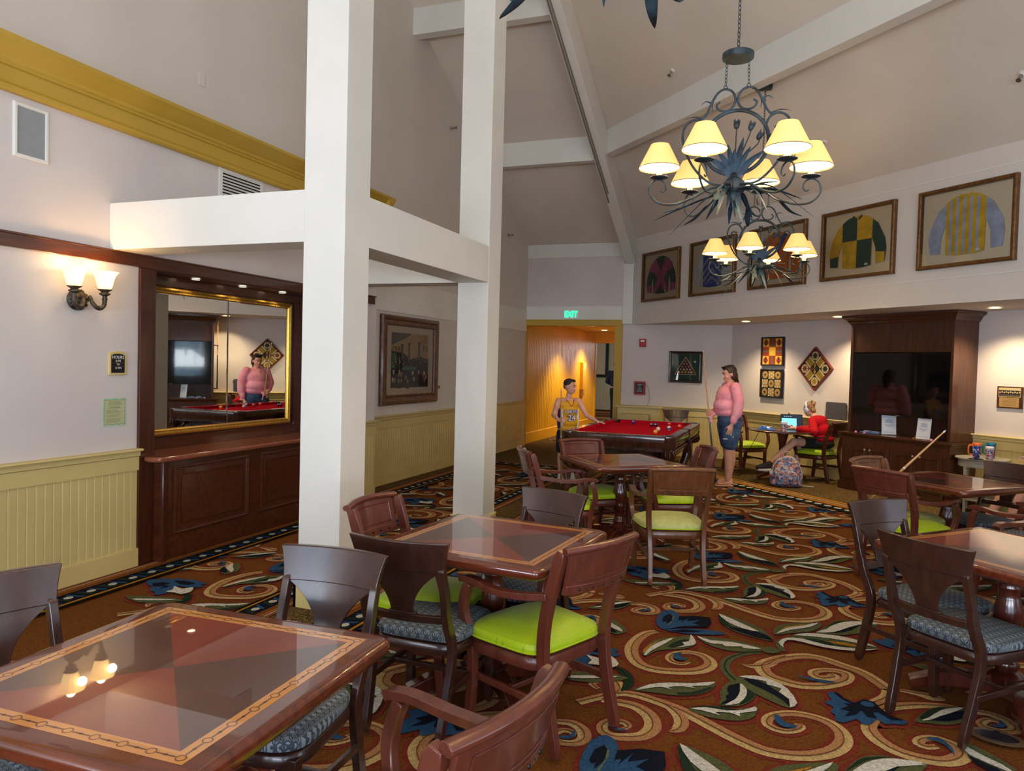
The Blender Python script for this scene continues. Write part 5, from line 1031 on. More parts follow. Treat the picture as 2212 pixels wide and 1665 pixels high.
silk(4, -6.745, 'yellow', (('yellow', None, 'green'), ('green', None, 'yellow')), [('green', [(-.05, .334), (-.14, .315), (-.225, .265), (-.222, .03), (0, .03), (0, .30)]), ('green', [(0, .03), (.222, .03), (.215, -.30), (.1, -.318), (0, -.318)])], 'framed jockey silk in green and yellow quarters')
silk(5, -5.34, 'yellow', (('silver', None, None), ('silver', None, None)), [('silver', [(x - .016, .29 if abs(x) > .1 else .31), (x + .016, .29 if abs(x) > .1 else .31), (x + .016, -.31 if abs(x) < .1 else -.3), (x - .016, -.31 if abs(x) < .1 else -.3)]) for x in (-.165, -.09, -.015, .065, .14)], 'framed yellow jockey silk with silver stripes, rightmost on the high wall')

# ------------------------------------------------------------------ exit sign, alarms, framed rack
t = thing('exit_sign', 'glowing green exit sign above the yellow passage', 'sign', (-4.035, 13.785, 2.60))
q = MB(); q.box((-.155, -.035, -.092), (.155, 0, .092)); q.build('housing', mat('exit_housing', (200, 206, 202), .4, emit=(180, 190, 186), estr=.15), t, bevel=.006)
g = mat('exit_glow', (30, 255, 140), .5, emit=(24, 240, 130), estr=3.2)
text_mesh('EXIT', .155, Matrix.Translation((0, -.037, -.003)) @ RX @ Matrix.Scale(.80, 4, (1, 0, 0)), g, 'lettering', t, .001, bold=.006)
t = thing('fire_alarm', 'red wall fire alarm right of the passage', 'alarm', (-2.63, 13.8, 2.07))
RED = mat('alarm_red', (168, 22, 28), .4)
q = MB(); q.box((-.06, -.05, -.075), (.06, 0, .075)); q.build('body', RED, t, bevel=.008)
q = MB(); q.box((-.038, -.055, .02), (.038, -.05, .055)); q.build('strobe', M['white'], t, bevel=.003)
t = thing('alarm_pull_station', 'red framed black notice box with a dangling cord, below the fire alarm', 'alarm', (-2.66, 13.8, 1.225))
q = MB(); q.box((-.105, -.05, -.125), (.105, 0, .125)); q.build('frame', RED, t, bevel=.01)
q = MB(); q.box((-.075, -.056, -.095), (.075, -.05, .095)); q.build('face', M['black'], t, bevel=.002)
q = MB()
for k_, L_ in enumerate((.045, .03, .025, .035, .05, .05)): q.box((-L_, -.058, .066 - k_ * .026 - .005), (L_, -.056, .066 - k_ * .026 + .005))
q.build('printed_text', mat('grey_print', (150, 150, 150), .6), t, smooth=False)
q = MB(); q.tube(sm([(.105, -.03, .07), (.15, -.03, .03), (.18, -.03, -.1), (.19, -.03, -.2), (.165, -.03, -.28), (.14, -.03, -.37)]), .003, 6); q.build('cord', mat('grey_cord', (120, 112, 104), .5), t)
t = thing('framed_ball_rack', 'dark framed display of a triangular rack of pool balls on green felt', 'picture', (-1.83, 13.8, 1.64))
frame_mesh(.60, .575, .05, [(0, 0), (0, .04), (.012, .05), (.03, .044), (.036, .03), (.05, .034), (.055, .012), (.055, 0)], 'frame', mat('ebony_frame', (44, 32, 24), .3, coat=.4), t)
q = MB(); pp(q, [(-.26, -.25), (.26, -.25), (.26, .25), (-.26, .25)], -.01); q.build('felt_backing', mat('green_felt', (26, 54, 44), .9), t, smooth=False)
q = MB(); tri = [(-.165, -.135), (.165, -.135), (0, .155)]
q.tube([(x, -.018, z) for x, z in cat_rom([(-.15, -.135), (.15, -.135), (.172, -.11), (.02, .15), (-.02, .15), (-.172, -.11)], 4, True)], .0075, 6, closed=True); q.build('rack', mat('rack_wood', (186, 132, 84), .4), t)
k_ = 0
for row in range(5):
    for j in range(row + 1):
        x_ = (j - row / 2) * .056; z_ = .105 - row * .05; col_ = ((150, 30, 40) if row < 4 and not (row == 2 and j == 1) else (176, 122, 40))
        if row == 2 and j == 1: col_ = (30, 40, 40)
        if row == 3 and j in (1, 2): col_ = (176, 122, 40)
        q = MB(); q.ell((x_, -.026, z_), (.024, .014, .024), 14, 8); q.ell((x_, -.038, z_), (.009, .003, .009), 8, 4, 1); q.build('ball', [mat('rackball_%d_%d' % (col_[0], col_[1]), col_, .2), M['white']], t)
q = MB(); q.ell((.165, -.026, .10), (.022, .014, .022), 14, 8); q.build('ball', mat('ivory_ball', (206, 184, 140), .2), t)
q = MB(); pp(q, [(-.25, -.24), (.25, -.24), (.25, .24), (-.25, .24)], -.042); q.build('glass_pane', M['pane'], t, smooth=False)
# built-in cabinet by the passage
t = thing('wainscot_cabinet', 'low cream cabinet with bead board door beside the passage', 'cabinet', (-2.62, 13.79, 0))
q = MB(); q.box((-.40, -.27, 0), (.40, -.02, .87)); q.build('body', M['cream'], t, smooth=False, bevel=.003)
q = MB(); q.box((-.43, -.31, .87), (.43, -.02, .90)); q.build('top', M['cream'], t, bevel=.004)
q = MB(); 
frm = frame_mesh(.66, .70, .06, [(0, 0), (0, .018), (.06, .018), (.065, .008), (.065, 0)], 'door', M['cream'], t); frm.location = (-.05, -.27, .47)
q = MB(); bead(q, (-.27, -.275), (.27, -.275), (0, -1), -.29, .29, pitch=.045, out=.004); q.build('door_panel', M['cream'], frm, smooth=False)
q = MB(); q.tube([(.27, -.02, .05), (.27, -.045, .05), (.27, -.045, .22), (.27, -.02, .22)], .005, 6); q.build('handle', M['chrome'], frm)

# ------------------------------------------------------------------ quilt panels
QC = {k: mat('quilt_' + k, c, .55) for k, c in dict(yel=(206, 158, 52), red=(138, 50, 30), blk=(34, 28, 26), grey=(96, 84, 76), cream=(196, 176, 130), dg=(36, 44, 40), tan=(168, 134, 78), brick=(120, 52, 36), ol=(150, 122, 44)).items()}
QL = list(QC.values()); QI = {k: i for i, k in enumerate(QC)}
def star(q, cx, cz, r_, y, col, n=8, inner=.42, rot=0):
    for j in range(n):
        a = 2 * math.pi * j / n + rot; b_ = a + math.pi / n
        pp(q, [(cx, cz), (cx + r_ * inner * math.cos(a - math.pi / n), cz + r_ * inner * math.sin(a - math.pi / n)), (cx + r_ * math.cos(a), cz + r_ * math.sin(a)), (cx + r_ * inner * math.cos(b_), cz + r_ * inner * math.sin(b_))], y, QI[col])
def disc(q, cx, cz, r_, y, col, n=20): pp(q, [(cx + r_ * math.cos(2 * math.pi * j / n), cz + r_ * math.sin(2 * math.pi * j / n)) for j in range(n)], y, QI[col])
def rc(q, x0, z0, x1, z1, y, col): pp(q, [(x0, z0), (x1, z0), (x1, z1), (x0, z1)], y, QI[col])
def panel(u, z, rot, rail, label):
    p_ = dpt(9.03, u); t = thing('quilt_panel', label, 'wall art', (p_[0], p_[1], z), RZD); t.rotation_euler = (0, rot, RZD) if not rot else (Matrix.Rotation(RZD, 3, 'Z') @ Matrix.Rotation(rot, 3, 'Y')).to_euler()
    return t
t = panel(-9.455, 1.936, 0, None, 'square wooden quilt pattern panel in yellow and red, upper of the two')
q = MB(); h_ = .222
rc(q, -h_, -h_, h_, h_, -.03, 'red')
for i in range(3):
    for j in range(3):
        cx, cz = (i - 1) * .148, (j - 1) * .148; a = .072
        if (i, j) == (1, 1): rc(q, cx - a, cz - a, cx + a, cz + a, -.0305, 'yel')
        elif i != 1 and j != 1:
            rc(q, cx - a, cz - a, cx + a, cz + a, -.0305, 'yel'); pp(q, [(cx - .06, cz), (cx, cz - .07), (cx + .06, cz), (cx, cz + .07)], -.031, QI['red']); pp(q, [(cx - .03, cz - .035), (cx + .03, cz - .035), (cx, cz)], -.0314, QI['blk']); pp(q, [(cx - .03, cz + .035), (cx + .03, cz + .035), (cx, cz)], -.0314, QI['blk'])
        else:
            for k_ in range(5):
                f = -a + k_ * .0288; cc = ('red', 'brick', 'grey', 'brick', 'red')[k_]
                if j == 1: rc(q, cx - a, cz + f, cx + a, cz + f + .027, -.0308, cc)
                else: rc(q, cx + f, cz - a, cx + f + .027, cz + a, -.0308, cc)
q.build('board', QL, t, smooth=False); frame_mesh(.50, .48, .025, [(0, 0), (0, .045), (.02, .045), (.024, .028), (.024, 0)], 'frame', QC['blk'], t)
t = panel(-9.455, 1.40, 0, None, 'square wooden quilt pattern panel in dark green and cream pinwheels, lower of the two')
q = MB(); rc(q, -h_, -h_, h_, h_, -.03, 'dg')
for i in range(3):
    for j in range(3):
        cx, cz = (i - 1) * .145, (j - 1) * .145; a = .066
        if (i + j) % 2 == 0: disc(q, cx, cz, .062, -.0306, 'tan'); star(q, cx, cz, .058, -.031, 'blk', 8, .22)
        else:
            for r_ in range(3):
                for c_ in range(5):
                    x0 = -a + c_ * .0268; z0 = -a + r_ * .045; 
                    if i != 1: rc(q, cx + x0, cz + z0, cx + x0 + .023, cz + z0 + .041, -.0306, ('cream', 'tan')[(r_ + c_) % 2])
                    else: rc(q, cx + z0, cz + x0, cx + z0 + .041, cz + x0 + .023, -.0306, ('cream', 'tan')[(r_ + c_) % 2])
q.build('board', QL, t, smooth=False); frame_mesh(.50, .48, .025, [(0, 0), (0, .045), (.02, .045), (.024, .028), (.024, 0)], 'frame', QC['blk'], t)
t = panel(-8.537, 1.663, R(45), None, 'diamond hung wooden quilt panel with four star wheels and brick red edge')
q = MB(); h_ = .225; rc(q, -h_, -h_, h_, h_, -.03, 'blk')
for i in (-1, 1):
    for j in (-1, 1):
        disc(q, i * .142, j * .142, .068, -.0306, 'cream'); star(q, i * .142, j * .142, .064, -.031, {(-1, -1): 'brick', (1, 1): 'dg', (-1, 1): 'dg', (1, -1): 'ol'}[(i, j)], 8, .5)
for (dx, dz) in ((0, 1), (0, -1), (1, 0), (-1, 0)):
    for k_ in range(5):
        f = -.068 + k_ * .0275; cc = ('cream', 'ol', 'ol', 'ol', 'cream')[k_]
        if dx == 0: rc(q, f, dz * .142 - .068, f + .0255, dz * .142 + .068, -.0306, cc)
        else: rc(q, dx * .142 - .068, f, dx * .142 + .068, f + .0255, -.0306, cc)
for a, cc in ((45, 'dg'), (135, 'ol'), (225, 'brick'), (315, 'tan')):
    ca, sa = math.cos(R(a)), math.sin(R(a)); pp(q, [(0, 0), (.05 * ca - .022 * sa, .05 * sa + .022 * ca), (.095 * ca, .095 * sa), (.05 * ca + .022 * sa, .05 * sa - .022 * ca)], -.031, QI[cc])
q.build('board', QL, t, smooth=False); frame_mesh(.485, .485, .02, [(0, 0), (0, .042), (.016, .042), (.02, .028), (.02, 0)], 'frame', QC['brick'], t)
# plaques at right edge
t = thing('team_photo_plaque', 'wooden plaque with a small black and white team photograph at the right edge', 'plaque', dpt(9.03, -5.575) + (1.37,), RZD)
q = MB(); q.box((-.15, -.02, -.13), (.15, 0, .13)); q.build('board', M['cab'], t, bevel=.004)
q = MB(); rc(q, -.13, .005, .13, .115, -.022, 'cream'); rc(q, -.125, .012, .125, .085, -.0225, 'blk')
for k_ in range(10): disc(q, -.112 + k_ * .025, .058 + (k_ % 2) * .006, .010, -.023, 'cream', 8); disc(q, -.112 + k_ * .025, .026, .011, -.0232, 'grey', 8)
rc(q, -.118, -.115, .112, -.002, -.022, 'tan')
for k_ in range(6): rc(q, -.09 + .02 * (k_ % 2), -.02 - k_ * .015, .08, -.017 - k_ * .015, -.0225, 'grey')
q.build('photograph', QL, t, smooth=False)
t = thing('wood_plaque', 'dark wooden plaque just entering at the right photo edge', 'plaque', dpt(9.03, -5.23) + (1.365,), RZD); q = MB(); q.box((-.17, -.02, -.13), (.17, 0, .13)); q.build('board', M['cab'], t, bevel=.004); q = MB(); rc(q, -.14, -.1, .14, .1, -.022, 'grey'); q.build('photograph', QL, t, smooth=False)

# ------------------------------------------------------------------ television cabinet
t = thing('television_cabinet', 'tall dark wood television cabinet with crown moulding and four doors', 'cabinet', dpt(9.03, -6.75) + (0,), RZD)
q = MB()
q.box((-.80, -.50, .1), (.80, 0, .735)); q.build('base_cabinet', M['cab'], t, smooth=False, bevel=.004)
q = MB(); q.box((-.83, -.53, 0), (.83, 0, .10)); q.box((-.815, -.515, .10), (.815, 0, .125)); q.build('plinth', M['cab'], t, smooth=False, bevel=.004)
def three_side(q, pr, hw_, d_):
    q.grid([[(-hw_ - o_, 0, z), (-hw_ - o_, -d_ - o_, z), (hw_ + o_, -d_ - o_, z), (hw_ + o_, 0, z)] for o_, z in pr])
q = MB(); three_side(q, [(0, .735), (.01, .735), (.02, .75), (.045, .762), (.05, .79), (0, .79)], .80, .50); q.box((-.80, -.50, .735), (.80, 0, .789)); q.build('counter', M['cab'], t, smooth=False)
for s_ in (-1, 1): q = MB(); q.box((s_ * .76, -.45, .79), (s_ * .72, 0, 2.32)); q.build('side_panel', M['cab'], t, smooth=False, bevel=.003)
q = MB(); q.box((-.72, -.44, 1.90), (.72, 0, 2.32)); q.build('header_panel', M['cab'], t, smooth=False, bevel=.003)
q = MB(); q.box((-.72, -.09, .79), (.72, 0, 1.9)); q.build('back_panel', M['cab'], t, smooth=False)
q = MB(); three_side(q, [(0, 2.285), (.012, 2.285), (.016, 2.30), (.028, 2.312), (.045, 2.345), (.075, 2.368), (.09, 2.375), (.092, 2.405), (0, 2.405)], .76, .45); q.box((-.76, -.45, 2.285), (.76, 0, 2.404)); q.build('crown_moulding', M['cab'], t, smooth=False)
for x0, x1, kx in ((-.68, -.37, -.395), (-.34, -.03, -.315), (.04, .35, .325), (.40, .71, .425)):
    w_ = x1 - x0; f_ = frame_mesh(w_, .47, .05, [(0, 0), (0, .016), (.045, .016), (.05, .022), (.056, .008), (.075, .012), (.08, .012), (.08, 0)], 'door', M['cab'], t); f_.location = ((x0 + x1) / 2, -.50, .375)
    q = MB(); q.box((-w_ / 2 + .07, -.012, -.165), (w_ / 2 - .07, 0, .165)); q.build('door_panel', M['cab'], f_, smooth=False)
    q = MB(); q.T(Matrix.Translation((kx - (x0 + x1) / 2, -.016, .2)) @ Matrix.Rotation(R(90), 4, 'X')); q.lathe([(.005, 0), (.005, .01), (.013, .016), (.014, .024), (.008, .03), (.001, .031)], n=14); q.build('knob', mat('pewter_knob', (190, 184, 160), .3, metal=.5), f_)
M['screen'] = mat('black_screen', (6, 6, 7), .06, coat=.4, coat_r=.02)
pc_ = dpt(9.03, -6.75)
t = thing('television', 'large flat black television switched off inside the wooden cabinet', 'television', pc_ + (0,), RZD)
q = MB(); q.box((-.715, -.425, 1.06), (.715, -.37, 1.895)); q.build('housing', M['black'], t, bevel=.004)
q = MB(); q.box((-.705, -.4265, 1.072), (.705, -.425, 1.887)); q.build('screen', M['screen'], t, smooth=False)
q = MB(); q.box((-.03, -.4275, 1.063), (.03, -.426, 1.069)); q.build('badge', mat('silver_badge', (150, 150, 150), .3), t)
q = MB(); q.box((-.05, -.37, 1.3), (.05, -.03, 1.6)); q.build('wall_mount', M['black'], t, smooth=False)
def at_cab(x, y, z): c, s = math.cos(RZD), math.sin(RZD); return (pc_[0] + x * c - y * s, pc_[1] + x * s + y * c, z)
for x_, y_, tw, lb in ((-.215, -.30, R(52), 'angled printed card in a holder on the cabinet shelf, left one'), (.37, -.42, R(5), 'printed card in a brass easel on the cabinet counter, right one')):
    t = thing('table_sign', lb, 'sign', at_cab(x_, y_, .792), RZD + tw, 'printed cards on the television cabinet')
    q = MB(); q.hexa([(-.09, 0, .0), (.09, 0, .0), (.09, .004, .0), (-.09, .004, .0), (-.09, .035, .28), (.09, .035, .28), (.09, .039, .28), (-.09, .039, .28)]); q.build('card', M['paper'], t, smooth=False)
    q = MB(); mt = Matrix(((1, 0, 0, 0), (0, .125, 0, -.002), (0, 1, 0, 0), (0, 0, 0, 1)))
    for k_, (L_, z_, hh) in enumerate(((.07, .262, .002), (.02, .225, .0015), (.04, .197, .003), (.04, .18, .003), (.05, .163, .003), (.055, .135, .0015), (.05, .122, .0015), (.025, .109, .0015), (.075, .035, .001))):
        yy = .035 * z_ / .28 - .002; q.box((-L_, yy - .0008, z_ - hh), (L_, yy + .001, z_ + hh))
    q.build('printed_text', mat('blue_grey_print', (96, 108, 150), .7), t, smooth=False)
    q = MB(); q.tube([(-.12, -.02, .003), (-.1, .0, .02), (-.06, .04, .1)], .003, 5); q.tube([(.12, -.02, .003), (.1, .0, .02), (.06, .04, .1)], .003, 5); q.tube([(-.12, -.02, .003), (.12, -.02, .003)], .003, 5); q.tube([(0, .04, .1), (0, .12, .002)], .003, 5); q.build('easel', mat('brass_wire', (150, 116, 58), .35, metal=.7), t)
for x_, y_, lb in ((-.60, -.47, 'pink cue chalk cube at the left end of the cabinet counter'), (-.46, -.47, 'pink cue chalk cube beside the blue tray'), (.52, -.46, 'pink cue chalk cube right of the brass easel')):
    q = MB(); q.box((-.012, -.012, 0), (.012, .012, .024)); q.box((-.006, -.0122, .006), (.006, -.012, .018), 1); o = q.build('chalk_cube', [mat('pink_chalk', (216, 130, 160), .8), M['paper']], None, bevel=.001); o.location = at_cab(x_, y_, .791); o.rotation_euler = (0, 0, RZD + .2); tag(o, lb, 'chalk', 'cue chalk cubes')
t = thing('accessory_tray', 'shallow blue tray of small items at the left of the cabinet shelf', 'tray', at_cab(-.44, -.36, .792), RZD)
q = MB(); q.box((-.15, -.05, 0), (.15, .05, .02)); q.build('tray_box', mat('blue_tray', (88, 122, 170), .4), t, bevel=.004)
q = MB(); q.box((-.1, -.035, .02), (-.03, .03, .034)); q.box((.02, -.03, .02), (.12, .02, .03)); q.build('boxes', mat('pale_boxes', (170, 186, 205), .5), t, bevel=.002)
# cue rack on cabinet side with one cue
t = thing('cue_rack', 'small wooden cue rack on the left side of the television cabinet', 'cue rack', at_cab(-.76, -.30, 0), RZD)
for z_, nm in ((1.82, 'upper_bracket'), (.97, 'lower_bracket')):
    q = MB(); q.box((-.09, -.03, z_), (-.001, .03, z_ + .02)); q.build(nm, M['dwood'], t, bevel=.003)
def cue(name, a, b_, label, butt, tip=(188, 142, 92)):
    a, b_ = Vector(a), Vector(b_); d = b_ - a
    t = thing(name, label, 'pool cue', tuple(a))
    t.rotation_euler = d.to_track_quat('Z', 'Y').to_euler(); L_ = d.length
    q = MB(); q.lathe([(.0135, 0), (.0145, .02), (.0105, L_ * .5)], n=12); q.build('butt', mat('cue_butt_%d' % butt[0], butt, .25, coat=.5), t)
    q = MB(); q.lathe([(.0106, L_ * .5 + .001), (.0065, L_ - .03)], n=12); q.build('shaft', mat('cue_maple', tip, .35), t)
    q = MB(); q.lathe([(.011, L_ * .5 - .006), (.011, L_ * .5 + .008)], n=12); q.lathe([(.0066, L_ - .03), (.0064, L_ - .012)], n=10); q.build('ferrule', M['white'], t)
    q = MB(); q.lathe([(.0062, L_ - .012), (.004, L_)], n=10); q.build('tip', mat('cue_tip', (96, 110, 140), .9), t)
    return t
pa = at_cab(-.83, -.30, .992); cue('pool_cue', pa, (pa[0], pa[1], 2.3), 'pool cue standing in the rack on the cabinet side', (40, 24, 18))
cue('pool_cue', (.60, 6.86, .50), (1.20, 6.93, 1.168), 'maple pool cue leaning over an armchair seat in front of the television cabinet', (176, 128, 76), (196, 150, 96))
# ------------------------------------------------------------------ laptop sleeve on wainscot ledge
t = thing('laptop_sleeve', 'dark grey laptop sleeve standing on the wainscot ledge behind the girl', 'laptop sleeve', dpt(9.03, -8.085, .035) + (.903,), RZD)
q = MB(); rr_ = [(x, z) for x, z in [(.16 * 0, 0)]]
def rrect(w_, h_, r_, n=5):
    out = []
    for cx, cz, a0 in ((w_ - r_, h_ - r_, 0), (-w_ + r_, h_ - r_, 90), (-w_ + r_, -h_ + r_, 180), (w_ - r_, -h_ + r_, 270)):
        for i in range(n + 1): a = R(a0 + 90 * i / n); out.append((cx + r_ * math.cos(a), cz + r_ * math.sin(a)))
    return out
q.slab([(x, 0, z + .132) for x, z in rrect(.19, .13, .025)], (0, -1, 0), .022); q.build('sleeve_body', vary(mat('charcoal_felt', (70, 72, 76), .9), (64, 66, 70), (78, 80, 84), nscale=60), t, bevel=.006, seg=3)
q = MB(); q.box((.188, -.018, .17), (.198, -.004, .23)); q.build('zip_pull', M['black'], t)

# ------------------------------------------------------------------ side table with drinks
t = thing('side_table', 'small round whitewashed side table at the right with drink mugs', 'table', (2.15, 10.15, 0))
WW = vary(mat('whitewashed_wood', (158, 154, 140), .5), (146, 141, 126), (170, 166, 152), (1, 1, 8), 8)
q = MB(); q.lathe([(.27, .628), (.285, .634), (.288, .642), (.283, .65), (.02, .652)], n=40); q.build('tabletop', WW, t)
q = MB(); q.lathe([(.245, .54), (.25, .545), (.25, .628), (.24, .628)], n=40); q.build('apron', WW, t)
for j in range(4): a = R(30 + 90 * j); q = MB(); q.tube([(.225 * math.cos(a), .225 * math.sin(a), .56), (.225 * math.cos(a), .225 * math.sin(a), 0)], [.024, .016], 8); q.build('leg', WW, t)
q = MB(); q.lathe([(.02, .15), (.235, .15), (.24, .16), (.235, .17), (.02, .17)], n=32); q.build('lower_shelf', WW, t)
def pat_mat(n_, base, cols, scale=70):
    m = mat(n_, base, .35); k = NB(m); tc = k.n('ShaderNodeTexCoord'); v = k.n('ShaderNodeTexVoronoi'); v.inputs['Scale'].default_value = scale
    k.l(tc.outputs['Object'], v.inputs['Vector']); sp = k.n('ShaderNodeSeparateColor'); k.l(v.outputs['Color'], sp.inputs[0])
    cr = k.n('ShaderNodeValToRGB'); cr.color_ramp.interpolation = 'CONSTANT'
    for i, c in enumerate(cols):
        if i < 2: e = cr.color_ramp.elements[i]; e.position = i / len(cols)
        else: e = cr.color_ramp.elements.new(i / len(cols))
        e.color = rgb(*c)
    k.l(sp.outputs[0], cr.inputs[0]); k.l(cr.outputs[0], k.b.inputs['Base Color']); return m
PM = [pat_mat('mug_wrap_blue', (60, 90, 170), [(52, 74, 170), (40, 96, 190), (150, 70, 80), (210, 220, 235), (30, 34, 60)]), pat_mat('mug_wrap_teal', (60, 60, 150), [(70, 66, 150), (84, 92, 180), (60, 60, 130)]), pat_mat('cup_wrap_floral', (210, 210, 215), [(214, 214, 220), (200, 90, 80), (52, 60, 110), (70, 140, 180), (220, 150, 140)])]
def mug(x, y, z, h_, r_, wrap, lid, handle, label):
    t = thing('travel_mug' if handle else 'paper_cup', label, 'mug' if handle else 'cup', (x, y, z))
    q = MB(); q.lathe([(r_ * .78, 0), (r_ * .8, .004), (r_, h_), (r_ * .9, h_)], n=28); q.build('mug_body' if handle else 'cup_body', wrap, t)
    q = MB(); q.lathe([(r_ * 1.08, h_ - .004), (r_ * 1.1, h_ + .008), (r_ * 1.06, h_ + .022), (r_ * .9, h_ + .026), (r_ * .85, h_ + .02), (.001, h_ + .02)], n=28); q.build('lid', lid, t)
    if handle: q = MB(); q.tube(sm([(-r_ * 1.02, 0, h_ - .002), (-r_ - .035, 0, h_ - .004), (-r_ - .045, 0, h_ * .7), (-r_ - .038, 0, h_ * .35), (-r_ * .92, 0, h_ * .3)]), .008, 8, flat=1.5); q.build('handle', lid, t); t.rotation_euler = (0, 0, handle)
    return t
mug(2.05, 9.99, .652, .155, .047, PM[0], mat('orange_lid', (232, 110, 30), .35), .25, 'blue travel mug with an orange lid and handle on the side table')
mug(2.23, 10.15, .652, .155, .047, PM[1], mat('teal_lid', (20, 120, 138), .35), .25, 'purple travel mug with a teal lid, behind the white paper cup')
mug(2.17, 9.93, .652, .125, .042, PM[2], mat('white_lid', (226, 224, 220), .4), 0, 'patterned white paper cup in front of the teal mug')
q = MB(); q.box((-.07, -.035, 0), (.07, .035, .008)); o = q.build('smartphone', M['screen'], None, bevel=.003); o.location = (2.02, 10.06 - .19, .652); o.rotation_euler = (0, 0, .3); tag(o, 'black phone lying on the side table beside the orange mug', 'phone')

# ------------------------------------------------------------------ alcove table and what is on it
t = thing('round_pedestal_table', 'small dark round pedestal table in the alcove holding a laptop', 'table', (-.10, 11.68, 0))
q = MB(); q.lathe([(.40, .712), (.47, .715), (.485, .725), (.485, .735), (.47, .742), (.02, .743)], n=48); q.build('tabletop', M['dwood'], t)
q = MB(); q.lathe([(.07, .08), (.06, .12), (.045, .2), (.05, .3), (.06, .34), (.045, .42), (.05, .52), (.065, .6), (.09, .69), (.11, .712)], n=20); q.build('pedestal', M['pedest'], t)
for j in range(4): q = MB(); q.T(Matrix.Rotation(R(20 + 90 * j), 4, 'Z')); bar(q, sm([(0, 0, .1), (.15, 0, .1), (.28, 0, .06), (.36, 0, .025)], 3), .05, .05, side=(0, 1, 0)); q.build('foot', M['pedest'], t, bevel=.006)
t = thing('laptop', 'open laptop with a glowing screen on the alcove table', 'laptop', (.03, 11.86, .744), R(0))
t.rotation_euler = (0, 0, R(14))
q = MB(); q.box((-.16, -.19, 0), (.16, .02, .014)); q.build('keyboard_base', mat('laptop_grey', (70, 70, 72), .4), t, bevel=.003)
scr = MB(); scr.T(Matrix.Translation((0, .02, .012)) @ Matrix.Rotation(R(-14), 4, 'X')); scr.box((-.16, 0, 0), (.16, .006, .215)); lid_ = scr.build('screen_lid', M['black'], t, bevel=.003)
e = MB(); e.T(Matrix.Translation((0, .02, .012)) @ Matrix.Rotation(R(-14), 4, 'X')); e.box((-.15, -.001, .01), (.15, .0, .205), 0); e.box((-.145, -.0018, .012), (.07, -.001, .15), 1)
for k_ in range(4): e.ell((-.1 + k_ * .03, -.0015, .178), (.006, .0008, .006), 8, 4, 1)
e.build('display', [mat('screen_dark', (20, 30, 44), .3, emit=(24, 36, 52), estr=1), mat('screen_cyan', (110, 190, 220), .3, emit=(110, 196, 226), estr=1.1)], lid_, smooth=False)
mug(-.085, 11.30, .744, .115, .042, PM[2], mat('white_lid', (226, 224, 220), .4), 0, 'patterned paper cup on the alcove table in front of the laptop')
q = MB(); q.grid([[(-.13 + .26 * i / 8 + .01 * math.sin(j * 2.1), -.06 + .12 * j / 5, .004 + (.05 + .02 * math.sin(i * 1.9 + j)) * math.sin(math.pi * min(max(i / 8, .04), .96)) * math.sin(math.pi * min(max(j / 5, .05), .95))) for j in range(6)] for i in range(9)])
o = q.build('wipes_packet', pat_mat('packet_print', (60, 120, 200), [(28, 96, 196), (36, 110, 206), (230, 236, 242), (90, 160, 220)], 14), None, solid=.004); o.location = (-.33, 11.42, .746); o.rotation_euler = (0, 0, -.35); tag(o, 'crumpled blue and white packet at the left of the alcove table', 'packet')
t = thing('water_bottle', 'clear water bottle standing behind the laptop on the alcove table', 'bottle', (.06, 12.0, .744)); t.location = (-.02, 12.02, .744)
CL = mat('clear_plastic', (240, 244, 246), .05, trans=1, ior=1.2)
q = MB(); q.lathe([(.028, 0), (.031, .01), (.031, .17), (.022, .205), (.012, .225), (.012, .24)], n=18); q.build('bottle_body', CL, t)
q = MB(); q.lathe([(.014, .238), (.014, .262), (.001, .264)], n=14); q.build('cap', M['white'], t)
q = MB(); q.tube(sm([(-.42, 11.55, .72), (-.5, 11.7, .55), (-.6, 11.9, .35), (-.75, 12.1, .12), (-.95, 12.35, .01)]), .004, 6); o = q.build('charging_cable', M['black'], None); tag(o, 'thin black charging cable hanging from the alcove table', 'cable')
# backpack
t = thing('backpack', 'floral blue and coral backpack standing on the floor below the girl', 'backpack', (-.03, 11.02, 0), R(8))
FL = pat_mat('floral_canvas', (90, 106, 150), [(78, 96, 146), (150, 160, 190), (188, 96, 84), (100, 130, 170), (196, 186, 180), (66, 76, 120), (200, 140, 110)], 42)
q = MB(); rows = []
for z_, w_, d_ in ((0, .19, .10), (.02, .215, .125), (.12, .22, .135), (.22, .205, .125), (.32, .175, .105), (.39, .135, .08), (.425, .08, .05), (.435, .02, .02)):
    rows.append([(w_ * math.copysign(abs(math.cos(a)) ** .65, math.cos(a)), d_ * math.copysign(abs(math.sin(a)) ** .65, math.sin(a)), z_) for a in [2 * math.pi * j / 32 for j in range(32)]])
q.grid(rows, closed=True); q.f.append(tuple(range(32))); q.m.append(0); q.build('bag_body', FL, t, sub=1)
q = MB(); rows = []
for z_, w_, d_ in ((.03, .13, .0), (.035, .15, .045), (.12, .155, .06), (.2, .14, .05), (.245, .10, .03), (.25, .08, .0)): rows.append([(w_ * math.cos(a), -.115 - d_ * abs(math.sin(a)) ** .6, z_) for a in [math.pi * j / 14 for j in range(15)]])
q.grid(rows); q.build('front_pocket', FL, t, sub=1)
q = MB(); q.tube(sm([(-.04, .0, .42), (-.05, .0, .46), (0, .0, .485), (.05, .0, .46), (.04, .0, .42)]), .009, 6); q.build('grab_handle', mat('taupe_webbing', (170, 156, 150), .8), t)
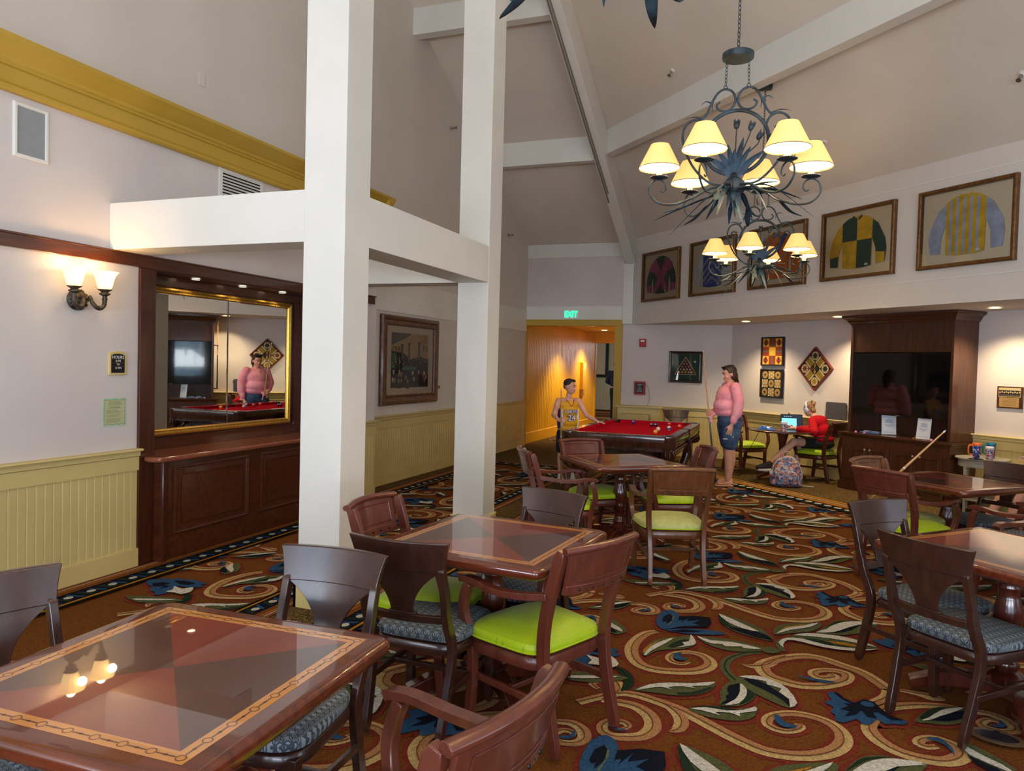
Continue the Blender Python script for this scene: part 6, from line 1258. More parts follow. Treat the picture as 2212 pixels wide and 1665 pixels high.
q = MB(); q.tube(sm([(-.19, -.07, .12), (-.18, -.1, .3), (-.1, -.1, .39), (.02, -.09, .42), (.13, -.1, .36), (.19, -.09, .22), (.2, -.08, .14)]), .006, 6); q.tube(sm([(-.13, -.165, .19), (-.05, -.185, .235), (.06, -.185, .225), (.135, -.165, .16), (.14, -.16, .1)]), .005, 6); q.build('zip', mat('zip_trim', (196, 190, 186), .7), t)
q = MB(); q.tube(sm([(.15, .05, .03), (.24, .02, .012), (.33, .0, .012), (.38, .02, .01)]), [.018, .018, .016] * 5 + [.016], 6, flat=.4) if False else q.tube([(.15, .03, .02), (.24, .02, .012), (.32, .0, .01), (.37, .01, .01)], .011, 6); q.build('shoulder_strap', mat('strap_grey', (150, 146, 130), .8), t)
q = MB(); q.ell((-.215, -.1, .2), (.022, .02, .04), 10, 6); q.build('tassel', mat('tassel_pale', (196, 188, 180), .9), t)

# ------------------------------------------------------------------ floor outlet
t = thing('floor_outlet', 'oval brass ringed floor outlet with dark flap in the right foreground carpet', 'floor box', (.915, 3.84, 0), R(-12))
q = MB(); q.lathe([(.115, 0), (.115, .004), (.085, .006), (.085, .001)], n=36, sy=.62); q.build('ring', mat('brass_ring', (112, 88, 64), .35, metal=.5), t)
q = MB(); q.lathe([(.085, .001), (.082, .0045), (.001, .005)], n=36, sy=.62); q.box((-.012, -.05, .004), (.012, .05, .009)); q.build('flap', mat('dark_flap', (26, 26, 34), .25), t)

# ------------------------------------------------------------------ pool table
t = thing('pool_table', 'carved dark wood pool table with bright red cloth', 'pool table', (-1.865, 9.57, 0))
PW = wood('pool_table_wood', (74, 40, 26), (46, 24, 17), .22, .7); FELT = vary(mat('red_felt', (178, 10, 34), 1.0, spec=.05), (176, 12, 34), (188, 18, 40), nscale=60)
hx, hy = .66, 1.22; ix, iy = .53, 1.09
q = MB(); q.box((-ix - .01, -iy - .01, .765), (ix + .01, iy + .01, .80)); q.build('bed_cloth', FELT, t, smooth=False)
def rail(x0, y0, x1, y1, inn):
    pass
q = MB()
for a_, b_, n_ in (((-ix, -iy + .07), (-ix, -.06), (1, 0)), ((-ix, .06), (-ix, iy - .07), (1, 0)), ((ix, -iy + .07), (ix, -.06), (-1, 0)), ((ix, .06), (ix, iy - .07), (-1, 0)), ((-ix + .07, -iy), (ix - .07, -iy), (0, 1)), ((-ix + .07, iy), (ix - .07, iy), (0, -1))):
    q.sweep([(-.045, .80), (.0, .80), (.004, .825), (.008, .836), (-.01, .842), (-.045, .842)], a_, b_, n_)
q.build('cushions', FELT, t, smooth=False)
q = MB()
for a_, b_, n_ in (((-hx, -hy + .11), (-hx, -.06), (1, 0)), ((-hx, .06), (-hx, hy - .11), (1, 0)), ((hx, -hy + .11), (hx, -.06), (-1, 0)), ((hx, .06), (hx, hy - .11), (-1, 0)), ((-hx + .11, -hy), (hx - .11, -hy), (0, 1)), ((-hx + .11, hy), (hx - .11, hy), (0, -1))):
    q.sweep([(0, .70), (.005, .70), (.0, .74), (-.012, .77), (-.004, .80), (-.01, .825), (0, .842), (.09, .843), (.09, .80), (.09, .70)], a_, b_, n_)
q.build('rails', PW, t, smooth=True, angle=50)
for sx in (-1, 1):
    for sy in (-1, 1):
        q = MB(); q.lathe([(.075, .68), (.09, .70), (.095, .72), (.092, .80), (.098, .82), (.095, .842), (.085, .846), (.056, .842), (.052, .80), (.05, .74), (.001, .735)], (sx * (hx - .085), sy * (hy - .085), 0), 28)
        pk = q.build('corner_casting', PW, t, angle=40)
        q = MB(); q.lathe([(.052, .841), (.054, .70), (.045, .62), (.02, .58), (.001, .575)], (sx * (hx - .085), sy * (hy - .085), 0), 20, cap=False); q.build('pocket', M['black'], pk)
        q = MB(); q.lathe([(.03, .56), (.055, .59), (.07, .64), (.075, .685)], (sx * (hx - .07), sy * (hy - .07), 0), 16)
        for j in range(10): a = 2 * math.pi * j / 10; q.tube([(sx * (hx - .07) + .055 * math.cos(a), sy * (hy - .07) + .055 * math.sin(a), .57), (sx * (hx - .07) + .078 * math.cos(a), sy * (hy - .07) + .078 * math.sin(a), .62), (sx * (hx - .07) + .07 * math.cos(a), sy * (hy - .07) + .07 * math.sin(a), .68)], [.004, .009, .004], 6)
        q.build('carved_bracket', PW, pk)
        q = MB(); lx, ly = sx * .44, sy * .98
        P_ = sm([(lx, ly, .60), (lx + sx * .05, ly + sy * .05, .54), (lx + sx * .075, ly + sy * .075, .45), (lx + sx * .05, ly + sy * .05, .34), (lx + sx * .01, ly + sy * .01, .22), (lx + sx * .0, ly + sy * .0, .12), (lx + sx * .04, ly + sy * .04, .05), (lx + sx * .06, ly + sy * .06, .01)], 4)
        q.tube(P_, [.085 + (.04 - .085) * min(1, i / (len(P_) * .75)) + (.02 if i > len(P_) - 5 else 0) for i in range(len(P_))], 12); q.ell((lx + sx * .07, ly + sy * .07, .55), (.05, .05, .045)); q.box((lx + sx * .06 - .06, ly + sy * .06 - .06, 0), (lx + sx * .06 + .06, ly + sy * .06 + .06, .03)); q.build('leg', PW, t, angle=60)
    q = MB(); q.lathe([(.05, .72), (.06, .74), (.06, .835), (.045, .842), (.04, .80), (.001, .79)], (sx * (hx - .05), 0, 0), 20); q.ell((sx * (hx - .0), 0, .70), (.03, .05, .04)); q.build('side_pocket', M['black'], t)
q = MB(); q.box((-hx + .02, -hy + .02, .66), (hx - .02, hy - .02, .72)); 
for sx_, L_, ax in ((-1, hy, 1), (1, hy, 1), (-1, hx, 0), (1, hx, 0)):
    nn = int(2 * (L_ - .12) / .022)
    for j in range(nn):
        d_ = -(L_ - .12) + .022 * (j + .5)
        q.ell((sx_ * (hx - .012), d_, .665) if ax else (d_, sx_ * (hy - .012), .665), (.008, .011, .014), 5, 4)
q.build('apron', PW, t, angle=40)
q = MB(); q.box((-.52, -1.05, .50), (.52, 1.05, .77)); q.build('frame_box', PW, t, smooth=False)
q = MB()
for sx in (-1, 1):
    for k_ in (-.86, -.58, -.3, .3, .58, .86): q.lathe([(.006, .8432), (.001, .8436)], (sx * (hx - .05), k_, 0), 4)
q.build('sight_markers', M['white'], t)
def ball(x, y, col, label, stripe=False, name='pool_ball'):
    q = MB(); k_ = 12; n_ = 20; r_ = .0286
    prof = [(max(math.sin(math.pi * i / k_), .001), -math.cos(math.pi * i / k_)) for i in range(k_ + 1)]
    vs = [(r_ * p * math.cos(2 * math.pi * j / n_), r_ * p * math.sin(2 * math.pi * j / n_), r_ * z) for p, z in prof for j in range(n_)]
    q.v = vs
    for i in range(k_):
        for j in range(n_): q.f.append((i * n_ + j, i * n_ + (j + 1) % n_, (i + 1) * n_ + (j + 1) % n_, (i + 1) * n_ + j)); q.m.append(1 if stripe and (i < 4 or i >= 8) else 0)
    a = Vector((-.2, -1, .35)).normalized() * r_
    q.ell(tuple(a * .93), (.0085, .004, .0085), 10, 5, 1)
    o = q.build(name, [mat('ball_%d_%d_%d' % col, col, .08, coat=1, coat_r=.02), M['paper']], None, angle=80)
    o.location = (x, y, .8005 + r_); tag(o, label, 'pool ball', 'pool balls on the red cloth'); return o
ball(-2.10, 10.50, (24, 48, 150), 'solid blue pool ball alone near the far end of the cloth')
ball(-1.785, 10.17, (86, 20, 30), 'maroon pool ball touching the dark purple ball'); ball(-1.73, 10.19, (28, 22, 70), 'dark purple pool ball right beside the maroon ball')
ball(-1.585, 10.45, (196, 20, 26), 'bright red pool ball near the far right of the cloth'); ball(-1.40, 10.13, (226, 80, 24), 'orange pool ball at the right by the cushion')
ball(-1.50, 9.85, (214, 84, 44), 'orange pool ball directly behind the blue striped ball'); ball(-1.475, 9.70, (24, 60, 140), 'blue striped pool ball in front of an orange ball', True)
ball(-1.585, 9.52, (232, 200, 178), 'ivory cue ball lying between the yellow ball and the others'); ball(-1.54, 9.06, (222, 150, 20), 'yellow pool ball, nearest on the cloth')
# corridor things
t = thing('corridor_picture', 'tall dark framed picture on the corridor wall beyond the passage', 'picture', (-6.75, 26.86, 2.0)); frame_mesh(.75, 1.6, .1, [(0, 0), (0, .04), (.1, .05), (.11, 0)], 'frame', M['black'], t); q = MB(); pp(q, [(-.3, -.7), (.3, -.7), (.3, .7), (-.3, .7)], -.02); q.build('picture', M['matboard'], t, smooth=False)
t = thing('wall_phone_box', 'slim yellow box with a small lamp on the passage wall behind the boy', 'wall box', (-5.06, 18.3, 1.35), RZL); q = MB(); q.box((-.14, -.10, -.35), (.14, 0, .35)); q.build('box_body', M['hallyel'], t, bevel=.01); q = MB(); q.box((-.09, -.1, -.5), (.05, -.02, -.36)); q.build('lower_box', M['mustard'], t); q = MB(); q.box((.0, -.105, .15), (.06, -.1, .3)); q.build('indicator', M['white'], t)

# ------------------------------------------------------------------ chandeliers
def shade_mat():
    m = mat('pleated_shade', (246, 214, 150), .8, emit=(255, 190, 96), estr=.85); k = NB(m)
    tc = k.n('ShaderNodeTexCoord'); sx = k.n('ShaderNodeSeparateXYZ'); k.l(tc.outputs['Object'], sx.inputs[0])
    at = k.n('ShaderNodeMath', operation='ARCTAN2'); k.l(sx.outputs[0], at.inputs[0]); k.l(sx.outputs[1], at.inputs[1])
    mu = k.n('ShaderNodeMath', operation='MULTIPLY'); mu.inputs[1].default_value = 60; k.l(at.outputs[0], mu.inputs[0])
    sn = k.n('ShaderNodeMath', operation='SINE'); k.l(mu.outputs[0], sn.inputs[0])
    bp = k.n('ShaderNodeBump'); bp.inputs['Strength'].default_value = .5; bp.inputs['Distance'].default_value = .003; k.l(sn.outputs[0], bp.inputs['Height']); k.l(bp.outputs[0], k.b.inputs['Normal'])
    return m
M['shade'] = shade_mat()
M['shade_in'] = mat('shade_lining', (255, 240, 200), .8, emit=(255, 222, 150), estr=4.5)
M['candle'] = mat('drip_candle', (236, 222, 184), .6, emit=(255, 220, 150), estr=.7)
M['shade_rim'] = mat('shade_rim', (170, 146, 104), .8)
def leaf3(q, pts, w_, fold=.25, side=None, n=14):
    """pointed sword leaf along a 3-D path, V folded"""
    P_ = [Vector(p) for p in sm(pts, max(2, n // (len(pts) - 1)))]; k = len(P_); rows = []
    for i, p in enumerate(P_):
        t = (P_[min(i + 1, k - 1)] - P_[max(i - 1, 0)]).normalized()
        sd = Vector(side) if side else Vector((-t.y, t.x, 0)) if abs(t.x) + abs(t.y) > .05 else Vector((1, 0, 0))
        sd = (sd - t * t.dot(sd)).normalized(); nn = t.cross(sd); f = i / (k - 1)
        hw = w_ / 2 * (math.sin(math.pi * min(1, (f * .93 + .07)) ** .8)) ** .9 + .0008
        rows.append([tuple(p + sd * hw * s_ + nn * (abs(s_) * hw * fold)) for s_ in (-1, -.5, 0, .5, 1)] )
    rows2 = [r_ + [tuple(Vector(c) - Vector((0, 0, .0018))) for c in r_[::-1]] for r_ in rows]
    q.grid(rows2, closed=True)
def chain(q, a, b_, link=.032, r_=.0022, w_=.009):
    a, b_ = Vector(a), Vector(b_); L_ = (b_ - a).length; n = max(1, int(L_ / (link * .78))); d = (b_ - a) / n
    u = d.normalized()
    for i in range(n):
        c = a + d * (i + .5); s1 = u.orthogonal().normalized(); s2 = u.cross(s1); s_ = s1 if i % 2 else s2
        q.tube([tuple(c + u * (link / 2) * math.cos(t) + s_ * w_ * math.sin(t)) for t in [2 * math.pi * j / 10 for j in range(10)]], r_, 5, closed=True)
def make_chandelier():
    t = thing('chandelier', 'x', 'chandelier', group='wrought iron leaf chandeliers')
    q = MB(); q.ell((0, 0, 0), (.078, .078, .072), 20, 14)
    for j in range(8): a = j * math.pi / 4; q.tube([(.02 * math.cos(a), .02 * math.sin(a), .07), (.07 * math.cos(a), .07 * math.sin(a), .03), (.079 * math.cos(a), .079 * math.sin(a), 0), (.07 * math.cos(a), .07 * math.sin(a), -.035), (.02 * math.cos(a), .02 * math.sin(a), -.07)], .005, 5)
    q.lathe([(.02, .06), (.03, .08), (.014, .10), (.014, .13)], n=14); q.build('hub', M['iron'], t)
    L1 = [(-.05, .01), (-.17, .035), (-.285, .15), (-.355, .29), (-.375, .40), (-.345, .475), (-.285, .502), (-.23, .475), (-.206, .41), (-.237, .35), (-.30, .345), (-.33, .38), (-.31, .412), (-.275, .402)]
    L2 = [(-.245, .49), (-.205, .54), (-.163, .632), (-.128, .682), (-.08, .702), (-.03, .678), (-.008, .62), (-.03, .565), (-.078, .545), (-.122, .558), (-.138, .592), (-.115, .612)]
    for s_ in (-1, 1):
        q = MB()
        for L_ in (L1, L2):
            P_ = sm([(s_ * x, 0, z) for x, z in L_], 5); q.tube(P_, [.0085 - .004 * max(0, (i / len(P_) - .6)) for i in range(len(P_))], 8)
        q.ell((s_ * -.272, 0, .402), (.010, .010, .010), 8, 6)
        for (a, b_, c) in (((-.235, .505), (-.30, .525), (-.375, .515)), ((-.175, .61), (-.215, .63), (-.25, .61)), ((-.15, .65), (-.17, .60), (-.165, .55))):
            q.tube(sm([(s_ * a[0], 0, a[1]), (s_ * b_[0], .01, b_[1]), (s_ * c[0], .02, c[1])]), [.007, .001], 6)
        q.build('scroll_frame', M['iron'], t)
    q = MB(); q.tube([(.228 * math.cos(a), 0, .315 + .228 * math.sin(a)) for a in [2 * math.pi * j / 48 for j in range(48)]], .0135, 8, closed=True); q.build('ring', M['iron'], t)
    # tulips and upright leaves
    for x, z in ((.005, .44), (.105, .42), (.165, .35)):
        q = MB(); q.tube(sm([(0, .01, .10), (x * .3, .01, .2), (x * .9, .01, z - .06), (x, .01, z - .02)]), .0042, 6); d = Vector((x, 0, z - .1)).normalized()
        q.T(Matrix.Translation((x, .01, z)) @ d.to_track_quat('Z', 'Y').to_matrix().to_4x4()); q.lathe([(.004, -.03), (.017, -.018), (.021, 0), (.017, .018), (.012, .024)], n=12)
        for j in range(5): a = 1.257 * j; q.tube([(.017 * math.cos(a), .017 * math.sin(a), .01), (.018 * math.cos(a), .018 * math.sin(a), .03), (.024 * math.cos(a), .024 * math.sin(a), .042)], [.007, .005, .0008], 5)
        q.build('tulip', M['iron'], t)
    for x, z, w_ in ((.06, .34, .045), (.11, .27, .042), (.20, .235, .05), (-.05, .30, .045), (-.12, .26, .045), (-.19, .22, .05), (.0, .26, .055)):
        q = MB(); leaf3(q, [(x * .1, -.012, .07), (x * .45, -.02, .07 + (z - .07) * .5), (x, -.03, z)], w_, .2, side=(.8, 0, -x * 2)); q.build('leaf', M['leafiron'], t)
    for a_, r1, z1, r2, z2, w_ in ((200, .2, -.10, .45, -.36, .055), (245, .12, -.05, .22, -.24, .05), (255, .07, -.08, .13, -.20, .04), (300, .06, -.1, .16, -.30, .055), (335, .16, -.05, .28, -.24, .05), (350, .25, -.02, .55, -.26, .035), (8, .25, -.03, .47, -.10, .06), (30, .2, .03, .36, .06, .055),
                                   (170, .3, -.1, .6, -.2, .04), (60, .12, -.06, .25, -.2, .05), (100, .12, -.05, .28, -.22, .05), (130, .15, -.04, .34, -.18, .05), (215, .1, .0, .16, -.17, .06), (275, .06, -.06, .12, -.13, .04), (320, .1, -.04, .2, -.1, .04), (285, .05, -.09, .09, -.24, .05)):
        a = R(a_); q = MB(); leaf3(q, [(.04 * math.cos(a), .04 * math.sin(a), -.03), (r1 * math.cos(a), r1 * math.sin(a), z1), (r2 * math.cos(a), r2 * math.sin(a), z2)], w_, .3); q.build('leaf', M['leafiron'], t)
    for j in range(6):
        a = R(-107 + 60 * j); ca, sa = math.cos(a), math.sin(a); Rr = .53
        q = MB(); P_ = sm([(.06 * ca, .06 * sa, 0), (.17 * ca, .17 * sa, -.015), (.30 * ca, .30 * sa, -.085), (.42 * ca, .42 * sa, -.125), (.53 * ca, .53 * sa, -.115), (.595 * ca, .595 * sa, -.05), (.59 * ca, .59 * sa, .02), (.545 * ca, .545 * sa, .052), (.495 * ca, .495 * sa, .035), (.478 * ca, .478 * sa, -.01), (.50 * ca, .50 * sa, -.035), (.52 * ca, .52 * sa, -.025)], 5)
        q.tube(P_, [.0095 - .005 * (i / len(P_)) for i in range(len(P_))], 8)
        leaf3(q, [(.30 * ca, .30 * sa, -.08), (.40 * ca - .04 * sa, .40 * sa + .04 * ca, -.17), (.50 * ca - .07 * sa, .50 * sa + .07 * ca, -.20)], .04, .3)
        ar = q.build('arm', M['iron'], t)
        pos = (Rr * ca, Rr * sa, 0)
        q = MB(); q.lathe([(.01, .052), (.03, .056), (.06, .066), (.062, .072), (.03, .066), (.012, .068)], n=26)
        for k_ in range(22): b_ = 2 * math.pi * k_ / 22; q.ell((.060 * math.cos(b_), .060 * math.sin(b_), .070), (.007, .007, .005), 5, 4)
        o = q.build('drip_pan', M['iron'], ar); o.location = pos
        q = MB(); q.lathe([(.021, .066), (.0205, .12), (.019, .165), (.006, .17)], n=14)
        for k_ in range(5): b_ = 1.3 * k_; q.tube([(.02 * math.cos(b_), .02 * math.sin(b_), .15), (.0225 * math.cos(b_), .0225 * math.sin(b_), .10 + .01 * k_)], [.003, .005], 5)
        o = q.build('candle', M['candle'], ar); o.location = pos
        q = MB(); q.lathe([(.148, .134), (.151, .137), (.148, .141), (.068, .302), (.066, .306), (.065, .302), (.144, .140)], n=64, cap=False)
        q2 = q.v; o = q.build('lamp_shade', [M['shade'], M['shade_in'], M['shade_rim']], ar, angle=25)
        for p_ in o.data.polygons:
            r0 = math.hypot(p_.center.x, p_.center.y); z = p_.center.z
            if p_.normal.x * p_.center.x + p_.normal.y * p_.center.y < -1e-5 and z > .1405: p_.material_index = 1
            elif z < .1395: p_.material_index = 2
        o.location = pos
        q = MB(); q.lathe([(.066, .285), (.004, .285), (.004, .289), (.066, .289)], n=3); o = q.build('spider', M['iron'], ar); o.location = pos
        q = MB(); q.ell((0, 0, .20), (.015, .015, .03), 10, 8); o = q.build('bulb', M['bulbglow'], ar); o.location = pos
    q = MB()
    for s_ in (-1, 1): q.tube([(s_ * .08 + .012 * math.cos(b_), 0, .715 + .012 * math.sin(b_)) for b_ in [2 * math.pi * j / 12 for j in range(12)]], .003, 6, closed=True); chain(q, (s_ * .08, 0, .727), (s_ * .075, 0, .905))
    q.build('chain', M['iron'], t)
    q = MB(); q.lathe([(.05, .905), (.108, .908), (.11, .92), (.11, .945), (.104, .95), (.02, .952), (.012, .97)], n=36); q.build('ceiling_plate', M['iron'], t)
    return t
def finish_chandelier(t, ztop, box):
    q = MB(); L_ = ztop - t.location.z; chain(q, (0, 0, .97), (0, 0, L_), link=.04, w_=.0105, r_=.003); c = q.build('hanging_chain', M['iron'], t)
    if box:
        q = MB(); q.box((-.075, -.06, L_ - .03), (.075, .06, L_ + .09)); q.build('junction_box', M['iron'], t, bevel=.004)
    for j in range(6):
        a = R(-107 + 60 * j) + t.rotation_euler.z
        light('POINT', 'candle_light', (t.location.x + .53 * math.cos(a), t.location.y + .53 * math.sin(a), t.location.z + .235), 14.0, (1, .72, .40), radius=.03)
ch = make_chandelier(); ch.location = (-.44, 5.56, 2.935); ch['label'] = 'iron leaf chandelier with six lit shades, the larger complete one in view'
ch2 = copy_tree(ch); ch2.location = (-.41, 9.25, 2.85); ch2.rotation_euler = (0, 0, R(8)); ch2['label'] = 'iron leaf chandelier hanging farther back, below and behind the larger one'
ch3 = copy_tree(ch); ch3.location = (-.50, 1.92, 2.92); ch3.rotation_euler = (0, 0, R(4)); ch3['label'] = 'iron chandelier above the top photo edge, only its blue leaf tips showing'
finish_chandelier(ch, 6.86, False); finish_chandelier(ch2, 4.96, True); finish_chandelier(ch3, 7.38, False)

# ------------------------------------------------------------------ people
M['skin'] = vary(mat('skin_light', (214, 158, 132), .5), (208, 150, 124), (222, 170, 146), nscale=14)
M['skin2'] = vary(mat('skin_fair', (212, 160, 138), .5), (206, 150, 126), (222, 172, 150), nscale=14)
def cap_(q, a, ra, b_, rb, n=14):
    a, b_ = Vector(a), Vector(b_)
    q.tube([a + (b_ - a) * i / 6 for i in range(7)], [ra + (rb - ra) * i / 6 for i in range(7)], n); q.ell(tuple(a), (ra, ra, ra), n, 8); q.ell(tuple(b_), (rb, rb, rb), n, 8)
def chainc(q, pts):
    for (a, ra), (b_, rb) in zip(pts[:-1], pts[1:]): cap_(q, a, ra, b_, rb)
def rell(q, c, r_, rx=0, ry=0, rz=0):
    old = q.xf; mt = Matrix.Translation(c) @ Euler((rx, ry, rz)).to_matrix().to_4x4(); q.xf = mt if old is None else old @ mt; q.ell((0, 0, 0), r_, 18, 12); q.xf = old
def blob(q, name, m, parent, vox=.008, it=6):
    o = q.build(name, m, parent)
    r_ = o.modifiers.new('remesh', 'REMESH'); r_.mode = 'VOXEL'; r_.voxel_size = vox; r_.use_smooth_shade = True
    s_ = o.modifiers.new('smooth', 'SMOOTH'); s_.iterations = it; s_.factor = .5
    return o
def head(q, c, s_=1.0, yaw=0, pitch=0):
    """skull, jaw, nose, lips, ears, chin; face looks along +y of the head frame"""
    old = q.xf; mt = Matrix.Translation(c) @ Euler((pitch, 0, yaw)).to_matrix().to_4x4() @ Matrix.Scale(s_, 4)
    q.xf = mt if old is None else old @ mt
    q.ell((0, -.008, .022), (.074, .092, .088), 20, 14); rell(q, (0, .020, -.035), (.058, .066, .075)); rell(q, (0, .048, -.075), (.032, .034, .030))
    rell(q, (0, .086, -.022), (.011, .018, .020), -.4); rell(q, (0, .097, -.030), (.012, .011, .010)); rell(q, (0, .062, .030), (.05, .024, .012))
    rell(q, (0, .078, -.056), (.024, .010, .006)); rell(q, (0, .076, -.064), (.021, .010, .006)); rell(q, (.034, .058, -.028), (.022, .022, .024)); rell(q, (-.034, .058, -.028), (.022, .022, .024))
    for sx in (-1, 1): rell(q, (sx * .075, -.004, -.012), (.010, .020, .030), .15)
    q.xf = old; return mt
def face_bits(parent, mt, brow=(84, 54, 34)):
    q = MB(); q.T(mt)
    for sx in (-1, 1): q.ell((sx * .030, .0735, .006), (.013, .009, .0055), 12, 8); q.ell((sx * .030, .0825, .005), (.0055, .0025, .0055), 8, 5, 1)
    q.build('eyes', [mat('eye_white', (214, 206, 200), .3), mat('iris_dark', (44, 34, 28), .3)], parent)
    q = MB(); q.T(mt)
    for sx in (-1, 1): q.tube([(sx * .014, .083, .024), (sx * .03, .083, .030), (sx * .046, .072, .025)], [.003, .004, .002], 6)
    q.build('eyebrows', mat('brow_%d' % brow[0], brow, .8), parent)
    q = MB(); q.T(mt); rell(q, (0, .0865, -.060), (.021, .004, .005)); q.build('lips', mat('lips_rose', (176, 92, 88), .45), parent)
def hand(q, wrist, d, palm_n, thumb, s_=1.0, curl=.35, spread=1.0):
    """palm + four unequal bent fingers + thumb. d = pointing direction, palm_n = palm normal, thumb = side of thumb"""
    w_ = Vector(wrist); d = Vector(d).normalized(); n_ = Vector(palm_n); n_ = (n_ - d * n_.dot(d)).normalized(); t = Vector(thumb); t = (t - d * t.dot(d) - n_ * n_.dot(t)).normalized()
    p = lambda a, b_, c: tuple(w_ + (d * a + t * b_ + n_ * c) * s_)
    r_ = .0095 * s_
    for b0, b1 in ((.026, .030), (.010, .011), (-.008, -.009), (-.024, -.027)): cap_(q, p(.005, b0 * .6, 0), .015 * s_, p(.078, b1, 0), .0125 * s_, 10)
    for k_, (b0, L_) in enumerate(((.031, .068), (.011, .076), (-.010, .070), (-.029, .055))):
        x, z = .082, 0.0; a = 0; pts = [(p(x, b0, z), r_)]
        for seg in (.42, .33, .25):
            a += curl; x += L_ * seg * math.cos(a); z += L_ * seg * math.sin(a); pts.append((p(x, b0 * (1 + .12 * spread), z), r_ * (1 - .08 * len(pts))))
        chainc(q, pts)
    chainc(q, [(p(.018, .028, .004), r_ * 1.35), (p(.042, .048, .012 + .02 * curl), r_ * 1.15), (p(.062, .052, .022 + .05 * curl), r_ * .95)])
def person(label, loc, face):
    return thing('person', label, 'person', loc, R(face - 90))

# ---- woman with the cue
P = person('woman in a pink knotted blouse and ripped denim shorts standing with a pool cue', (-.80, 10.74, 0), 203)
B_ = MB()
for sx, fy in ((-1, .03), (1, -.05)):
    x = sx * .115
    chainc(B_, [((sx * .10, 0, .86), .125), ((sx * .115, .0 + fy * .4, .68), .112), ((x, fy * .7, .50), .076), ((x, fy * .9 - .015, .36), .076), ((x, fy - .01, .22), .058), ((x, fy - .005, .10), .041)])
    rell(B_, (x, fy - .02, .045), (.038, .045, .04)); rell(B_, (x + sx * .005, fy + .07, .035), (.042, .085, .024))
    for k_ in range(5): rell(B_, (x + sx * (.028 - .015 * k_) * -1, fy + .150 - .007 * k_ * (1 if k_ else 0), .026), (.0105 if k_ else .014, .018, .012))
rell(B_, (0, -.01, .95), (.20, .15, .14)); rell(B_, (0, .03, 1.08), (.185, .16, .14)); rell(B_, (0, .01, 1.25), (.175, .13, .15)); rell(B_, (0, .0, 1.37), (.17, .085, .06))
cap_(B_, (0, -.005, 1.38), .062, (0, .01, 1.48), .053)
hm = head(B_, (0, .025, 1.555), 1.02, .1, -.22)
la = [((-.19, -.01, 1.355), .052), ((-.275, -.03, 1.13), .05), ((-.262, .02, .96), .038), ((-.255, .05, .86), .027)]
chainc(B_, la); hand(B_, (-.255, .055, .855), (0.02, .22, -1), (1, .1, 0), (0, 1, .2), 1.0, .3)
ra = [((.19, -.01, 1.355), .052), ((.25, .05, 1.13), .05), ((.14, .16, 1.02), .036), ((.07, .215, 1.0), .027)]
chainc(B_, ra); hand(B_, (.07, .215, 1.0), (-.35, .8, .0), (.8, .35, -.1), (.1, .1, 1), .95, 1.0)
body = blob(B_, 'body', M['skin'], P, .0075, 5); face_bits(body, hm)
C_ = MB()   # blouse
rell(C_, (0, .02, 1.02), (.215, .18, .09)); rell(C_, (0, .045, 1.11), (.21, .185, .14)); rell(C_, (0, .03, 1.25), (.20, .165, .15)); rell(C_, (0, .065, 1.22), (.16, .14, .10)); rell(C_, (0, -.005, 1.37), (.195, .10, .062))
for pts in ([((-.185, -.01, 1.365), .082), ((-.262, -.03, 1.18), .076), ((-.275, -.01, 1.02), .070), ((-.266, .02, .95), .050)], [((.185, -.01, 1.365), .082), ((.246, .04, 1.16), .074), ((.17, .12, 1.05), .062), ((.11, .175, 1.01), .045)]): chainc(C_, pts)
blouse_m = vary(mat('pink_gauze', (246, 160, 176), .8), (240, 150, 166), (250, 172, 186), nscale=6, bump=.35, bscale=60)
bl = blob(C_, 'blouse', blouse_m, P, .0095, 10)
q = MB(); chainc(q, [((-.27, .025, .955), .050), ((-.266, .033, .91), .046)]); blob(q, 'cuff', blouse_m, bl, .007, 2)
q = MB(); rell(q, (.02, .215, .985), (.035, .028, .028)); q.tube(sm([(.02, .225, .98), (-.0, .26, .93), (-.01, .25, .86)]), [.026, .018, .03] * 3 + [.02] * 2, 8, flat=.5); q.tube(sm([(.02, .225, .98), (.05, .26, .95), (.075, .26, .90)]), [.024] * 8 + [.026] * 3, 8, flat=.5); blob(q, 'waist_knot', blouse_m, bl, .006, 3)
q = MB()
for sx in (-1, 1): q.slab([(sx * .015, .115, 1.31), (sx * .075, .075, 1.365), (sx * .095, .02, 1.425), (sx * .055, .01, 1.455), (sx * .03, .085, 1.395)], (0, 1, .4), .008)
q.build('collar', blouse_m, bl, bevel=.003)
q = MB(); q.slab([(-.028, .142, 1.375), (.028, .142, 1.375), (.004, .186, 1.26), (-.004, .186, 1.26)], (0, 1, .3), .006); o = q.build('neck_opening', M['skin'], bl, bevel=.002); o['label'] = 'skin at the open neck'
C_ = MB(); rell(C_, (0, -.005, .93), (.215, .168, .10)); rell(C_, (0, -.02, .86), (.215, .165, .10))
for sx, fy in ((-1, .03), (1, -.05)): chainc(C_, [((sx * .105, 0, .84), .138), ((sx * .118, fy * .4, .70), .125), ((sx * .12, fy * .6, .585), .108)])
dn = vary(mat('blue_denim', (56, 78, 112), .85), (46, 66, 98), (78, 102, 136), nscale=9, bump=.3, bscale=90)
sh = blob(C_, 'shorts', dn, P, .009, 3)
q = MB()
for x, y, z, a, b_ in ((-.235, .05, .735, .010, .028), (-.20, .105, .66, .05, .010), (-.236, .02, .69, .008, .014)): rell(q, (x, y, z), (.012, a, b_))
q.build('ripped_patches', mat('frayed_white', (190, 200, 208), .9), sh)
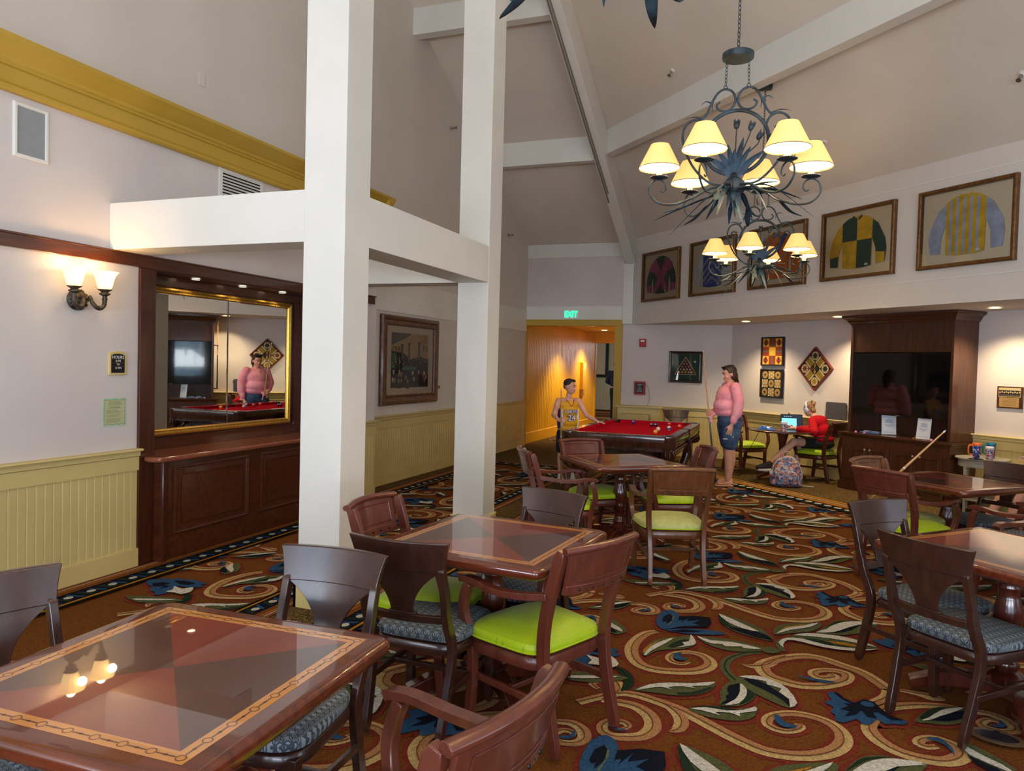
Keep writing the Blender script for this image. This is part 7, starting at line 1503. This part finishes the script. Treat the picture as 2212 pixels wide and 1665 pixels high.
hair = MB(); hair.T(hm); hair.ell((0, -.022, .034), (.084, .092, .088), 18, 12); rell(hair, (0, .02, .085), (.06, .06, .03)); rell(hair, (-.06, -.035, -.03), (.03, .045, .07)); rell(hair, (.06, -.035, -.03), (.03, .045, .07)); rell(hair, (0, -.07, -.04), (.065, .045, .10)); rell(hair, (0, -.085, -.12), (.045, .03, .07))
blob(hair, 'hair', vary(mat('dark_brown_hair', (46, 30, 22), .5), (34, 22, 16), (62, 42, 30), (1, 1, .2), 60), P, .007, 2)
q = MB(); q.T(hm @ Matrix.Translation((0, .055, .105)) @ Matrix.Rotation(-.5, 4, 'X'))
for sx in (-1, 1): rell(q, (sx * .033, .012, 0), (.029, .006, .018)); q.tube([(sx * .062, .01, 0), (sx * .08, -.05, -.02), (sx * .082, -.10, -.045)], .003, 5)
q.build('sunglasses', M['black'], P)
q = MB()
for sx, fy in ((-1, .03), (1, -.05)):
    x = sx * .118; q.prism([(x - .042, fy - .065), (x + .042, fy - .065), (x + .05, fy + .08), (x + .045, fy + .165), (x, fy + .18), (x - .045, fy + .165), (x - .05, fy + .08)], .0, .016)
    for s_ in (-1, 1): q.tube(sm([(x, fy + .13, .045), (x + s_ * .03, fy + .08, .065), (x + s_ * .045, fy + .0, .03)]), .005, 6)
q.build('flip_flops', mat('tan_sandal', (214, 168, 128), .6), P, bevel=.003)
cue('pool_cue', (-.945, 10.60, .012), (-1.185, 10.665, 1.885), 'black and blue pool cue held upright by the woman in pink', (22, 40, 52), (224, 160, 120))

# ---- boy
P = person('boy in a gold and purple basketball jersey at the left of the pool table', (-2.87, 9.80, 0), -48)
mw = (Matrix.Translation((-2.87, 9.80, 0)) @ Matrix.Rotation(R(-48 - 90), 4, 'Z')).inverted()
wl = lambda *p: tuple(mw @ Vector(p))
B_ = MB()
for sx, fy in ((-1, .03), (1, -.03)):
    x = sx * .085; chainc(B_, [((sx * .07, 0, .72), .075), ((x, fy * .5, .55), .062), ((x, fy, .40), .045), ((x, fy - .01, .30), .045), ((x, fy, .10), .028)]); rell(B_, (x, fy + .04, .04), (.034, .08, .03))
rell(B_, (0, 0, .78), (.125, .09, .10)); rell(B_, (0, .0, .92), (.12, .085, .13)); rell(B_, (0, .0, 1.05), (.13, .085, .10)); rell(B_, (0, -.005, 1.13), (.145, .055, .045)); cap_(B_, (0, -.005, 1.12), .043, (0, .005, 1.22), .04)
hb = head(B_, (.0, .02, 1.325), .95, .66, -.12)
rs, ls = (.155, -.005, 1.125), (-.155, -.005, 1.125)
re_, rh = wl(-3.03, 9.63, .93), wl(-2.92, 9.52, .875)
chainc(B_, [(rs, .043), (re_, .033), (rh, .022)])
le_, lh = wl(-2.63, 9.88, .93), wl(-2.47, 9.80, .868)
chainc(B_, [(ls, .043), (le_, .033), (lh, .022)])
dv = Vector(lh) - Vector(le_); hand(B_, lh, Vector(wl(-2.37, 9.78, .85)) - Vector(lh), (0, 0, -1), Vector(wl(-2.4, 9.6, .85)) - Vector(wl(-2.4, 9.8, .85)), .85, .08)
hand(B_, rh, Vector(wl(-2.86, 9.50, .87)) - Vector(wl(-2.92, 9.52, .875)), Vector(wl(-2.9, 9.6, .87)) - Vector(wl(-2.9, 9.5, .87)), (0, 0, 1), .85, 1.0)
body = blob(B_, 'body', M['skin2'], P, .0065, 5); face_bits(body, hb)
JY = mat('gold_jersey', (226, 164, 22), .6); JP = mat('purple_panel', (62, 40, 110), .7)
C_ = MB(); rell(C_, (0, .0, .74), (.15, .108, .07)); rell(C_, (0, .0, .84), (.146, .106, .12)); rell(C_, (0, .0, .98), (.142, .104, .13)); rell(C_, (0, .0, 1.07), (.135, .092, .075))
for sx in (-1, 1): chainc(C_, [((sx * .10, 0, 1.08), .05), ((sx * .095, -.003, 1.148), .026)])
js = blob(C_, 'jersey', JY, P, .007, 3)
for sx in (-1, 1):
    q = MB(); rell(q, (sx * .128, -.01, .86), (.026, .062, .17)); blob(q, 'side_panel', JP, js, .007, 2)
    q = MB(); rell(q, (sx * .122, .046, .86), (.022, .016, .165)); blob(q, 'white_piping', M['white'], js, .006, 1)
q = MB(); q.tube(sm([(-.07, .0, 1.165), (-.05, .06, 1.13), (0, .094, 1.06), (.05, .06, 1.13), (.07, .0, 1.165)]), .0045, 6); q.build('neck_trim', mat('wine_trim', (110, 40, 60), .6), js)
TX = lambda x, z, s_=1: Matrix.Translation((x, .125, z)) @ Matrix.Rotation(R(180), 4, 'Z') @ RX
def onj(o):
    md = o.modifiers.new('wrap', 'SHRINKWRAP'); md.target = js; md.wrap_method = 'PROJECT'; md.use_project_y = True; md.use_project_x = False; md.use_project_z = False; md.use_negative_direction = True; md.use_positive_direction = False; md.offset = .004; md.project_limit = .12
for body_, size, z_, col, bo in (('LAKERS', .058, .985, JP, .005), ('LAKERS', .058, .985, M['paper'], .0), ('24', .115, .895, JP, .008), ('24', .115, .895, M['paper'], .0)):
    o = text_mesh(body_, size, TX(0, z_), col, 'jersey_lettering', js, .0005 if bo else .002, bold=bo)
    md = o.modifiers.new('sub', 'SUBSURF'); md.subdivision_type = 'SIMPLE'; md.levels = 1; md.render_levels = 1
    for v in o.data.vertices:       # follow the chest curve
        x_ = v.co.x; v.co.y = .1085 + (.003 if not bo else 0) + (v.co.y - .125) - .35 * x_ * x_ / .12 * .9
C_ = MB(); rell(C_, (0, 0, .70), (.14, .105, .09))
for sx, fy in ((-1, .03), (1, -.03)): chainc(C_, [((sx * .075, 0, .68), .09), ((sx * .088, fy * .7, .47), .075)])
blob(C_, 'shorts', mat('navy_shorts', (26, 30, 52), .8), P, .008, 3)
hair = MB(); hair.T(hb); hair.ell((0, -.018, .040), (.079, .086, .076), 18, 12); rell(hair, (0, .035, .090), (.05, .045, .022)); rell(hair, (0, -.06, -.005), (.06, .035, .045)); blob(hair, 'hair', mat('short_dark_hair', (48, 36, 30), .7), P, .006, 2)
q = MB()
for sx, fy in ((-1, .03), (1, -.03)): x = sx * .085; rell(q, (x, fy + .035, .035), (.045, .115, .035)); q.box((x - .04, fy - .07, 0), (x + .04, fy + .13, .018)); chainc(q, [((x, fy, .05), .038), ((x, fy, .11), .034)])
q.build('sneakers', M['white'], P)
cue('pool_cue', (-2.86, 9.50, .012), (-2.885, 9.47, 1.30), 'short maple pool cue held by the boy in the gold jersey', (176, 120, 80), (212, 164, 120))

# ---- seated girl
P = person('girl in a red sweater with light blue headphones sitting at the alcove laptop', (.40, 11.93, 0), 148)
mw = (Matrix.Translation((.40, 11.93, 0)) @ Matrix.Rotation(R(148 - 90), 4, 'Z')).inverted()
B_ = MB()
rell(B_, (0, -.08, .57), (.155, .13, .10)); rell(B_, (0, -.06, .70), (.125, .10, .13)); rell(B_, (0, .01, .85), (.135, .09, .11)); cap_(B_, (0, .06, .90), .045, (0, .115, .985), .042)
hg = head(B_, (0, .165, 1.045), .93, 0, -.42)
kn, an = wl(.06, 11.62, .575), wl(-.25, 11.36, .27)
chainc(B_, [((.09, -.03, .55), .085), (kn, .058), (tuple((Vector(kn) + Vector(an)) / 2 + Vector((0, 0, .0))), .05), (an, .032)])
kn2, an2 = wl(.13, 11.95, .52), wl(.10, 11.72, .12)
kn = kn; chainc(B_, [((-.09, -.03, .55), .085), (kn2, .058), (an2, .034)])
h1, h2 = wl(.05, 11.34, .80), wl(.10, 11.46, .79)
chainc(B_, [((-.16, .02, .90), .045), (wl(.32, 11.50, .74), .036), (h1, .024)]); chainc(B_, [((.16, .02, .90), .045), (wl(.24, 11.74, .76), .036), (h2, .024)])
hand(B_, h1, Vector(wl(-.05, 11.32, .80)) - Vector(h1), (0, 0, 1), Vector(wl(0, 11.6, .8)) - Vector(wl(0, 11.4, .8)), .85, .5); hand(B_, h2, Vector(wl(.0, 11.40, .80)) - Vector(h2), (0, 0, 1), Vector(wl(0, 11.2, .8)) - Vector(wl(0, 11.4, .8)), .85, .5)
body = blob(B_, 'body', M['skin2'], P, .007, 5); face_bits(body, hg, (120, 84, 54))
C_ = MB(); rell(C_, (0, -.085, .62), (.165, .14, .09)); rell(C_, (0, -.07, .72), (.15, .125, .13)); rell(C_, (0, .0, .85), (.16, .11, .12)); rell(C_, (0, .03, .915), (.13, .075, .05))
chainc(C_, [((-.15, .02, .89), .062), (wl(.33, 11.50, .735), .056), (wl(.10, 11.36, .79), .036)]); chainc(C_, [((.15, .02, .89), .062), (wl(.25, 11.74, .76), .056), (wl(.14, 11.52, .79), .036)])
blob(C_, 'sweater', vary(mat('red_knit', (168, 8, 26), .9, spec=.2), (160, 6, 22), (178, 14, 32), nscale=40, bump=.3), P, .009, 12)
C_ = MB(); rell(C_, (0, -.09, .55), (.17, .145, .085)); chainc(C_, [((.09, -.03, .55), .098), (tuple(Vector((.09, -.03, .555)).lerp(Vector(kn), .62)), .085)]); chainc(C_, [((-.09, -.03, .55), .098), (tuple(Vector((-.09, -.03, .55)).lerp(Vector(kn2), .62)), .085)])
blob(C_, 'shorts', mat('black_cloth', (20, 20, 24), .8), P, .009, 3)
hair = MB(); hair.T(hg); hair.ell((0, -.018, .036), (.080, .090, .084), 18, 12); rell(hair, (0, -.06, -.03), (.055, .04, .06)); rell(hair, (0, -.095, .06), (.042, .038, .038)); rell(hair, (.02, -.12, .07), (.022, .02, .025)); rell(hair, (-.02, -.105, .1), (.02, .022, .02)); rell(hair, (-.055, .02, .0), (.02, .03, .05)); rell(hair, (.055, .02, .0), (.02, .03, .05))
blob(hair, 'hair', vary(mat('light_brown_hair', (132, 94, 58), .55), (104, 72, 42), (158, 118, 76), (1, 1, .2), 50), P, .006, 2)
HP = mat('pale_blue_plastic', (176, 196, 226), .35); q = MB(); q.T(hg)
q.tube([(.092 * math.cos(a), -.01, .005 + .125 * math.sin(a)) for a in [math.pi * j / 16 for j in range(17)]], .009, 8, flat=2.2)
for sx in (-1, 1): rell(q, (sx * .093, .0, -.01), (.018, .036, .042)); rell(q, (sx * .083, .0, -.01), (.012, .032, .038))
o = q.build('headphones', HP, P)
sh_d = (Vector(an) - Vector(kn)).normalized(); tip = wl(-.42, 11.33, .235)
q = MB(); av = Vector(an); tv = Vector(tip); hv = av - (tv - av) * .35 + Vector((0, 0, -.06))
cap_(q, tuple(av + Vector((0, 0, -.02))), .038, tuple(hv), .034); cap_(q, tuple(hv), .036, tuple(tv + Vector((0, 0, -.035))), .034); cap_(q, tuple(av), .034, tuple(tv + Vector((0, 0, -.03))), .028); so = blob(q, 'sneaker', mat('black_mesh_shoe', (26, 26, 30), .6), P, .006, 2)
q = MB(); q.tube([tuple(hv + Vector((0, 0, -.038))), tuple((hv + tv) / 2 + Vector((0, 0, -.058))), tuple(tv + Vector((0, 0, -.062)))], [.034, .032, .026], 12, flat=1.0, up=(0, 0, 1)); rs_ = q.build('sole', M['white'], so)
q = MB(); rell(q, tuple(Vector(an2) + Vector((0, .05, -.07))), (.04, .11, .04)); blob(q, 'sneaker', mat('black_mesh_shoe', (26, 26, 30), .6), P, .006, 2)
q = MB(); q.box((-.035, -.07, 0), (.035, .07, .008)); o = q.build('smartphone', M['paper'], None, bevel=.003); o.location = (-.055, 11.34, .835); o.rotation_euler = (.35, .5, 1.25); tag(o, 'white phone in the hands of the girl in red', 'phone')

# ---- person partly cut by the right edge
P = person('person seated at the right photo edge, only bare legs and a forearm showing', (2.72, 8.85, 0), 172)
mw = (Matrix.Translation((2.72, 8.85, 0)) @ Matrix.Rotation(R(172 - 90), 4, 'Z')).inverted()
B_ = MB(); rell(B_, (0, -.05, .57), (.16, .13, .10)); rell(B_, (0, -.08, .75), (.14, .10, .16)); rell(B_, (0, -.06, .95), (.16, .09, .12)); cap_(B_, (0, -.05, 1.02), .05, (0, -.02, 1.12), .045)
hp_ = head(B_, (0, .0, 1.21), .98)
for a_, k1, k2, k3 in (((.09, 0, .54), (2.2, 9.02, .54), (1.98, 9.05, .12), (1.83, 9.08, .05)), ((-.09, 0, .54), (2.22, 8.78, .54), (2.12, 8.80, .12), (1.98, 8.82, .05))):
    chainc(B_, [(a_, .085), (wl(*k1), .058), (tuple(Vector(wl(*k1)).lerp(Vector(wl(*k2)), .4)), .055), (wl(*k2), .035)]); cap_(B_, wl(*k2), .034, wl(*k3), .028)
chainc(B_, [((-.19, -.05, 1.0), .045), (wl(2.55, 8.62, .80), .036), (wl(2.24, 8.66, .82), .025)]); hand(B_, wl(2.24, 8.66, .82), Vector(wl(2.1, 8.7, .82)) - Vector(wl(2.24, 8.66, .82)), (0, 0, -1), (0, 0, 1), .9, .8)
chainc(B_, [((.19, -.05, 1.0), .045), (wl(2.6, 9.08, .75), .036), (wl(2.36, 9.05, .66), .025)]); hand(B_, wl(2.36, 9.05, .66), Vector(wl(2.2, 9.0, .62)) - Vector(wl(2.36, 9.05, .66)), (0, 0, -1), (-1, 0, 0), .9, .3)
body = blob(B_, 'body', M['skin'], P, .009, 5); face_bits(body, hp_)
C_ = MB(); rell(C_, (0, -.08, .72), (.16, .12, .17)); rell(C_, (0, -.06, .95), (.19, .11, .13)); blob(C_, 'shirt', mat('dark_shirt', (60, 66, 74), .8), P, .01, 3)
C_ = MB(); rell(C_, (0, -.05, .55), (.175, .14, .09))
for sx, kk in ((1, wl(2.2, 9.02, .54)), (-1, wl(2.22, 8.78, .54))): chainc(C_, [((sx * .09, 0, .545), .098), (tuple(Vector((sx * .09, 0, .545)).lerp(Vector(kk), .6)), .085)])
blob(C_, 'shorts', mat('lilac_shorts', (190, 180, 206), .8), P, .01, 3)
hair = MB(); hair.T(hp_); hair.ell((0, -.02, .036), (.081, .09, .084), 18, 12); rell(hair, (0, -.07, -.04), (.06, .04, .09)); blob(hair, 'hair', mat('dark_hair', (40, 30, 26), .6), P, .008, 2)
place(arm0, 2.72, 8.85, 172, 'armchair at the right photo edge carrying the seated person')
# ---- person far down the corridor
P = person('distant person in dark clothes beyond the passage, half hidden by the door frame', (-4.90, 21.6, 0), 60)
B_ = MB()
for sx in (-1, 1): chainc(B_, [((sx * .09, 0, .88), .085), ((sx * .1, .02, .48), .06), ((sx * .1, .0, .08), .045)]); rell(B_, (sx * .1, .05, .04), (.045, .12, .04)); chainc(B_, [((sx * .21, -.02, 1.42), .06), ((sx * .28, -.06, 1.16), .05), ((sx * .2, .14, 1.05), .035)])
rell(B_, (0, 0, .95), (.17, .12, .14)); rell(B_, (0, 0, 1.15), (.17, .12, .18)); rell(B_, (0, -.01, 1.36), (.20, .11, .14)); cap_(B_, (0, 0, 1.45), .055, (0, .02, 1.54), .05); hc_ = head(B_, (0, .03, 1.63), 1)
for sx in (-1, 1): hand(B_, (sx * .2, .14, 1.05), (0, 1, -.2), (-sx, 0, 0), (0, 0, 1), 1, .5)
body = blob(B_, 'body', M['skin'], P, .012, 3)
C_ = MB(); rell(C_, (0, 0, 1.15), (.19, .14, .2)); rell(C_, (0, -.01, 1.37), (.22, .13, .14))
for sx in (-1, 1): chainc(C_, [((sx * .21, -.02, 1.42), .075), ((sx * .28, -.06, 1.16), .065), ((sx * .22, .1, 1.07), .05)])
blob(C_, 'jacket', mat('charcoal_jacket', (36, 36, 42), .8), P, .014, 3)
C_ = MB(); rell(C_, (0, 0, .93), (.18, .13, .12))
for sx in (-1, 1): chainc(C_, [((sx * .09, 0, .88), .1), ((sx * .1, .02, .48), .075), ((sx * .1, .0, .1), .06)])
blob(C_, 'trousers', mat('black_trousers', (18, 18, 22), .8), P, .014, 3)
hair = MB(); hair.T(hc_); hair.ell((0, -.02, .036), (.081, .09, .084), 18, 12); blob(hair, 'hair', mat('dark_hair', (40, 30, 26), .6), P, .01, 2)
